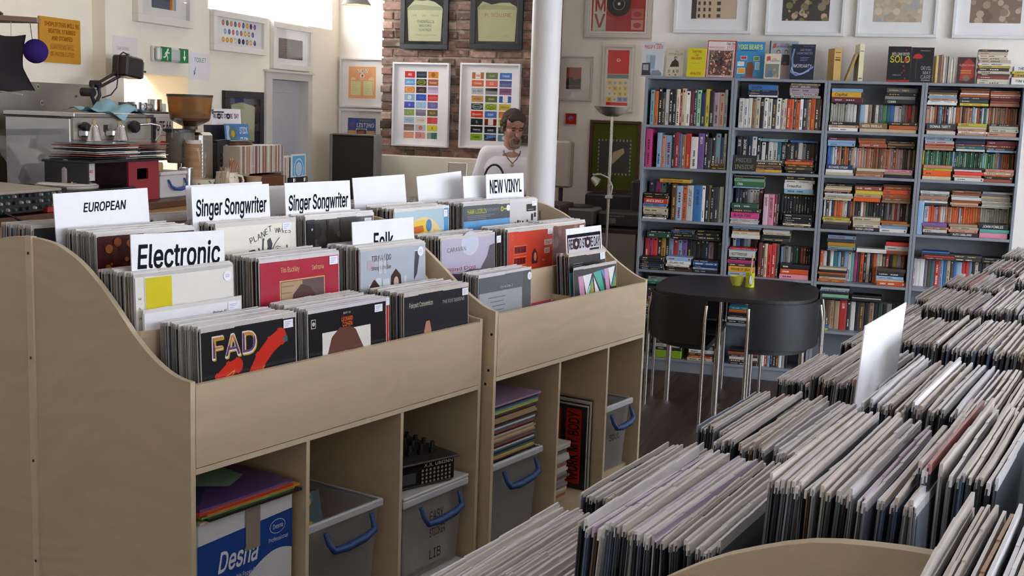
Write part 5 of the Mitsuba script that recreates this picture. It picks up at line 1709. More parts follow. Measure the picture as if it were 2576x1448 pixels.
for y, r in ((6.03, .036), (5.575, .026)):
    part(k, 'steam_knob', MB(frame((MX, y, 1.575), (0, 1, 0), (0, 0, 1))).lathe([(0, .06), (r * .8, .058), (r, .045), (r, .030), (r * .5, .018), (r * .35, 0), (0, 0)], '#202024', 20), 'satin')
for y, z in ((5.70, 1.60), (5.93, 1.60), (6.215, 1.608)):
    part(k, 'gauge', MB(frame((MX, y, z), (0, 1, 0), (0, 0, 1))).lathe([(0, .008), (.014, .008), (.016, .004), (.016, 0), (0, 0)], '#b8a878', 16), 'satin')
part(k, 'switch', MB().rbox(MX, MX + .008, 5.79, 5.82, 1.545, 1.585, '#232326', .002), 'satin')
part(k, 'steam_wand', MB().tube([(MX + .02, 6.08, 1.585), (MX + .06, 6.16, 1.592), (MX + .085, 6.21, 1.585), (MX + .09, 6.215, 1.56), (MX + .088, 6.20, 1.525), (MX + .085, 6.165, 1.492)], .006, '#cfc9bd'), 'chrome')
part(k, 'steam_wand__tip', MB().tube([(MX + .085, 6.165, 1.492), (MX + .084, 6.148, 1.462)], .011, '#26262a'), 'satin')


def mug(label, x, y, z, r, h, c, mat='satin', cat='cup', name='mug', handle=True, group=None, taper=1.0):
    k = thing(name, label, cat, group)
    b = MB(mv(x, y, z)).lathe([(0, .002), (r * taper, .001), (r, h), (r - .003, h), (r * taper - .003, .006), (0, .006)], c, 24)
    b.put(k, mat)
    if handle:
        part(k, 'handle', MB(mv(x, y, z)).tube([(r * .7, r * .65, h * .8), (r * 1.0, r * 1.2, h * .75), (r * 1.05, r * 1.25, h * .4), (r * .7, r * .65, h * .2)], .005, c), mat)


TOPM = 1.651
mug('dark brown mug at the left of the cups on the coffee machine', -4.30, 6.215, TOPM, .040, .062, '#5c564e')
k = thing('tray', 'black tray on top of the coffee machine', 'tray')
MB().rbox(-4.45, -4.18, 6.20, 6.62, TOPM, TOPM + .010, '#2a2826', .004).put(k, 'satin')
mug('dark steel cup, left one on the black tray', -4.30, 6.305, TOPM + .0105, .041, .055, '#6b6862', 'steel')
mug('dark steel cup, middle one on the black tray', -4.32, 6.395, TOPM + .0105, .041, .052, '#6b6862', 'steel')
k = thing('milk_jug', 'shiny steel milk jug at the right end of the cups', 'jug')
MB(mv(-4.29, 6.505, TOPM + .0105)).lathe([(0, .001), (.043, .001), (.046, .02), (.042, .062), (.043, .075), (.040, .075), (.040, .06), (.043, .02), (.04, .004), (0, .004)], '#cccccc', 24).put(k, 'chrome')
# blue cloth
k = thing('cloth', 'crumpled pale blue cloth draped over the coffee machine edge', 'cloth')
n, m_ = 16, 14
P = np.zeros((m_, n, 3))
for i in range(m_):
    for j in range(n):
        s, t = j / (n - 1), i / (m_ - 1)
        y = 5.80 + .40 * s
        x = -4.40 + .27 * t
        hgt = .012 + .055 * math.exp(-((s - .78) / .16) ** 2) * (1 - .5 * t) + .018 * math.sin(9 * s + 4 * t) * .5 + .012 * math.sin(14 * t + 5 * s)
        z = TOPM + max(.004, hgt) - max(0, t - .80) * .30 * math.exp(-((s - .30) / .2) ** 2)
        P[i, j] = (x + .02 * math.sin(7 * s), y + .015 * math.sin(8 * t + 3 * s), z)
P2 = P - [0, 0, .003]
MB().grid(P, '#8fb8cc').grid(P2, '#7fa8be').put(k, 'matte')

# desk lamp clamped by the wall
k = thing('desk_lamp', 'black balanced arm desk lamp over the coffee machine', 'lamp')
part(k, 'stand', MB().tube([(-4.50, 6.195, 1.651), (-4.50, 6.20, 1.70)], .012, '#26242a').flat([(0, 0), (1, 0), (0, 1)], '#26242a', 0, mv(-4.5, 6.2, 1.652) @ np.diag([.001, .001, .001, 1])), 'satin')
part(k, 'yoke', MB().tube([(-4.50, 6.20, 1.69), (-4.50, 6.165, 1.75), (-4.50, 6.18, 1.80), (-4.50, 6.205, 1.82)], .011, '#28262a').tube([(-4.50, 6.20, 1.69), (-4.50, 6.245, 1.75), (-4.50, 6.235, 1.80), (-4.50, 6.205, 1.82)], .011, '#28262a'), 'satin')
part(k, 'pivot', MB().tube([(-4.53, 6.205, 1.815), (-4.47, 6.205, 1.815)], .022, '#232126', 12).tube([(-4.53, 6.12, 1.765), (-4.45, 6.12, 1.765)], .026, '#1f1d22', 14).tube([(-4.5, 6.12, 1.765), (-4.5, 6.20, 1.762)], .012, '#6c665c'), 'satin')
for o in (0, .022):
    part(k, 'arm', MB().tube([(-4.49, 6.20 + o, 1.82 - o), (-4.46, 6.46 + o, 1.935 - o * 1.2)], .005, '#3a3030').tube([(-4.51, 6.21 + o, 1.805 - o), (-4.48, 6.47 + o, 1.915 - o * 1.2)], .005, '#3a3030'), 'satin')
part(k, 'shade', MB(mv(-4.46, 6.47, 1.925) @ rot([1, 0, 0], -6)).rbox(-.055, .06, -.085, .085, -.062, .066, '#2b282a', .010).rbox(-.05, .055, .085, .100, -.055, .05, '#4a4744', .006), 'satin')
part(k, 'switch', MB().tube([(-4.42, 6.57, 1.905), (-4.42, 6.605, 1.905)], .006, '#3a3634').tube([(-4.46, 6.47, 1.985), (-4.46, 6.475, 2.008)], .011, '#2a2628'), 'satin')
part(k, 'cable', MB().tube([(-4.46, 6.475, 2.005), (-4.46, 6.43, 2.015), (-4.46, 6.385, 1.99), (-4.46, 6.365, 1.93), (-4.46, 6.375, 1.87), (-4.47, 6.375, 1.80), (-4.48, 6.33, 1.755), (-4.5, 6.27, 1.735)], .004, '#262428', 6), 'satin')

# licence plate sign
k = thing('plate_sign', 'white number plate sign reading ROUTE 66 on the wall', 'sign')
M = leftwall(6.915, 1.500)
MB(M).prism(sg.box(.006, .006, .294, .140).buffer(.006), .001, .004, '#cfc9c4').put(k, 'satin')
part(k, 'lettering', MB(M @ mv(0, 0, .004)).text('ROUTE 66', .030, .030, .062, '#2f3038', w=.245, bold=True).rect(.02, .120, .06, .124, '#6a6468').rect(.09, .116, .24, .119, '#9a9498'), 'matte')

# grinder
k = thing('coffee_grinder', 'coffee grinder with an amber bean hopper', 'coffee grinder')
G = mv(-4.04, 6.49, 0)
part(k, 'body', MB(G).rbox(-.10, .085, .0, .148, CZ, 1.545, '#8c8b88', .018), 'steel')
part(k, 'dosing_chamber', MB(G @ mv(.0, -.10, 0)).lathe([(0, 1.36), (.075, 1.36), (.085, 1.40), (.085, 1.545), (0, 1.545)], '#6c675c', 24), 'satin')
part(k, 'doser', MB(G @ mv(.03, -.05, 0)).lathe([(0, 1.25), (.05, 1.25), (.055, 1.30), (.055, 1.36), (0, 1.36)], '#26282a', 20), 'satin')
part(k, 'dosing_lid', MB(G @ mv(.0, -.10, 0)).lathe([(0, 1.545), (.092, 1.545), (.092, 1.563), (0, 1.566)], '#2c2a2a', 24), 'satin')
part(k, 'logo', MB(G @ frame((.088, -.085, 1.295), (0, 1, 0), (0, 0, 1))).flat([(0, 0), (.05, 0), (.025, .045)], '#d3d6d8', .0005).rect(0, -.012, .05, -.004, '#d3d6d8'), 'matte')
part(k, 'hopper_cone', MB(G @ mv(0, .01, 0)).lathe([(0, 1.560), (.045, 1.560), (.045, 1.58), (.115, 1.615), (.122, 1.63), (0, 1.63)], '#5a4030', 28), 'satin')
part(k, 'hopper', MB(G @ mv(0, .01, 0)).lathe([(.122, 1.63), (.136, 1.758)], '#b07a44', 32, smooth=True), 'amber')
part(k, 'hopper_inner', MB(G @ mv(0, .01, 0)).rbox(-.03, .03, -.04, .02, 1.63, 1.745, '#8a6238', .004), 'satin')
part(k, 'beans', MB(G @ mv(0, .01, 0)).lathe([(0, 1.632), (.115, 1.632), (.112, 1.65), (.05, 1.675), (0, 1.68)], '#5a3a20', 24), 'matte')
part(k, 'hopper_lid', MB(G @ mv(0, .01, 0)).lathe([(0, 1.758), (.139, 1.758), (.139, 1.772), (0, 1.774)], '#3a3630', 32), 'satin')
part(k, 'badge', MB(G @ frame((.128, .055, 1.675), (-.35, .937, 0), (0, 0, 1))).flat([(-.030, 0), (-.018, -.028), (0, -.034), (.018, -.028), (.030, 0), (.018, .026), (0, .033), (-.018, .026)], '#c9ccd4', .001).rect(-.034, -.014, .034, .012, '#3a4454', .002).text('COFFEE', -.026, -.006, .011, '#d9dce2', w=.052, z=.003), 'matte')
k = thing('glass_carafe', 'slim glass carafe beside the grinder', 'carafe')
MB(mv(-3.96, 6.245, 1.515)).lathe([(.0, .0), (.040, .0), (.036, .05), (.022, .10), (.024, .115)], '#dddddd', 20, smooth=True).put(k, 'film')

# record stack lying on a crate
k = thing('record_crate', 'red wooden record crate with a hand hole on the counter', 'crate')
b = sg.box(0, 0, .285, .215).difference(sg.box(.085, .125, .175, .168).buffer(.008))
part(k, 'front', MB(frame((-3.86, 5.60, CZ + .001), (0, 1, 0), (0, 0, 1))).prism(b, -.012, 0, '#98303a'), 'satin')
part(k, 'side', MB().box(-4.13, -3.872, 5.60, 5.612, CZ + .001, CZ + .216, '#3c1f26').box(-4.13, -3.872, 5.873, 5.885, CZ + .001, CZ + .216, '#5a252c'), 'satin')
part(k, 'back', MB().box(-4.142, -4.13, 5.60, 5.885, CZ + .001, CZ + .216, '#5a252c'), 'satin')
part(k, 'bottom', MB().box(-4.13, -3.872, 5.612, 5.873, CZ + .001, CZ + .012, '#5a252c'), 'satin')
k = thing('board', 'black board lying across the red crate', 'board')
MB().rbox(-4.135, -3.84, 5.24, 5.97, CZ + .217, CZ + .229, '#26262a', .002).put(k, 'satin')
part(k, 'leg', MB().box(-4.12, -3.86, 5.245, 5.26, CZ + .001, CZ + .217, '#26262a'), 'satin')
z = CZ + .2295
rng = random.Random(2)
for i in range(17):
    c = rng.choice(['#2c2c2e', '#3a3634', '#c9c3bc', '#b0a698', '#54504c', '#9c4a3a', '#d3cec8', '#6a7478', '#26282a', '#a89a88', '#7c7670'])
    k = thing('record', f'{colour_name(c)} record lying {ORD[i]} from the bottom of the flat stack on the counter', 'record', 'records lying flat on the counter')
    t = rng.uniform(.0042, .0060)
    y = 5.56 + rng.uniform(-.02, .03) if i % 2 else 5.30 + rng.uniform(-.02, .03)
    MB(mv(-4.13 + rng.uniform(0, .01), y, z)).box(0, .285, 0, .37 if i % 2 else .36, 0, t - .0003, c).put(k, 'gloss')
    z += t if i % 2 else 0
    if not i % 2:
        z += t
TOPS_Z = z

# turntable with an open clear lid
k = thing('turntable', 'black turntable with a clear lid standing open on the counter', 'turntable')
part(k, 'plinth', MB().rbox(-4.13, -3.80, 5.02, 5.58, CZ + .012, CZ + .088, '#232226', .006), 'satin')
for x, y in ((-4.10, 5.06), (-3.83, 5.06), (-4.10, 5.54), (-3.83, 5.54)):
    part(k, 'foot', MB(mv(x, y, CZ)).lathe([(0, 0), (.02, 0), (.02, .012), (0, .012)], '#1c1c1e', 12), 'satin')
part(k, 'platter', MB(mv(-3.965, 5.22, CZ + .089)).lathe([(0, 0), (.150, 0), (.155, .006), (.155, .018), (0, .019)], '#b9b0a6', 40), 'satin')
part(k, 'slip_mat', MB(mv(-3.965, 5.22, CZ + .109)).lathe([(0, 0), (.145, 0), (.145, .003), (0, .003)], '#e6e2de', 40), 'matte')
part(k, 'tone_arm', MB().tube([(-4.05, 5.50, CZ + .125), (-3.98, 5.42, CZ + .128), (-3.93, 5.28, CZ + .122), (-3.92, 5.20, CZ + .118)], .006, '#8a8684'), 'chrome')
part(k, 'tone_arm__pivot', MB(mv(-4.05, 5.50, CZ + .088)).lathe([(0, .05), (.018, .05), (.026, .02), (.030, 0), (0, 0)], '#2c2a2c', 16).tube([(0, 0, .040), (-.03, .035, .042)], .018, '#242226'), 'satin')
lid = [(-4.115, 5.07, CZ + .10), (-4.115, 5.59, CZ + .10)]
A0, A1 = np.array(lid[0]), np.array(lid[1])
upv = np.array([-.16, -.05, .245])
th_ = np.array([.055, 0, .036])
m = MB()
Q = [A0, A1, A1 + upv, A0 + upv]
R_ = [q + th_ for q in Q]
for quad in ([Q[0], Q[1], Q[2], Q[3]], [Q[2], Q[3], R_[3], R_[2]], [Q[0], Q[3], R_[3], R_[0]], [Q[1], Q[2], R_[2], R_[1]]):
    m.raw(quad, [[0, 1, 2, 3]], '#ffffff')
scene['acrylic'] = {'type': 'thindielectric', 'int_ior': 1.6, 'specular_transmittance': {'type': 'rgb', 'value': [.70, .70, .74]}}
part(k, 'lid', m, 'acrylic', 'clear smoky lid')
k = thing('name_card', 'white card with red lettering standing behind the turntable arm', 'card')
M = frame((-4.02, 5.30, CZ + .112), (.1, .995, 0), (0, 0, 1))
MB(M).box(0, .20, 0, .100, -.002, 0, '#dcd3d3').put(k, 'matte')
part(k, 'lettering', MB(M).text('BEATLE', .058, .070, .016, '#b84a54', w=.08, bold=True).text('CRACKED BALLAD', .018, .042, .016, '#b84a54', w=.165, bold=True).rect(.03, .030, .17, .032, '#a89a9a'), 'matte')
k = thing('hand_sanitiser', 'small clear bottle standing beside the white card', 'bottle')
MB(mv(-4.0, 5.255, CZ + .112)).lathe([(0, 0), (.020, 0), (.020, .07), (.008, .085), (.008, .105), (.012, .106), (.012, .12), (0, .12)], '#9a9294', 16).put(k, 'gloss')

# mixing desk and tangle at the left end
k = thing('mixing_desk', 'black mixing desk with rows of knobs at the left end of the counter', 'mixer')
part(k, 'case', MB().rbox(-4.15, -3.78, 4.30, 4.98, CZ + .005, CZ + .115, '#232326', .006), 'satin')
part(k, 'top_plate', MB(mv(-4.16, 4.28, CZ + .116) @ rot([0, 1, 0], 2)).rbox(0, .40, 0, .63, 0, .012, '#b3a79c', .003), 'satin')
rng = random.Random(9)
for i in range(13):
    for j in range(3):
        c = rng.choice(['#b8b2a8', '#3c3c40', '#8c9a94', '#c9c2b4', '#4a6a68', '#2c2c30'])
        part(k, 'knob', MB(frame((-3.779, 4.36 + .046 * i, CZ + .030 + .030 * j), (0, 1, 0), (0, 0, 1))).lathe([(0, .014), (.006, .014), (.009, .002), (.009, 0), (0, 0)], c, 10), 'satin')
k = thing('cable', 'loop of black cable hanging before the counter', 'cable')
MB().tube([(-3.76, 4.5, CZ + .02), (-3.735, 4.62, CZ - .03), (-3.735, 4.80, CZ - .045), (-3.735, 4.98, CZ - .10), (-3.735, 5.04, CZ - .2)], .006, '#222226').put(k, 'satin')
k = thing('red_plug_strip', 'red strip of plugs beside the mixing desk', 'plug')
MB().rbox(-3.79, -3.755, 4.80, 4.98, CZ + .001, CZ + .028, '#b03428', .004).put(k, 'satin')

# plastic box, tin, cups, bowls on the counter
k = thing('storage_box', 'small white plastic box with a blue handle on the counter', 'box')
part(k, 'body', MB().rbox(-4.12, -3.85, 5.89, 6.155, CZ + .001, CZ + .130, '#cfc8c6', .006), 'satin')
part(k, 'lid', MB().rbox(-4.125, -3.845, 5.885, 6.16, CZ + .130, CZ + .150, '#dcd6d2', .004), 'satin')
part(k, 'handle', MB().tube([(-3.845, 5.96, CZ + .105), (-3.83, 5.965, CZ + .07), (-3.825, 6.00, CZ + .052), (-3.825, 6.06, CZ + .048), (-3.825, 6.11, CZ + .056), (-3.83, 6.125, CZ + .075), (-3.845, 6.125, CZ + .108)], [.006, .007, .009, .011, .009, .007, .006], '#2f56a0'), 'satin')
k = thing('cake_tin', 'stack of paper cup lids behind the plastic box', 'lids')
MB(mv(-3.98, 6.02, CZ + .151)).lathe([(0, 0), (.05, 0), (.052, .03), (.048, .045), (0, .045)], '#a8805c', 20).put(k, 'satin')
k = thing('steel_cup', 'tall shiny steel cup beside the plastic box', 'cup')
MB(mv(-3.89, 6.215, CZ + .001)).lathe([(0, 0), (.036, 0), (.041, .16), (.039, .162), (.034, .004), (0, .004)], '#cccccc', 28).put(k, 'chrome')
k = thing('cup_stack', 'tall stack of brown paper cups wrapped in clear plastic', 'paper cups')
for i in range(12):
    part(k, 'paper_cup', MB(mv(-3.93, 6.355, CZ + .002 + .0215 * i)).lathe([(0, 0), (.040, 0), (.055, .058), (.057, .058), (.057, .061), (.050, .061), (.038, .006), (0, .006)], ['#b08c6c', '#a88464'][i % 2], 20), 'matte')
part(k, 'top_lid', MB(mv(-3.93, 6.355, CZ + .30)).lathe([(0, 0), (.05, 0), (.046, .022), (0, .024)], '#d6cbbd', 20), 'satin')
rng = random.Random(12)
rows = []
for i in range(12):
    a = np.arange(20) * 2 * PI / 19
    q = i / 11
    r = .064 + .012 * np.sin(3 * a + 5 * q) * q + .006 * np.sin(7 * a + 9 * q) + (.03 * np.maximum(0, np.cos(a - 1.1)) if i > 3 else 0) * q
    r = r * (1 if i < 10 else .8 - .3 * (i - 10))
    rows.append(np.c_[-3.93 + r * np.cos(a), 6.355 + r * np.sin(a), np.full(20, CZ + .004 + .345 * q)])
part(k, 'plastic_bag', MB().grid(np.array(rows), '#ffffff'), 'film')


def floral(r0, r1, z0, z1, n, seed, arc=(0, 2 * PI)):
    rr = random.Random(seed)
    m = []
    for i in range(n):
        a, q = rr.uniform(*arc), rr.uniform(.15, .85)
        r, z = r0 + (r1 - r0) * q, z0 + (z1 - z0) * q
        m.append((a, r + .0008, z, rr.choice(['#8a5c54', '#7c6a58', '#94705c', '#6c6a58'])))
    return m


k = thing('bowl', 'cream bowl with small flowers on the counter', 'bowl')
MB(mv(-3.92, 6.40, CZ + .001)).lathe([(0, 0), (.06, 0), (.085, .03), (.098, .088), (.094, .088), (.08, .03), (0, .01)], '#d9cbb0', 32).put(k, 'gloss')
m = MB(mv(-3.92, 6.40, CZ + .001))
for a, r, z, c in floral(.085, .098, .03, .088, 26, 1):
    m.disc(0, 0, .006, c, 0, frame((r * math.cos(a), r * math.sin(a), z), (-math.sin(a), math.cos(a), 0), (0, 0, 1)), 8)
part(k, 'flower_print', m, 'matte')
k = thing('glass_jar', 'clear glass jar with wooden stirrers before the cream jug', 'jar')
MB(mv(-3.82, 6.545, CZ + .001)).lathe([(0, 0), (.036, 0), (.044, .07), (.041, .11), (.034, .15), (.036, .16)], '#ffffff', 24, smooth=True).put(k, 'film')
for i in range(6):
    s = thing('stirrer', f'wooden stirrer in the glass jar, {ORD[i]} of a loose bunch', 'stirrer', 'wooden stirrers in the glass jar')
    a = i * 1.05
    MB().tube([(-3.82 + .012 * math.cos(a), 6.545 + .012 * math.sin(a), CZ + .004), (-3.82 + .028 * math.cos(a), 6.545 + .028 * math.sin(a), CZ + .155)], .003, '#c9a878', 5).put(s, 'matte')
k = thing('jug', 'cream jug with small flowers holding straws', 'jug')
MB(mv(-3.87, 6.645, CZ + .001)).lathe([(0, 0), (.060, 0), (.072, .03), (.074, .07), (.066, .105), (.068, .122), (.065, .122), (.063, .105), (.07, .07), (.066, .03), (0, .008)], '#dccfb6', 32).put(k, 'gloss')
part(k, 'handle', MB(mv(-3.87, 6.645, CZ)).tube([(.03, .062, .10), (.045, .105, .095), (.048, .118, .065), (.045, .10, .035), (.032, .066, .028)], .009, '#dccfb6'), 'gloss')
m = MB(mv(-3.87, 6.645, CZ + .001))
for a, r, z, c in floral(.073, .066, .03, .105, 26, 2):
    m.disc(0, 0, .006, c, .001, frame((r * math.cos(a), r * math.sin(a), z), (-math.sin(a), math.cos(a), 0), (0, 0, 1)), 8)
part(k, 'flower_print', m, 'matte')
for i in range(7):
    s = thing('straw', f'striped paper straw in the cream jug, {ORD[i]} from the left', 'straw', 'paper straws in the cream jug')
    MB().tube([(-3.87 + .01 * math.cos(i), 6.655 + .004 * i, CZ + .01), (-3.86 + .02 * math.cos(i * 2), 6.672 + .011 * i, CZ + .185 + .01 * (i % 3))], .0035, ['#c98a6a', '#b8604a', '#d9b088'][i % 3], 6).put(s, 'matte')
k = thing('bowl', 'white bowl with a green pattern beside the record box', 'bowl')
B_ = mv(-3.95, 6.96, CZ + .085)
MB(B_).lathe([(0, 0), (.05, 0), (.08, .03), (.092, .066), (.089, .066), (.077, .03), (0, .008)], '#e6e2dc', 32).put(k, 'gloss')
m = MB(B_)
for i in range(5):
    a = .1 + .12 * i
    m.disc(0, 0, .014 - .002 * abs(i - 2), '#8a9a3a', .001, frame((.087 * math.cos(a), .087 * math.sin(a), .035), (-math.sin(a), math.cos(a), 0), (.45 * math.cos(a), .45 * math.sin(a), .9)), 10)
part(k, 'green_print', m, 'matte')
k = thing('wooden_tray', 'brown wooden tray on the counter under the record box', 'tray')
part(k, 'bottom', MB().box(-4.20, -3.86, 6.78, 7.42, CZ + .001, CZ + .012, '#5a3a26'), 'satin')
part(k, 'side', MB().rbox(-3.872, -3.86, 6.78, 7.42, CZ + .001, CZ + .075, '#6a4229', .003).rbox(-4.212, -4.20, 6.78, 7.42, CZ + .001, CZ + .075, '#6a4229', .003), 'satin')
part(k, 'end', MB().rbox(-4.20, -3.872, 6.78, 6.792, CZ + .001, CZ + .075, '#6a4229', .003).rbox(-4.20, -3.872, 7.408, 7.42, CZ + .001, CZ + .075, '#6a4229', .003), 'satin')
k = thing('board', 'thin shelf board across the wooden tray', 'board')
MB().box(-4.19, -3.875, 6.80, 7.40, CZ + .0755, CZ + .0845, '#5e3c27').put(k, 'satin')
k = thing('paper_cup', 'brown paper cup standing before the wooden tray', 'paper cup')
MB(mv(-3.80, 6.855, CZ + .001)).lathe([(0, 0), (.038, 0), (.051, .085), (.053, .087), (.051, .089), (.048, .087), (.036, .005), (0, .005)], '#b8987a', 24).put(k, 'matte')
# seven inch singles in a black crate, blue and white one in front
k = thing('singles_box', 'black box full of seven inch singles at the end of the counter', 'box')
part(k, 'body', MB().box(-4.16, -3.84, 7.42 + .01, 7.70, CZ + .001, CZ + .014, '#222226').box(-3.852, -3.84, 7.43, 7.70, CZ + .001, CZ + .055, '#222226').box(-4.16, -4.148, 7.43, 7.70, CZ + .001, CZ + .12, '#222226'), 'satin')
part(k, 'clasp', MB().rbox(-3.84, -3.83, 7.47, 7.50, CZ + .02, CZ + .05, '#9a948c', .003).rbox(-3.84, -3.83, 7.63, 7.66, CZ + .02, CZ + .05, '#9a948c', .003), 'chrome')
rng = random.Random(31)
nS = 56
for i in range(nS):
    c = rng.choice(['#d6cdbf', '#c9b8a4', '#b08a70', '#e0d9cc', '#a89a90', '#c4a08a', '#8a6a5a', '#dccfc0', '#b8a8a4', '#9a4a40', '#cfc6b8', '#7c7470'])
    k = thing('single', f'{colour_name(c)} seven inch single, {ORD[i] if i < 50 else str(i + 1) + ("st" if i == 50 else "nd" if i == 51 else "rd" if i == 52 else "th")} behind the blue and white one', 'record', 'seven inch singles in the box') if i else thing('single', 'blue and white seven inch single sleeve at the front of the box', 'record', 'seven inch singles in the box')
    y = 7.705 - i * .0164 if i else 7.715
    M = frame((-3.86 - (.0 if i else -.005), y - (.0 if i < 34 else .0), CZ + .016 + (.0 if i < 20 else .085 if y < 7.42 else .0)), (-1, 0, 0), (0, 0, 1), (0, 1, 0)) if i else frame((-3.848, 7.46, CZ + .056), (0, 1, 0), (0, 0, 1))
    if i:
        MB(M).box(0, .18, 0, .178, -.0145, -.0005, c).put(k, 'satin')
    else:
        MB(M).box(0, .225, 0, .158, -.003, 0, '#cfd6da').put(k, 'gloss')
        a = MB(M)
        a.flat(sg.box(.02, .004, .215, .150).buffer(-.004).difference(sg.Point(.118, .055).buffer(.072)), '#5a9ccb', .0006)
        a.flat(sg.Point(.118, .055).buffer(.064).difference(sg.Point(.118, .055).buffer(.046)).intersection(sg.box(0, .004, .22, .15)), '#4f93c4', .0006)
        a.disc(.118, .055, .040, '#a8c4d4', .0009)
        part(k, 'cover_print', a, 'gloss')
for i in range(8):
    c = rng.choice(['#4a3430', '#6a4a40', '#2c2a2a', '#8a5a4a', '#3a3836'])
    k = thing('single', f'{colour_name(c)} single lying flat, {ORD[i]} of the loose pile on the singles', 'record', 'singles lying on the box')
    MB(mv(-4.05, 6.95, CZ + .275 + .0042 * i) @ rot([0, 0, 1], 8 * (i % 3) - 6)).box(-.09, .09, -.09, .18 + .01 * (i % 3), 0, .0038, c).put(k, 'satin')
# board, card and poster behind
k = thing('blackboard', 'black board standing behind the cups', 'board')
MB(frame((-4.15, 6.90, CZ + .001), (0, 1, 0), (0, 0, 1)) @ rot([1, 0, 0], -4)).rbox(0, .30, 0, .405, -.012, 0, '#25252a', .002).put(k, 'satin')
k = thing('genre_card', 'white store day card above the black board on the counter', 'card')
M = frame((-4.185, 6.995, CZ + .395), (0, 1, 0), (0, 0, 1)) @ rot([1, 0, 0], -4)
MB(M).box(0, .385, -.20, .115, -.003, 0, '#e9e3e6').put(k, 'matte')
a = MB(M)
a.rect(.022, .088, .165, .098, '#3c3c44')
a.text('REC', .024, .052, .030, '#4a4a50', w=.062, bold=True)
a.text('RD ST', .110, .052, .030, '#4a4a50', w=.088, bold=True)
a.text('RE', .232, .052, .030, '#4a4a50', w=.042, bold=True)
a.text('DAY', .294, .052, .030, '#6a3a50', w=.062, bold=True)
for x in (.096, .214):
    a.disc(x, .066, .020, '#2f2f34', .0016)
    a.disc(x, .066, .007, '#e6e0e4', .002)
part(k, 'lettering', a, 'matte')
k = thing('poster', 'blue poster reading STICK IT ON NIGHT', 'poster')
M = frame((-4.08, 7.035, CZ + .004), (0, 1, 0), (0, 0, 1)) @ rot([1, 0, 0], -5)
MB(M).box(0, .315, 0, .410, -.003, 0, '#4a80b8').put(k, 'satin')
a = MB(M)
for i, t in enumerate(('STICK', 'IT ON', 'NIGHT')):
    a.text(t, .190, .345 - .068 * i, .042, '#d6dee8', w=.105, bold=True)
a.text('at the', .205, .175, .016, '#d6dee8', w=.06)
a.rect(.155, .04, .275, .155, '#2c2e34')
a.disc(.215, .098, .036, '#d9dcdf', .0009)
a.flat([(.195, .075), (.215, .12), (.235, .075)], '#2c2e34', .0014)
a.flat([(.02, .40), (.02, .30), (.07, .29), (.06, .40)], '#a9c0d4', .0006)
a.disc(.10, .345, .052, '#5c7c7c', .0008)
a.disc(.10, .345, .024, '#d09a3a', .0012)
a.rect(.025, .02, .135, .245, '#dcd9de', .0007)
part(k, 'lettering', a, 'matte')
k = thing('crate', 'black plastic crate with an arched end behind the jug', 'crate')
M = frame((-3.98, 6.72, CZ + .001), (0, 1, 0), (0, 0, 1))
arch = sg.Polygon([(0, 0), (.21, 0), (.21, .27), (.19, .295), (.15, .312), (.10, .318), (.04, .315), (0, .31)])
holes = [sg.box(.03 + .036 * i, .04 + .034 * j, .05 + .036 * i, .058 + .034 * j) for i in range(5) for j in range(6)]
part(k, 'end', MB(M).prism(arch.difference(shapely.union_all(holes)), -.008, 0, '#232429'), 'satin')
part(k, 'side', MB(M).box(0, .008, 0, .29, -.16, -.008, '#232429').box(.202, .21, 0, .27, -.16, -.008, '#232429').box(.008, .202, 0, .008, -.16, -.008, '#232429'), 'satin')
part(k, 'label', MB(M).rect(.09, .255, .125, .285, '#8c8c94', .001), 'matte')

# hanging things at the top left
k = thing('wall_shelf', 'brown wooden wall shelf high at the left edge', 'shelf')
part(k, 'board', MB().prism([(-4.71, 4.02), (-3.62, 4.02), (-3.40, 4.30), (-3.43, 4.36), (-4.71, 4.36)], 2.035, 2.055, '#6a3c22'), 'satin')
part(k, 'bracket', MB().box(-4.71, -3.9, 4.17, 4.19, 1.98, 2.035, '#4a2c1c'), 'satin')
k = thing('wooden_lamp', 'dark turned wooden object on the high shelf', 'ornament')
MB(mv(-3.60, 4.22, 2.056)).lathe([(0, 0), (.075, 0), (.078, .012), (.06, .025), (.045, .035), (.040, .10), (.046, .16), (.04, .30), (0, .30)], '#4a2c1e', 28).put(k, 'satin')
k = thing('bag', 'black shiny plastic bag with a white letter hanging from the shelf', 'bag')
P = np.zeros((14, 8, 3))
for i in range(14):
    for j in range(8):
        q, s = i / 13, j / 7
        w = .30 - .02 * math.sin(3 * q)
        P[i, j] = (-3.735 + w * s + (.035 * max(0, q - .6) * 3 * s if q > .6 else 0), 4.27 - .03 * math.sin(PI * s) * (1 + .3 * math.sin(4 * q)), 1.985 - .225 * q - .02 * s * q + .012 * math.sin(6 * s + 2 * q))
MB().grid(P, '#231d2a').grid(P + [0, .006, 0], '#1d1824').put(k, 'gloss')
part(k, 'letter', MB(frame((-3.615, 4.225, 1.855), (1, 0, 0), (0, 0, 1))).text('n', -.028, 0, .055, '#c9c9d4', z=0, bold=True), 'matte')
part(k, 'hem', MB().tube([(-3.735, 4.262, 1.758), (-3.58, 4.236, 1.748), (-3.44, 4.25, 1.735)], .004, '#c9c6c4', 6), 'satin')
part(k, 'string', MB().tube([(-3.70, 4.268, 1.98), (-3.70, 4.268, 2.037)], .0015, '#cccccc', 5).tube([(-3.50, 4.265, 1.965), (-3.50, 4.265, 2.037)], .0015, '#cccccc', 5), 'satin')
k = thing('ball', 'dark purple ball hanging at the edge of the black bag', 'ball')
MB().ball(-3.385, 4.27, 1.915, .050, '#3a2c68', sub=3).put(k, 'matte')
part(k, 'string', MB().tube([(-3.40, 4.27, 1.963), (-3.41, 4.27, 2.036)], .0015, '#444444', 5), 'satin')

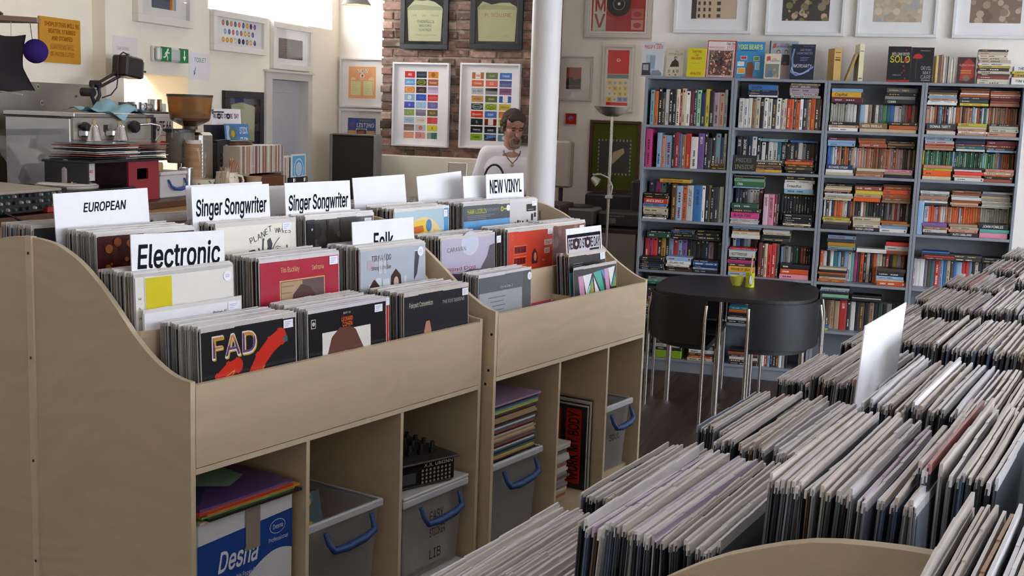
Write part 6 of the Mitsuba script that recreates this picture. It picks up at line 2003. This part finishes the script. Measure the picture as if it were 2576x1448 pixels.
# pendant lamp in the alcove
k = thing('pendant_lamp', 'grey metal pendant lamp hanging at the top of the alcove', 'lamp')
PL = mv(-3.845, 8.5, 2.495)
part(k, 'shade', MB(PL).lathe([(.112, 0), (.106, .012), (.075, .055), (.04, .075), (.03, .10), (0, .105)], '#8c8680', 32).lathe([(.110, .001), (.074, .053), (.03, .073)], '#d9d4cc', 32), 'satin')
part(k, 'cord', MB(PL).tube([(0, 0, .10), (0, 0, 1.0)], .003, '#3a3836', 6), 'satin')
part(k, 'bulb', MB(PL).ball(0, 0, .028, .024, '#fff4dd', sub=2), 'matte', emitter={'type': 'area', 'radiance': {'type': 'rgb', 'value': [w * 60 for w in WARM]}})
for i, (x, y) in enumerate(((-3.95, 5.75), (-3.95, 4.6))):
    k = thing('pendant_lamp', f'grey metal pendant lamp over the coffee counter, {["right", "left"][i]} one above the frame', 'lamp')
    PL = mv(x, y, 2.75)
    part(k, 'shade', MB(PL).lathe([(.16, 0), (.15, .02), (.10, .08), (.05, .11), (.03, .15), (0, .155)], '#8c8680', 32), 'satin')
    part(k, 'cord', MB(PL).tube([(0, 0, .15), (0, 0, .75)], .003, '#3a3836', 6), 'satin')
    part(k, 'bulb', MB(PL).ball(0, 0, .03, .035, '#fff4dd', sub=2), 'matte', emitter={'type': 'area', 'radiance': {'type': 'rgb', 'value': [w * 90 for w in WARM]}})


# ================================================================ table, chairs, floor lamp
def sup(t, a=.47, b=.475, n=3.2):
    c, s = math.cos(t), math.sin(t)
    return a * math.copysign(abs(c) ** (2 / n), c), b * math.copysign(abs(s) ** (2 / n), s)


TBL = mv(-.73, 7.17, 0)
k = thing('table', 'black table with rounded corners before the bookcases', 'table')
part(k, 'table_top', MB(TBL).prism([sup(t) for t in np.linspace(0, 2 * PI, 60)[:-1]], .715, .74, '#242325'), 'satin')
for x, y in ((-.40, .05), (.40, -.05), (.05, .40), (-.05, -.40)):
    part(k, 'leg', MB(TBL).tube([(x, y, 0), (x, y, .715)], .017, '#999999', 12), 'chrome')
for t0, lab in ((-PI / 2, 'black chair tucked under the table, its curved back nearest the camera'), (0, 'black chair tucked in at the right side of the table'), (PI / 2, 'black chair tucked in at the far left of the table'), (PI, 'black chair tucked in at the left, beside the record browser')):
    k = thing('chair', lab, 'chair', 'chairs tucked around the black table')
    ts = np.linspace(t0 + .10, t0 + PI / 2 - .10, 16)
    o = np.array([sup(t, .490, .495) for t in ts])
    i_ = np.array([sup(t, .478, .483) for t in ts])
    part(k, 'backrest', MB(TBL).prism(np.vstack([o, i_[::-1]]), .46, .722, '#1f1f22', smooth=30), 'satin')
    mid = np.array([sup(t0 + PI / 4, .12, .12)])
    part(k, 'seat', MB(TBL).prism(np.vstack([np.array([sup(t, .44, .445) for t in ts]), mid]), .425, .455, '#1f1f22'), 'satin')
    for p in (o[0] * 1.005, o[-1] * 1.005):
        part(k, 'leg', MB(TBL).tube([(p[0] * 1.03, p[1] * 1.03, 0), (p[0] * 1.03, p[1] * 1.03, .60), (p[0], p[1], .69)], .010, '#aaaaaa', 10), 'chrome')
    part(k, 'leg', MB(TBL).tube([(mid[0][0], mid[0][1], 0), (mid[0][0], mid[0][1], .425)], .010, '#aaaaaa', 10), 'chrome')
k = thing('bowl', 'small yellow green bowl on the black table', 'bowl')
MB(mv(-.744, 7.25, .741)).lathe([(0, 0), (.028, 0), (.050, .058), (.047, .058), (.026, .006), (0, .006)], '#b8b84a', 28).put(k, 'gloss')
k = thing('vase', 'small yellow cup with a leaf outline on the black table', 'vase')
MB(mv(-.665, 7.22, .741)).lathe([(0, 0), (.028, 0), (.025, .045), (.028, .088), (.025, .088), (.022, .01), (0, .01)], '#b9b81e', 24).put(k, 'gloss')
a = MB(mv(-.665, 7.22, .741) @ frame((.008, -.0268, .045), (.96, .28, 0), (0, 0, 1)))
a.disc(0, 0, .012, '#3a4a6a', .001, ry=.034).disc(0, 0, .010, '#d8dcd0', .002, ry=.031).rect(-.001, -.036, .001, .03, '#3a4a6a', .003)
part(k, 'leaf_print', a, 'matte')
k = thing('stirrer', 'pale wooden stick standing in the yellow cup', 'stirrer')
MB(mv(-.665, 7.22, .752)).tube([(0, 0, 0), (.008, 0, .19)], .005, '#cfb08a', 6).put(k, 'matte')
k = thing('floor_lamp', 'steel uplighter floor lamp with a reading arm', 'lamp')
FL = mv(-1.853, 8.6, 0)
part(k, 'base', MB(FL).lathe([(0, 0), (.13, 0), (.13, .02), (.02, .03), (0, .03)], '#888888', 32), 'chrome')
part(k, 'pole', MB(FL).tube([(0, 0, .02), (0, 0, 1.74)], .011, '#bbbbbb', 12), 'chrome')
part(k, 'bowl_shade', MB(FL).lathe([(0, 1.725), (.04, 1.727), (.09, 1.748), (.135, 1.795), (.132, 1.797), (.085, 1.754), (0, 1.735)], '#888888', 40), 'steel')
part(k, 'reading_arm', MB(FL).tube([(.02, -.02, 1.15), (.03, -.02, 1.22), (0, -.02, 1.28), (-.06, -.02, 1.305), (-.12, -.02, 1.300)], .007, '#bbbbbb', 8).rbox(-.02, .03, -.03, .02, 1.13, 1.155, '#bbbbbb'), 'chrome')
part(k, 'reading_shade', MB(FL @ mv(-.10, -.02, 1.26) @ rot([0, 1, 0], -50)).lathe([(.02, .03), (.035, -.03)], '#8c8680', 20), 'steel')

# ================================================================ things in the alcove and behind the browsers
k = thing('board_game', 'framed green board with a ring of small figures leaning on the wall', 'picture')
M = backwall(-2.300, 1.100, YA - .002)
part(k, 'frame', MB(M).rbox(0, .43, 0, .024, 0, .03, '#4a2c20').rbox(0, .43, .568, .592, 0, .03, '#4a2c20').rbox(0, .024, .024, .568, 0, .03, '#4a2c20').rbox(.406, .43, .024, .568, 0, .03, '#4a2c20'), 'satin')
part(k, 'panel', MB(M).box(.02, .41, .02, .572, .002, .012, '#4d5428'), 'matte')
a = MB(M @ mv(0, 0, .012)).rect(.07, .14, .36, .44, '#4a4a48', .0004).flat([(.19, .22), (.20, .33), (.29, .37), (.30, .33)], '#a89878', .0008)
rng = random.Random(6)
for i in range(36):
    q = i / 36 * 4
    s, f_ = int(q), q % 1
    x, y = ((.08 + .27 * f_, .15), (.35, .15 + .28 * f_), (.35 - .27 * f_, .43), (.08, .43 - .28 * f_))[s]
    a.disc(x, y, .007, rng.choice(['#8c8c84', '#7c7a74', '#9a9678']), .001, ry=.011, n=8)
part(k, 'print', a, 'matte')
k = thing('stand_table', 'dark table carrying the music equipment in the alcove', 'table')
part(k, 'table_top', MB().rbox(-2.50, -1.60, 8.66, 9.70, .87, .90, '#241f1d'), 'satin')
for x in (-2.46, -1.66):
    for y in (8.72, 9.64):
        part(k, 'leg', MB().box(x, x + .05, y, y + .05, 0, .87, '#241f1d'), 'satin')
for lab, nm, cat, (x0, x1, y0, y1, z0, z1), c in (('silver and black turntable on the dark table', 'turntable', 'turntable', (-2.30, -1.985, 8.70, 9.02, .905, 1.035), '#5c5854'),
        ('black disc player with a small grey screen', 'disc_player', 'player', (-1.975, -1.66, 8.80, 9.12, .901, 1.015), '#2a2a2d'), ('black flight case standing on the dark table', 'flight_case', 'case', (-2.22, -1.82, 9.40, 9.62, .901, 1.108), '#232327'),
        ('small black speaker at the end of the dark table', 'speaker', 'speaker', (-1.80, -1.71, 9.16, 9.34, .901, 1.24), '#222225'), ('pale wrapped upright block beside the pillar', 'wrapped_speaker', 'speaker', (-2.50, -2.335, 9.32, 9.46, 1.145, 1.52), '#a89c90')):
    k = thing(nm, lab, cat)
    part(k, 'body', MB().rbox(x0, x1, y0, y1, z0, z1, c, .015), 'satin')
    if nm == 'wrapped_speaker':
        part(k, 'stand', MB().tube([(-2.42, 9.39, .901), (-2.42, 9.39, 1.15)], .018, '#26262a'), 'satin')
    if nm == 'turntable':
        part(k, 'platter', MB(mv(-2.16, 8.86, 1.036)).lathe([(0, 0), (.13, 0), (.13, .014), (0, .016)], '#26262a', 32), 'satin')
    if nm == 'disc_player':
        part(k, 'screen', MB(backwall(-1.90, .93, 8.799)).rect(0, 0, .07, .04, '#6a6c66', .001).text('PIONEER', .01, .05, .012, '#8a8a8c', w=.12), 'matte')
k = thing('flight_case', 'tall black case with aluminium edges standing open in the left alcove', 'case')
part(k, 'panel', MB().rbox(-4.36, -3.985, 9.20, 9.30, .6, 1.495, '#2c2b28', .006), 'satin')
part(k, 'edge', MB().rbox(-4.385, -4.36, 9.19, 9.31, .6, 1.505, '#85837f').rbox(-3.985, -3.96, 9.19, 9.31, .6, 1.505, '#85837f').rbox(-4.36, -3.985, 9.19, 9.31, 1.495, 1.51, '#6a6864'), 'satin')
part(k, 'base', MB().rbox(-4.40, -3.94, 9.12, 9.34, 0, .6, '#26262a', .01), 'satin')
k = thing('desk', 'dark desk before the man, mostly hidden by the white cards', 'desk')
part(k, 'desk_top', MB().rbox(-3.25, -2.12, 8.20, 8.62, 1.06, 1.09, '#3a2620'), 'satin')
part(k, 'side', MB().box(-3.22, -3.19, 8.22, 8.60, 0, 1.06, '#3a2620').box(-2.18, -2.15, 8.22, 8.60, 0, 1.06, '#3a2620'), 'satin')
k = thing('foil_package', 'shiny silver foil sheet propped up beside the man', 'foil')
MB(frame((-3.10, 8.54, 1.091), (1, 0, 0), (0, 0, 1)) @ rot([1, 0, 0], -8)).rbox(0, .155, 0, .255, -.02, 0, '#cccccc', .006).put(k, 'steel')
k = thing('headphones', 'black headphones standing on the desk before the man', 'headphones')
part(k, 'band', MB().tube([(-2.69 + .075 * math.cos(t), 8.45, 1.235 + .11 * math.sin(t)) for t in np.linspace(0, PI, 14)], .008, '#222226'), 'satin')
part(k, 'ear_cup', MB().rbox(-2.79, -2.745, 8.41, 8.49, 1.091, 1.24, '#222226', .015).rbox(-2.635, -2.59, 8.41, 8.49, 1.091, 1.24, '#222226', .015), 'satin')

# ================================================================ the man behind the browsers
import manifold3d as m3


def chain(bones, edge=.016, it=6):
    """one continuous surface around bones ((a, ra), (b, rb))"""
    parts = []
    for (a, ra), (b, rb_) in bones:
        s = [m3.Manifold.sphere(r, 20).translate(tuple(map(float, p))) for p, r in ((a, ra), (b, rb_))]
        parts.append(m3.Manifold.batch_hull(s))
    m = m3.Manifold.batch_boolean(parts, m3.OpType.Add).refine_to_length(edge).to_mesh()
    t = trimesh.Trimesh(m.vert_properties[:, :3], m.tri_verts, process=True)
    trimesh.smoothing.filter_taubin(t, iterations=it)
    return t


def hand(o, f, l, up, s):
    """palm, four curled fingers and a side thumb as bones; f forward, l to the thumb side"""
    o, f, l, up = (np.array(q, float) for q in (o, f, l, up))
    B_ = [((o, .026), (o + .03 * f, .022))]
    for i in range(4):
        w = (.030 - .020 * i) * l
        k0 = o + .075 * f + w
        q1 = k0 + (.036, .042, .038, .028)[i] * (f - .25 * up)
        q2 = q1 + .028 * (f - .9 * up) * .8
        B_ += [((o + .02 * f + w * .6, .014), (k0, .0115)), ((k0, .0095), (q1, .0085)), ((q1, .0085), (q2, .0075))]
    t1 = o + .045 * f + .052 * l - .01 * up
    B_ += [((o + .015 * f + .015 * l, .015), (t1, .011)), ((t1, .010), (t1 + .032 * f + .008 * l - .01 * up, .0085))]
    return B_


k = thing('person', 'grey haired man in a white t-shirt looking down behind the record browsers', 'person')
PM = mv(-2.70, 8.90, 0) @ rot([0, 0, 1], 22)          # faces -y, turned a little to the right of the picture
HM = PM @ mv(0, 0, 1.49) @ rot([0, 0, 1], 16) @ rot([1, 0, 0], 14)
hp = lambda x, y, z: (HM @ [x, y, z, 1])[:3]
bp = lambda x, y, z: (PM @ [x, y, z, 1])[:3]
bones = [((bp(0, .01, 1.40), .062), (hp(0, .015, .06), .060)), ((hp(0, .03, .165), .083), (hp(0, -.012, .175), .074)), ((hp(0, .02, .12), .074), (hp(0, -.040, .045), .040)), ((hp(0, -.02, .10), .064), (hp(0, -.052, .040), .030)),
         ((hp(0, -.078, .128), .012), (hp(0, -.104, .088), .015)), ((hp(-.03, -.070, .150), .012), (hp(.03, -.070, .150), .012)),
         ((bp(-.10, 0, 1.30), .10), (bp(.10, 0, 1.30), .10)), ((bp(0, 0, 1.36), .09), (bp(0, .0, 1.0), .12)), ((bp(-.07, 0, .98), .105), (bp(.07, 0, .98), .105))]
for s in (-1, 1):
    sh, el, wr = bp(s * .185, 0, 1.40), bp(s * .255, .02, 1.13), bp(s * .17, -.22, 1.135)
    bones += [((bp(0, 0, 1.39), .07), (sh, .058)), ((sh, .056), (el, .042)), ((el, .041), (wr, .028)), ((hp(s * .078, .02, .125), .012), (hp(s * .082, .025, .095), .009))]
    bones += hand(wr, (PM @ [0 - s * .3, -.95, 0, 0])[:3], (PM @ [-s, 0, 0, 0])[:3], np.array([0, 0, 1.0]), s)
    bones += [((bp(s * .09, 0, .93), .088), (bp(s * .10, -.01, .50), .060)), ((bp(s * .10, -.01, .50), .058), (bp(s * .10, .02, .09), .040)), ((bp(s * .10, .02, .06), .042), (bp(s * .11, -.13, .035), .034))]
t = chain(bones, .013, 5)
MB().raw(t.vertices, t.faces, '#ad7a68', None, True).put(k, 'satin')
sb = [((bp(-.11, .0, 1.30), .122), (bp(.11, .0, 1.30), .122)), ((bp(-.08, -.02, 1.10), .130), (bp(.08, -.02, 1.10), .130)), ((bp(-.08, 0, .95), .125), (bp(.08, 0, .95), .125)), ((bp(-.08, -.02, 1.10), .130), (bp(-.11, 0, 1.30), .122)), ((bp(.08, -.02, 1.10), .130), (bp(.11, 0, 1.30), .122)), ((bp(-.08, 0, .95), .125), (bp(.08, -.02, 1.10), .130)), ((bp(0, .012, 1.40), .075), (bp(0, .012, 1.44), .066))]
for s in (-1, 1):
    sb += [((bp(s * .04, .01, 1.405), .072), (bp(s * .175, 0, 1.40), .072)), ((bp(s * .18, 0, 1.40), .073), (bp(s * .235, .015, 1.22), .068))]
t = chain(sb, .016, 8)
part(k, 't_shirt', MB().raw(t.vertices, t.faces, '#dcd5da', None, True), 'matte', 'white t-shirt')
tr = []
for s in (-1, 1):
    tr += [((bp(-.07, 0, .93), .118), (bp(.07, 0, .93), .118)), ((bp(s * .09, 0, .90), .104), (bp(s * .10, -.01, .50), .078)), ((bp(s * .10, -.01, .50), .076), (bp(s * .10, .02, .12), .064))]
t = chain(tr, .02, 5)
part(k, 'trousers', MB().raw(t.vertices, t.faces, '#2c3446', None, True), 'matte')
sh_ = MB()
for s in (-1, 1):
    t = chain([((bp(s * .10, .04, .05), .050), (bp(s * .11, -.14, .045), .045))], .015, 4)
    sh_.raw(t.vertices, t.faces, '#2a2624', None, True)
part(k, 'shoes', sh_, 'satin')
hr = [((hp(0, .035, .185), .086), (hp(0, -.012, .212), .066)), ((hp(-.035, .045, .15), .062), (hp(.035, .045, .15), .062)), ((hp(-.052, .005, .18), .038), (hp(-.066, .015, .115), .018)), ((hp(.052, .005, .18), .038), (hp(.066, .015, .115), .018)), ((hp(-.04, -.05, .215), .032), (hp(.04, -.05, .215), .032)), ((hp(0, .06, .14), .062), (hp(0, .065, .06), .045))]
t = chain(hr, .008, 4)
v = np.array(t.vertices)
v = v + (meshkit.noise(v * 70, 3) - .5)[:, None] * .010
part(k, 'hair', MB().raw(v, t.faces, '#4d4440', None, True), 'matte', 'greying dark brown hair')
bd = [((hp(-.026, -.088, .068), .011), (hp(.026, -.088, .068), .011)), ((hp(-.036, -.078, .05), .013), (hp(-.024, -.078, .008), .014)), ((hp(.036, -.078, .05), .013), (hp(.024, -.078, .008), .014)), ((hp(-.02, -.080, .006), .018), (hp(.02, -.080, .006), .018))]
t = chain(bd, .005, 3)
part(k, 'beard', MB().raw(t.vertices, t.faces, '#84746a', None, True), 'matte', 'grey moustache and beard')
m = MB()
for s in (-1, 1):
    m.ball(0, 0, 0, .014, '#5c3c34', .008, .0045, HM @ mv(s * .030, -.080, .128))
    m.ball(0, 0, 0, .018, '#3f342f', .008, .004, HM @ mv(s * .031, -.083, .150))
part(k, 'eyes', m, 'matte')
part(k, 'mouth', MB(HM).ball(0, -.090, .046, .017, '#7c4a44', .008, .0045), 'matte')
part(k, 'necklace', MB(PM).tube([(-.068, -.03, 1.45), (-.06, -.085, 1.42), (-.03, -.118, 1.375), (0, -.128, 1.345), (.03, -.118, 1.375), (.06, -.085, 1.42), (.068, -.03, 1.45)], .0035, '#26262a', 6), 'satin')
part(k, 'pendant', MB(PM).ball(0, -.130, 1.332, .012, '#b8945a', .006, .014), 'satin')


# ================================================================ what is kept under the browsers
def tub(label, u0, u1, v0, z0, h, fill=None, lid=False, words=()):
    k = thing('storage_box', label, 'box', 'clear plastic boxes under the browsers')
    d = .44
    m = MB(BIN)
    x0, x1, y1, y0 = u0 + .012, u1 - .012, v0 - .012, v0 - d
    for quad in ([(x0 + .015, y1 - .015, z0), (x1 - .015, y1 - .015, z0), (x1, y1, z0 + h), (x0, y1, z0 + h)], [(x1 - .015, y1 - .015, z0), (x1 - .015, y0, z0), (x1, y0, z0 + h), (x1, y1, z0 + h)], [(x0 + .015, y0, z0), (x0 + .015, y1 - .015, z0), (x0, y1, z0 + h), (x0, y0, z0 + h)], [(x0 + .015, y0, z0), (x1 - .015, y0, z0), (x1 - .015, y1 - .015, z0), (x0 + .015, y1 - .015, z0)]):
        m.raw(quad, [[0, 1, 2, 3]], '#ffffff')
    part(k, 'body', m, 'cloudy')
    part(k, 'rim', MB(BIN).rbox(u0, u1, v0 - .012, v0, z0 + h - .024, z0 + h, '#c9cdd2', .004).rbox(u0, u0 + .012, v0 - d, v0 - .012, z0 + h - .024, z0 + h, '#c9cdd2', .004).rbox(u1 - .012, u1, v0 - d, v0 - .012, z0 + h - .024, z0 + h, '#c9cdd2', .004), 'satin')
    if lid:
        part(k, 'lid', MB(BIN).rbox(u0, u1, v0 - d, v0, z0 + h, z0 + h + .010, '#d5d5d3', .003), 'satin')
    c, w = (u0 + u1) / 2 + .01, min(.095, (u1 - u0) * .33)
    part(k, 'handle', MB(BIN).tube([(c - w, v0 + .002, z0 + h - .035), (c - w * .98, v0 + .014, z0 + h - .065), (c - w * .85, v0 + .022, z0 + h - .085), (c - w * .3, v0 + .024, z0 + h - .088), (c + w * .5, v0 + .024, z0 + h - .082), (c + w * .95, v0 + .02, z0 + h - .072), (c + w, v0 + .012, z0 + h - .055), (c + w, v0 + .002, z0 + h - .030)], [.007, .008, .010, .012, .012, .010, .008, .006], '#2c4c86'), 'satin')
    if words:
        a = MB(bin_plane(v0 - .010, u0, z0))
        for t, x, y, hh, ww in words:
            a.text(t, x, y, hh, '#2c2c30', w=ww, z=.002)
        part(k, 'lettering', a, 'matte')
    if fill:
        for i in range(fill[0]):
            c_ = rc.choice(fill[1])
            q = thing('record', f'{colour_name(c_)} record seen through the clear box, {ORD[i]} from its left, {fill[2]}', 'record', 'records inside the clear boxes')
            MB(BIN).box(u0 + .035 + .0095 * i, u0 + .040 + .0095 * i, v0 - .37, v0 - .045, z0 + .006, z0 + .006 + h * .86, c_).put(q, 'satin')


LID2 = .325
for u0, u1, v0, h, lab in ((.400, .730, -.030, .265, 'under the second bay'), (.792, 1.118, -.005, .262, 'under the third bay')):
    tub(f'lower clear plastic box {lab} of the nearest browser', u0, u1, v0, .056, h, lid=True)
tub('open clear plastic box with a blue handle in the middle bay of the nearest browser', .400, .730, -.030, .338, .285)
tub('clear plastic box with black handwriting and the mixer on its lid', .792, 1.118, -.005, .335, .262, lid=True, words=[('EASY', .135, .165, .030, .07), ('STICKER', .135, .115, .026, .08), ('LIB', .135, .045, .030, .06)])
k = thing('paper_sheet', 'beige card sheet inside the clear box with handwriting', 'card')
MB(BIN).box(.84, 1.07, -.05, -.046, .345, .575, '#b8b0a0').put(k, 'matte')
k = thing('disc_case', 'colourful compact disc case leaning in the open clear box', 'disc case')
M = bin_plane(-.14, .47, .52, 12)
MB(M).box(0, .135, 0, .135, -.01, 0, '#5c6a72').put(k, 'gloss')
a = MB(M)
speckle(9, ['#c47a4a', '#4a8a9a', '#b04a34', '#6a9a6a', '#d0a04a', '#3a6a8a'], 40, .12, (.004, .014))(a, MB(), .135, .135)
part(k, 'cover_print', a, 'gloss')
tub('clear plastic box with records, below the tall record pile', 1.200, 1.520, .02, .335, .280, fill=(26, ['#b8b4ae', '#a9a49c', '#c9c4bc', '#8c8880', '#9c9690'], 'left bay'))
tub('clear plastic box with a blue handle at the right end bay', 1.945, 2.175, .02, .40, .262, words=[('SOUL', .06, .12, .024, .08)])
for u0, u1, z1 in ((1.200, 1.520, .334), (1.945, 2.175, .399)):
    k = thing('plinth_box', f'low ply plinth {"under the box with records" if u0 < 1.5 else "under the right end box"}', 'plinth')
    MB(BIN).box(u0, u1, -.42, .0, .056, z1, PLY).put(k, 'birch')
rng = random.Random(14)
z = .616
for i in range(30):
    c = rng.choice(['#d6d2cc', '#2a2a2c', '#c9c4bc', '#c8b83a', '#3a6a80', '#a84a3c', '#e0dcd8', '#4a4a4c', '#b8b0a4', '#8aa08a', '#c08a5a']) if i < 29 else '#a88aa8'
    q = thing('record', f'{colour_name(c)} record lying {ORD[i]} from the bottom of the tall pile', 'record', 'records piled on the clear box')
    du = rng.uniform(-.012, .012) + (.02 if i > 24 else 0)
    MB(BIN).box(1.205 + du, 1.485 + du, -.30, .004, z, z + .0058, c).put(q, 'gloss')
    z += .0062
k = thing('record', 'black record cover with red blocks and large turned capitals', 'record', 'records standing in the middle bay')
M = frame(BO + 1.895 * DU - .02 * NV + [0, 0, .36], -NV, (0, 0, 1), -DU) @ mv(0, 0, 0)
for i in range(7):
    c = ['#222224', '#c9c4ba', '#2c2c2e', '#bdb6a8', '#d0cabc', '#3a3632', '#a89c84'][i]
    if i:
        k2 = thing('record', f'{colour_name(c)} record edge, {ORD[i]} right of the black cover with red blocks', 'record', 'records standing in the middle bay')
    MB(BIN).box(1.868 + .008 * i, 1.873 + .008 * i, -.32 + .004 * i, -.012, .36, .672 + .004 * i, c).put(k2 if i else k, 'gloss')
M = frame(BO + 1.8675 * DU - .32 * NV + [0, 0, .36], NV, (0, 0, 1), -DU)
a = MB(M).rect(.135, .02, .200, .30, '#b03028').rect(.222, .02, .288, .30, '#b03028').rect(.10, .06, .104, .28, '#c8b83a')
a.text('WORK LTD', .190, .03, .045, '#222224', w=.25, bold=True, turn=90, z=.0015).text('WORK MY BODY', .278, .03, .045, '#222224', w=.26, bold=True, turn=90, z=.0015)
part(k, 'cover_print', a, 'matte')
k = thing('plinth_box', 'low ply plinth under the standing records', 'plinth')
MB(BIN).box(1.600, 1.925, -.42, -.004, .056, .358, PLY).put(k, 'birch')
for i in range(22):
    c = rng.choice(['#c9c2bc', '#b8b0a8', '#d0c8c0', '#8c8480', '#a85a4a', '#c4a86a', '#5a5654'])
    q = thing('record', f'{colour_name(c)} sleeve lying {ORD[i]} from the bottom of the low pile beside the black cover', 'record', 'records in the low pile')
    MB(BIN).box(1.605, 1.745 + rng.uniform(-.01, .01), -.25, -.01 + rng.uniform(-.01, .005), .360 + .0098 * i, .369 + .0098 * i, c).put(q, 'gloss')
# blue carton, its sleeves and the mixer
k = thing('carton', 'blue and white carton of paper products in the nearest bay', 'carton')
MB(BIN).rbox(.030, .355, -.40, -.030, .39, .735, '#d8d9de', .004).put(k, 'matte')
a = MB(bin_plane(-.030, .030, .39))
xs = np.linspace(0, .322, 30)
a.flat([(x, .165 + .045 * math.sin(4.6 * x / .322 - 2.3)) for x in xs] + [(.322, .305), (0, .290)], '#2c4a90', .0008)
a.text('Desna', .060, .205, .050, '#e2e6f0', w=.135, slant=.2, z=.002, bold=True)
a.text('Disposable Paper Products', .080, .172, .013, '#d2daec', w=.15, z=.002)
a.disc(.268, .270, .028, '#dfe4ee', .0012, ry=.019)
a.disc(.268, .270, .0265, '#2c4a90', .0016, ry=.0175)
a.text('Desna', .250, .265, .012, '#e2e6f0', w=.036, z=.002)
a.text('Professional', .235, .232, .011, '#d2daec', w=.07, z=.002)
a.rect(.155, .235, .205, .345, '#8c8478', .003)
part(k, 'print', a, 'matte')
k = thing('carton', 'tan cardboard carton under the blue and white one', 'carton')
MB(BIN).rbox(.025, .358, -.40, -.028, .056, .389, '#a89074', .004).put(k, 'matte')
z = .736
for i, (c, du, dv) in enumerate((('#c9c0a8', 0, 0), ('#2a2a2c', .02, .012), ('#7ca04a', .005, .0), ('#cc8a3a', .018, .006), ('#b8402c', -.01, .01), ('#55406c', .0, .0))):
    q = thing('record', f'{colour_name(c)} record sleeve, {ORD[i]} from the bottom of the pile on the blue carton', 'record', 'records lying on the carton')
    MB(BIN).box(.030 + du, .345 + du, -.33 + dv, -.02 + dv, z, z + .006, c).put(q, 'gloss')
    z += .0065
    if i == 5:
        a = MB(BIN @ mv(.03, -.33, z + .0002) @ np.diag([1, 1, 1, 1]))
        a.flat(blob([(.13, .08), (.19, .05), (.26, .09), (.25, .18), (.17, .22), (.12, .16)], .02), '#8ea890', .0006).flat(blob([(.01, .10), (.10, .08), (.11, .2), (.02, .28)], .01), '#3a3a5c', .0006)
        part(q, 'cover_print', a, 'gloss')
k = thing('mixer', 'black dj mixer with rows of upright knobs on the clear box', 'mixer')
MK = BIN @ mv(.945, -.155, .610) @ rot([0, 0, 1], 14)
part(k, 'case', MB(MK).rbox(-.125, .125, -.13, .13, 0, .072, '#1d1d20', .008), 'gloss')
part(k, 'top_plate', MB(MK).rbox(-.135, .135, -.14, .14, .073, .080, '#3a3836', .003), 'satin')
for i in range(5):
    for j in range(5):
        part(k, 'knob', MB(MK @ mv(-.095 + .044 * i, -.10 + .042 * j, .080)).lathe([(0, .034), (.006, .034), (.008, .014), (.012, .012), (.012, 0), (0, 0)], '#222226', 10), 'satin')
a = MB(MK @ frame((-.12, .1302, .004), (1, 0, 0), (0, 0, 1), (0, 1, 0)))
for i in range(8):
    for j in range(4):
        a.disc(.115 + .015 * i, .010 + .012 * j, .0045, '#8c8478', .001, n=8)
a.text('XJL UMINN', .12, .056, .010, '#c9c9cc', w=.11).rect(.03, .012, .09, .045, '#4a4a4c')
part(k, 'print', a, 'matte')
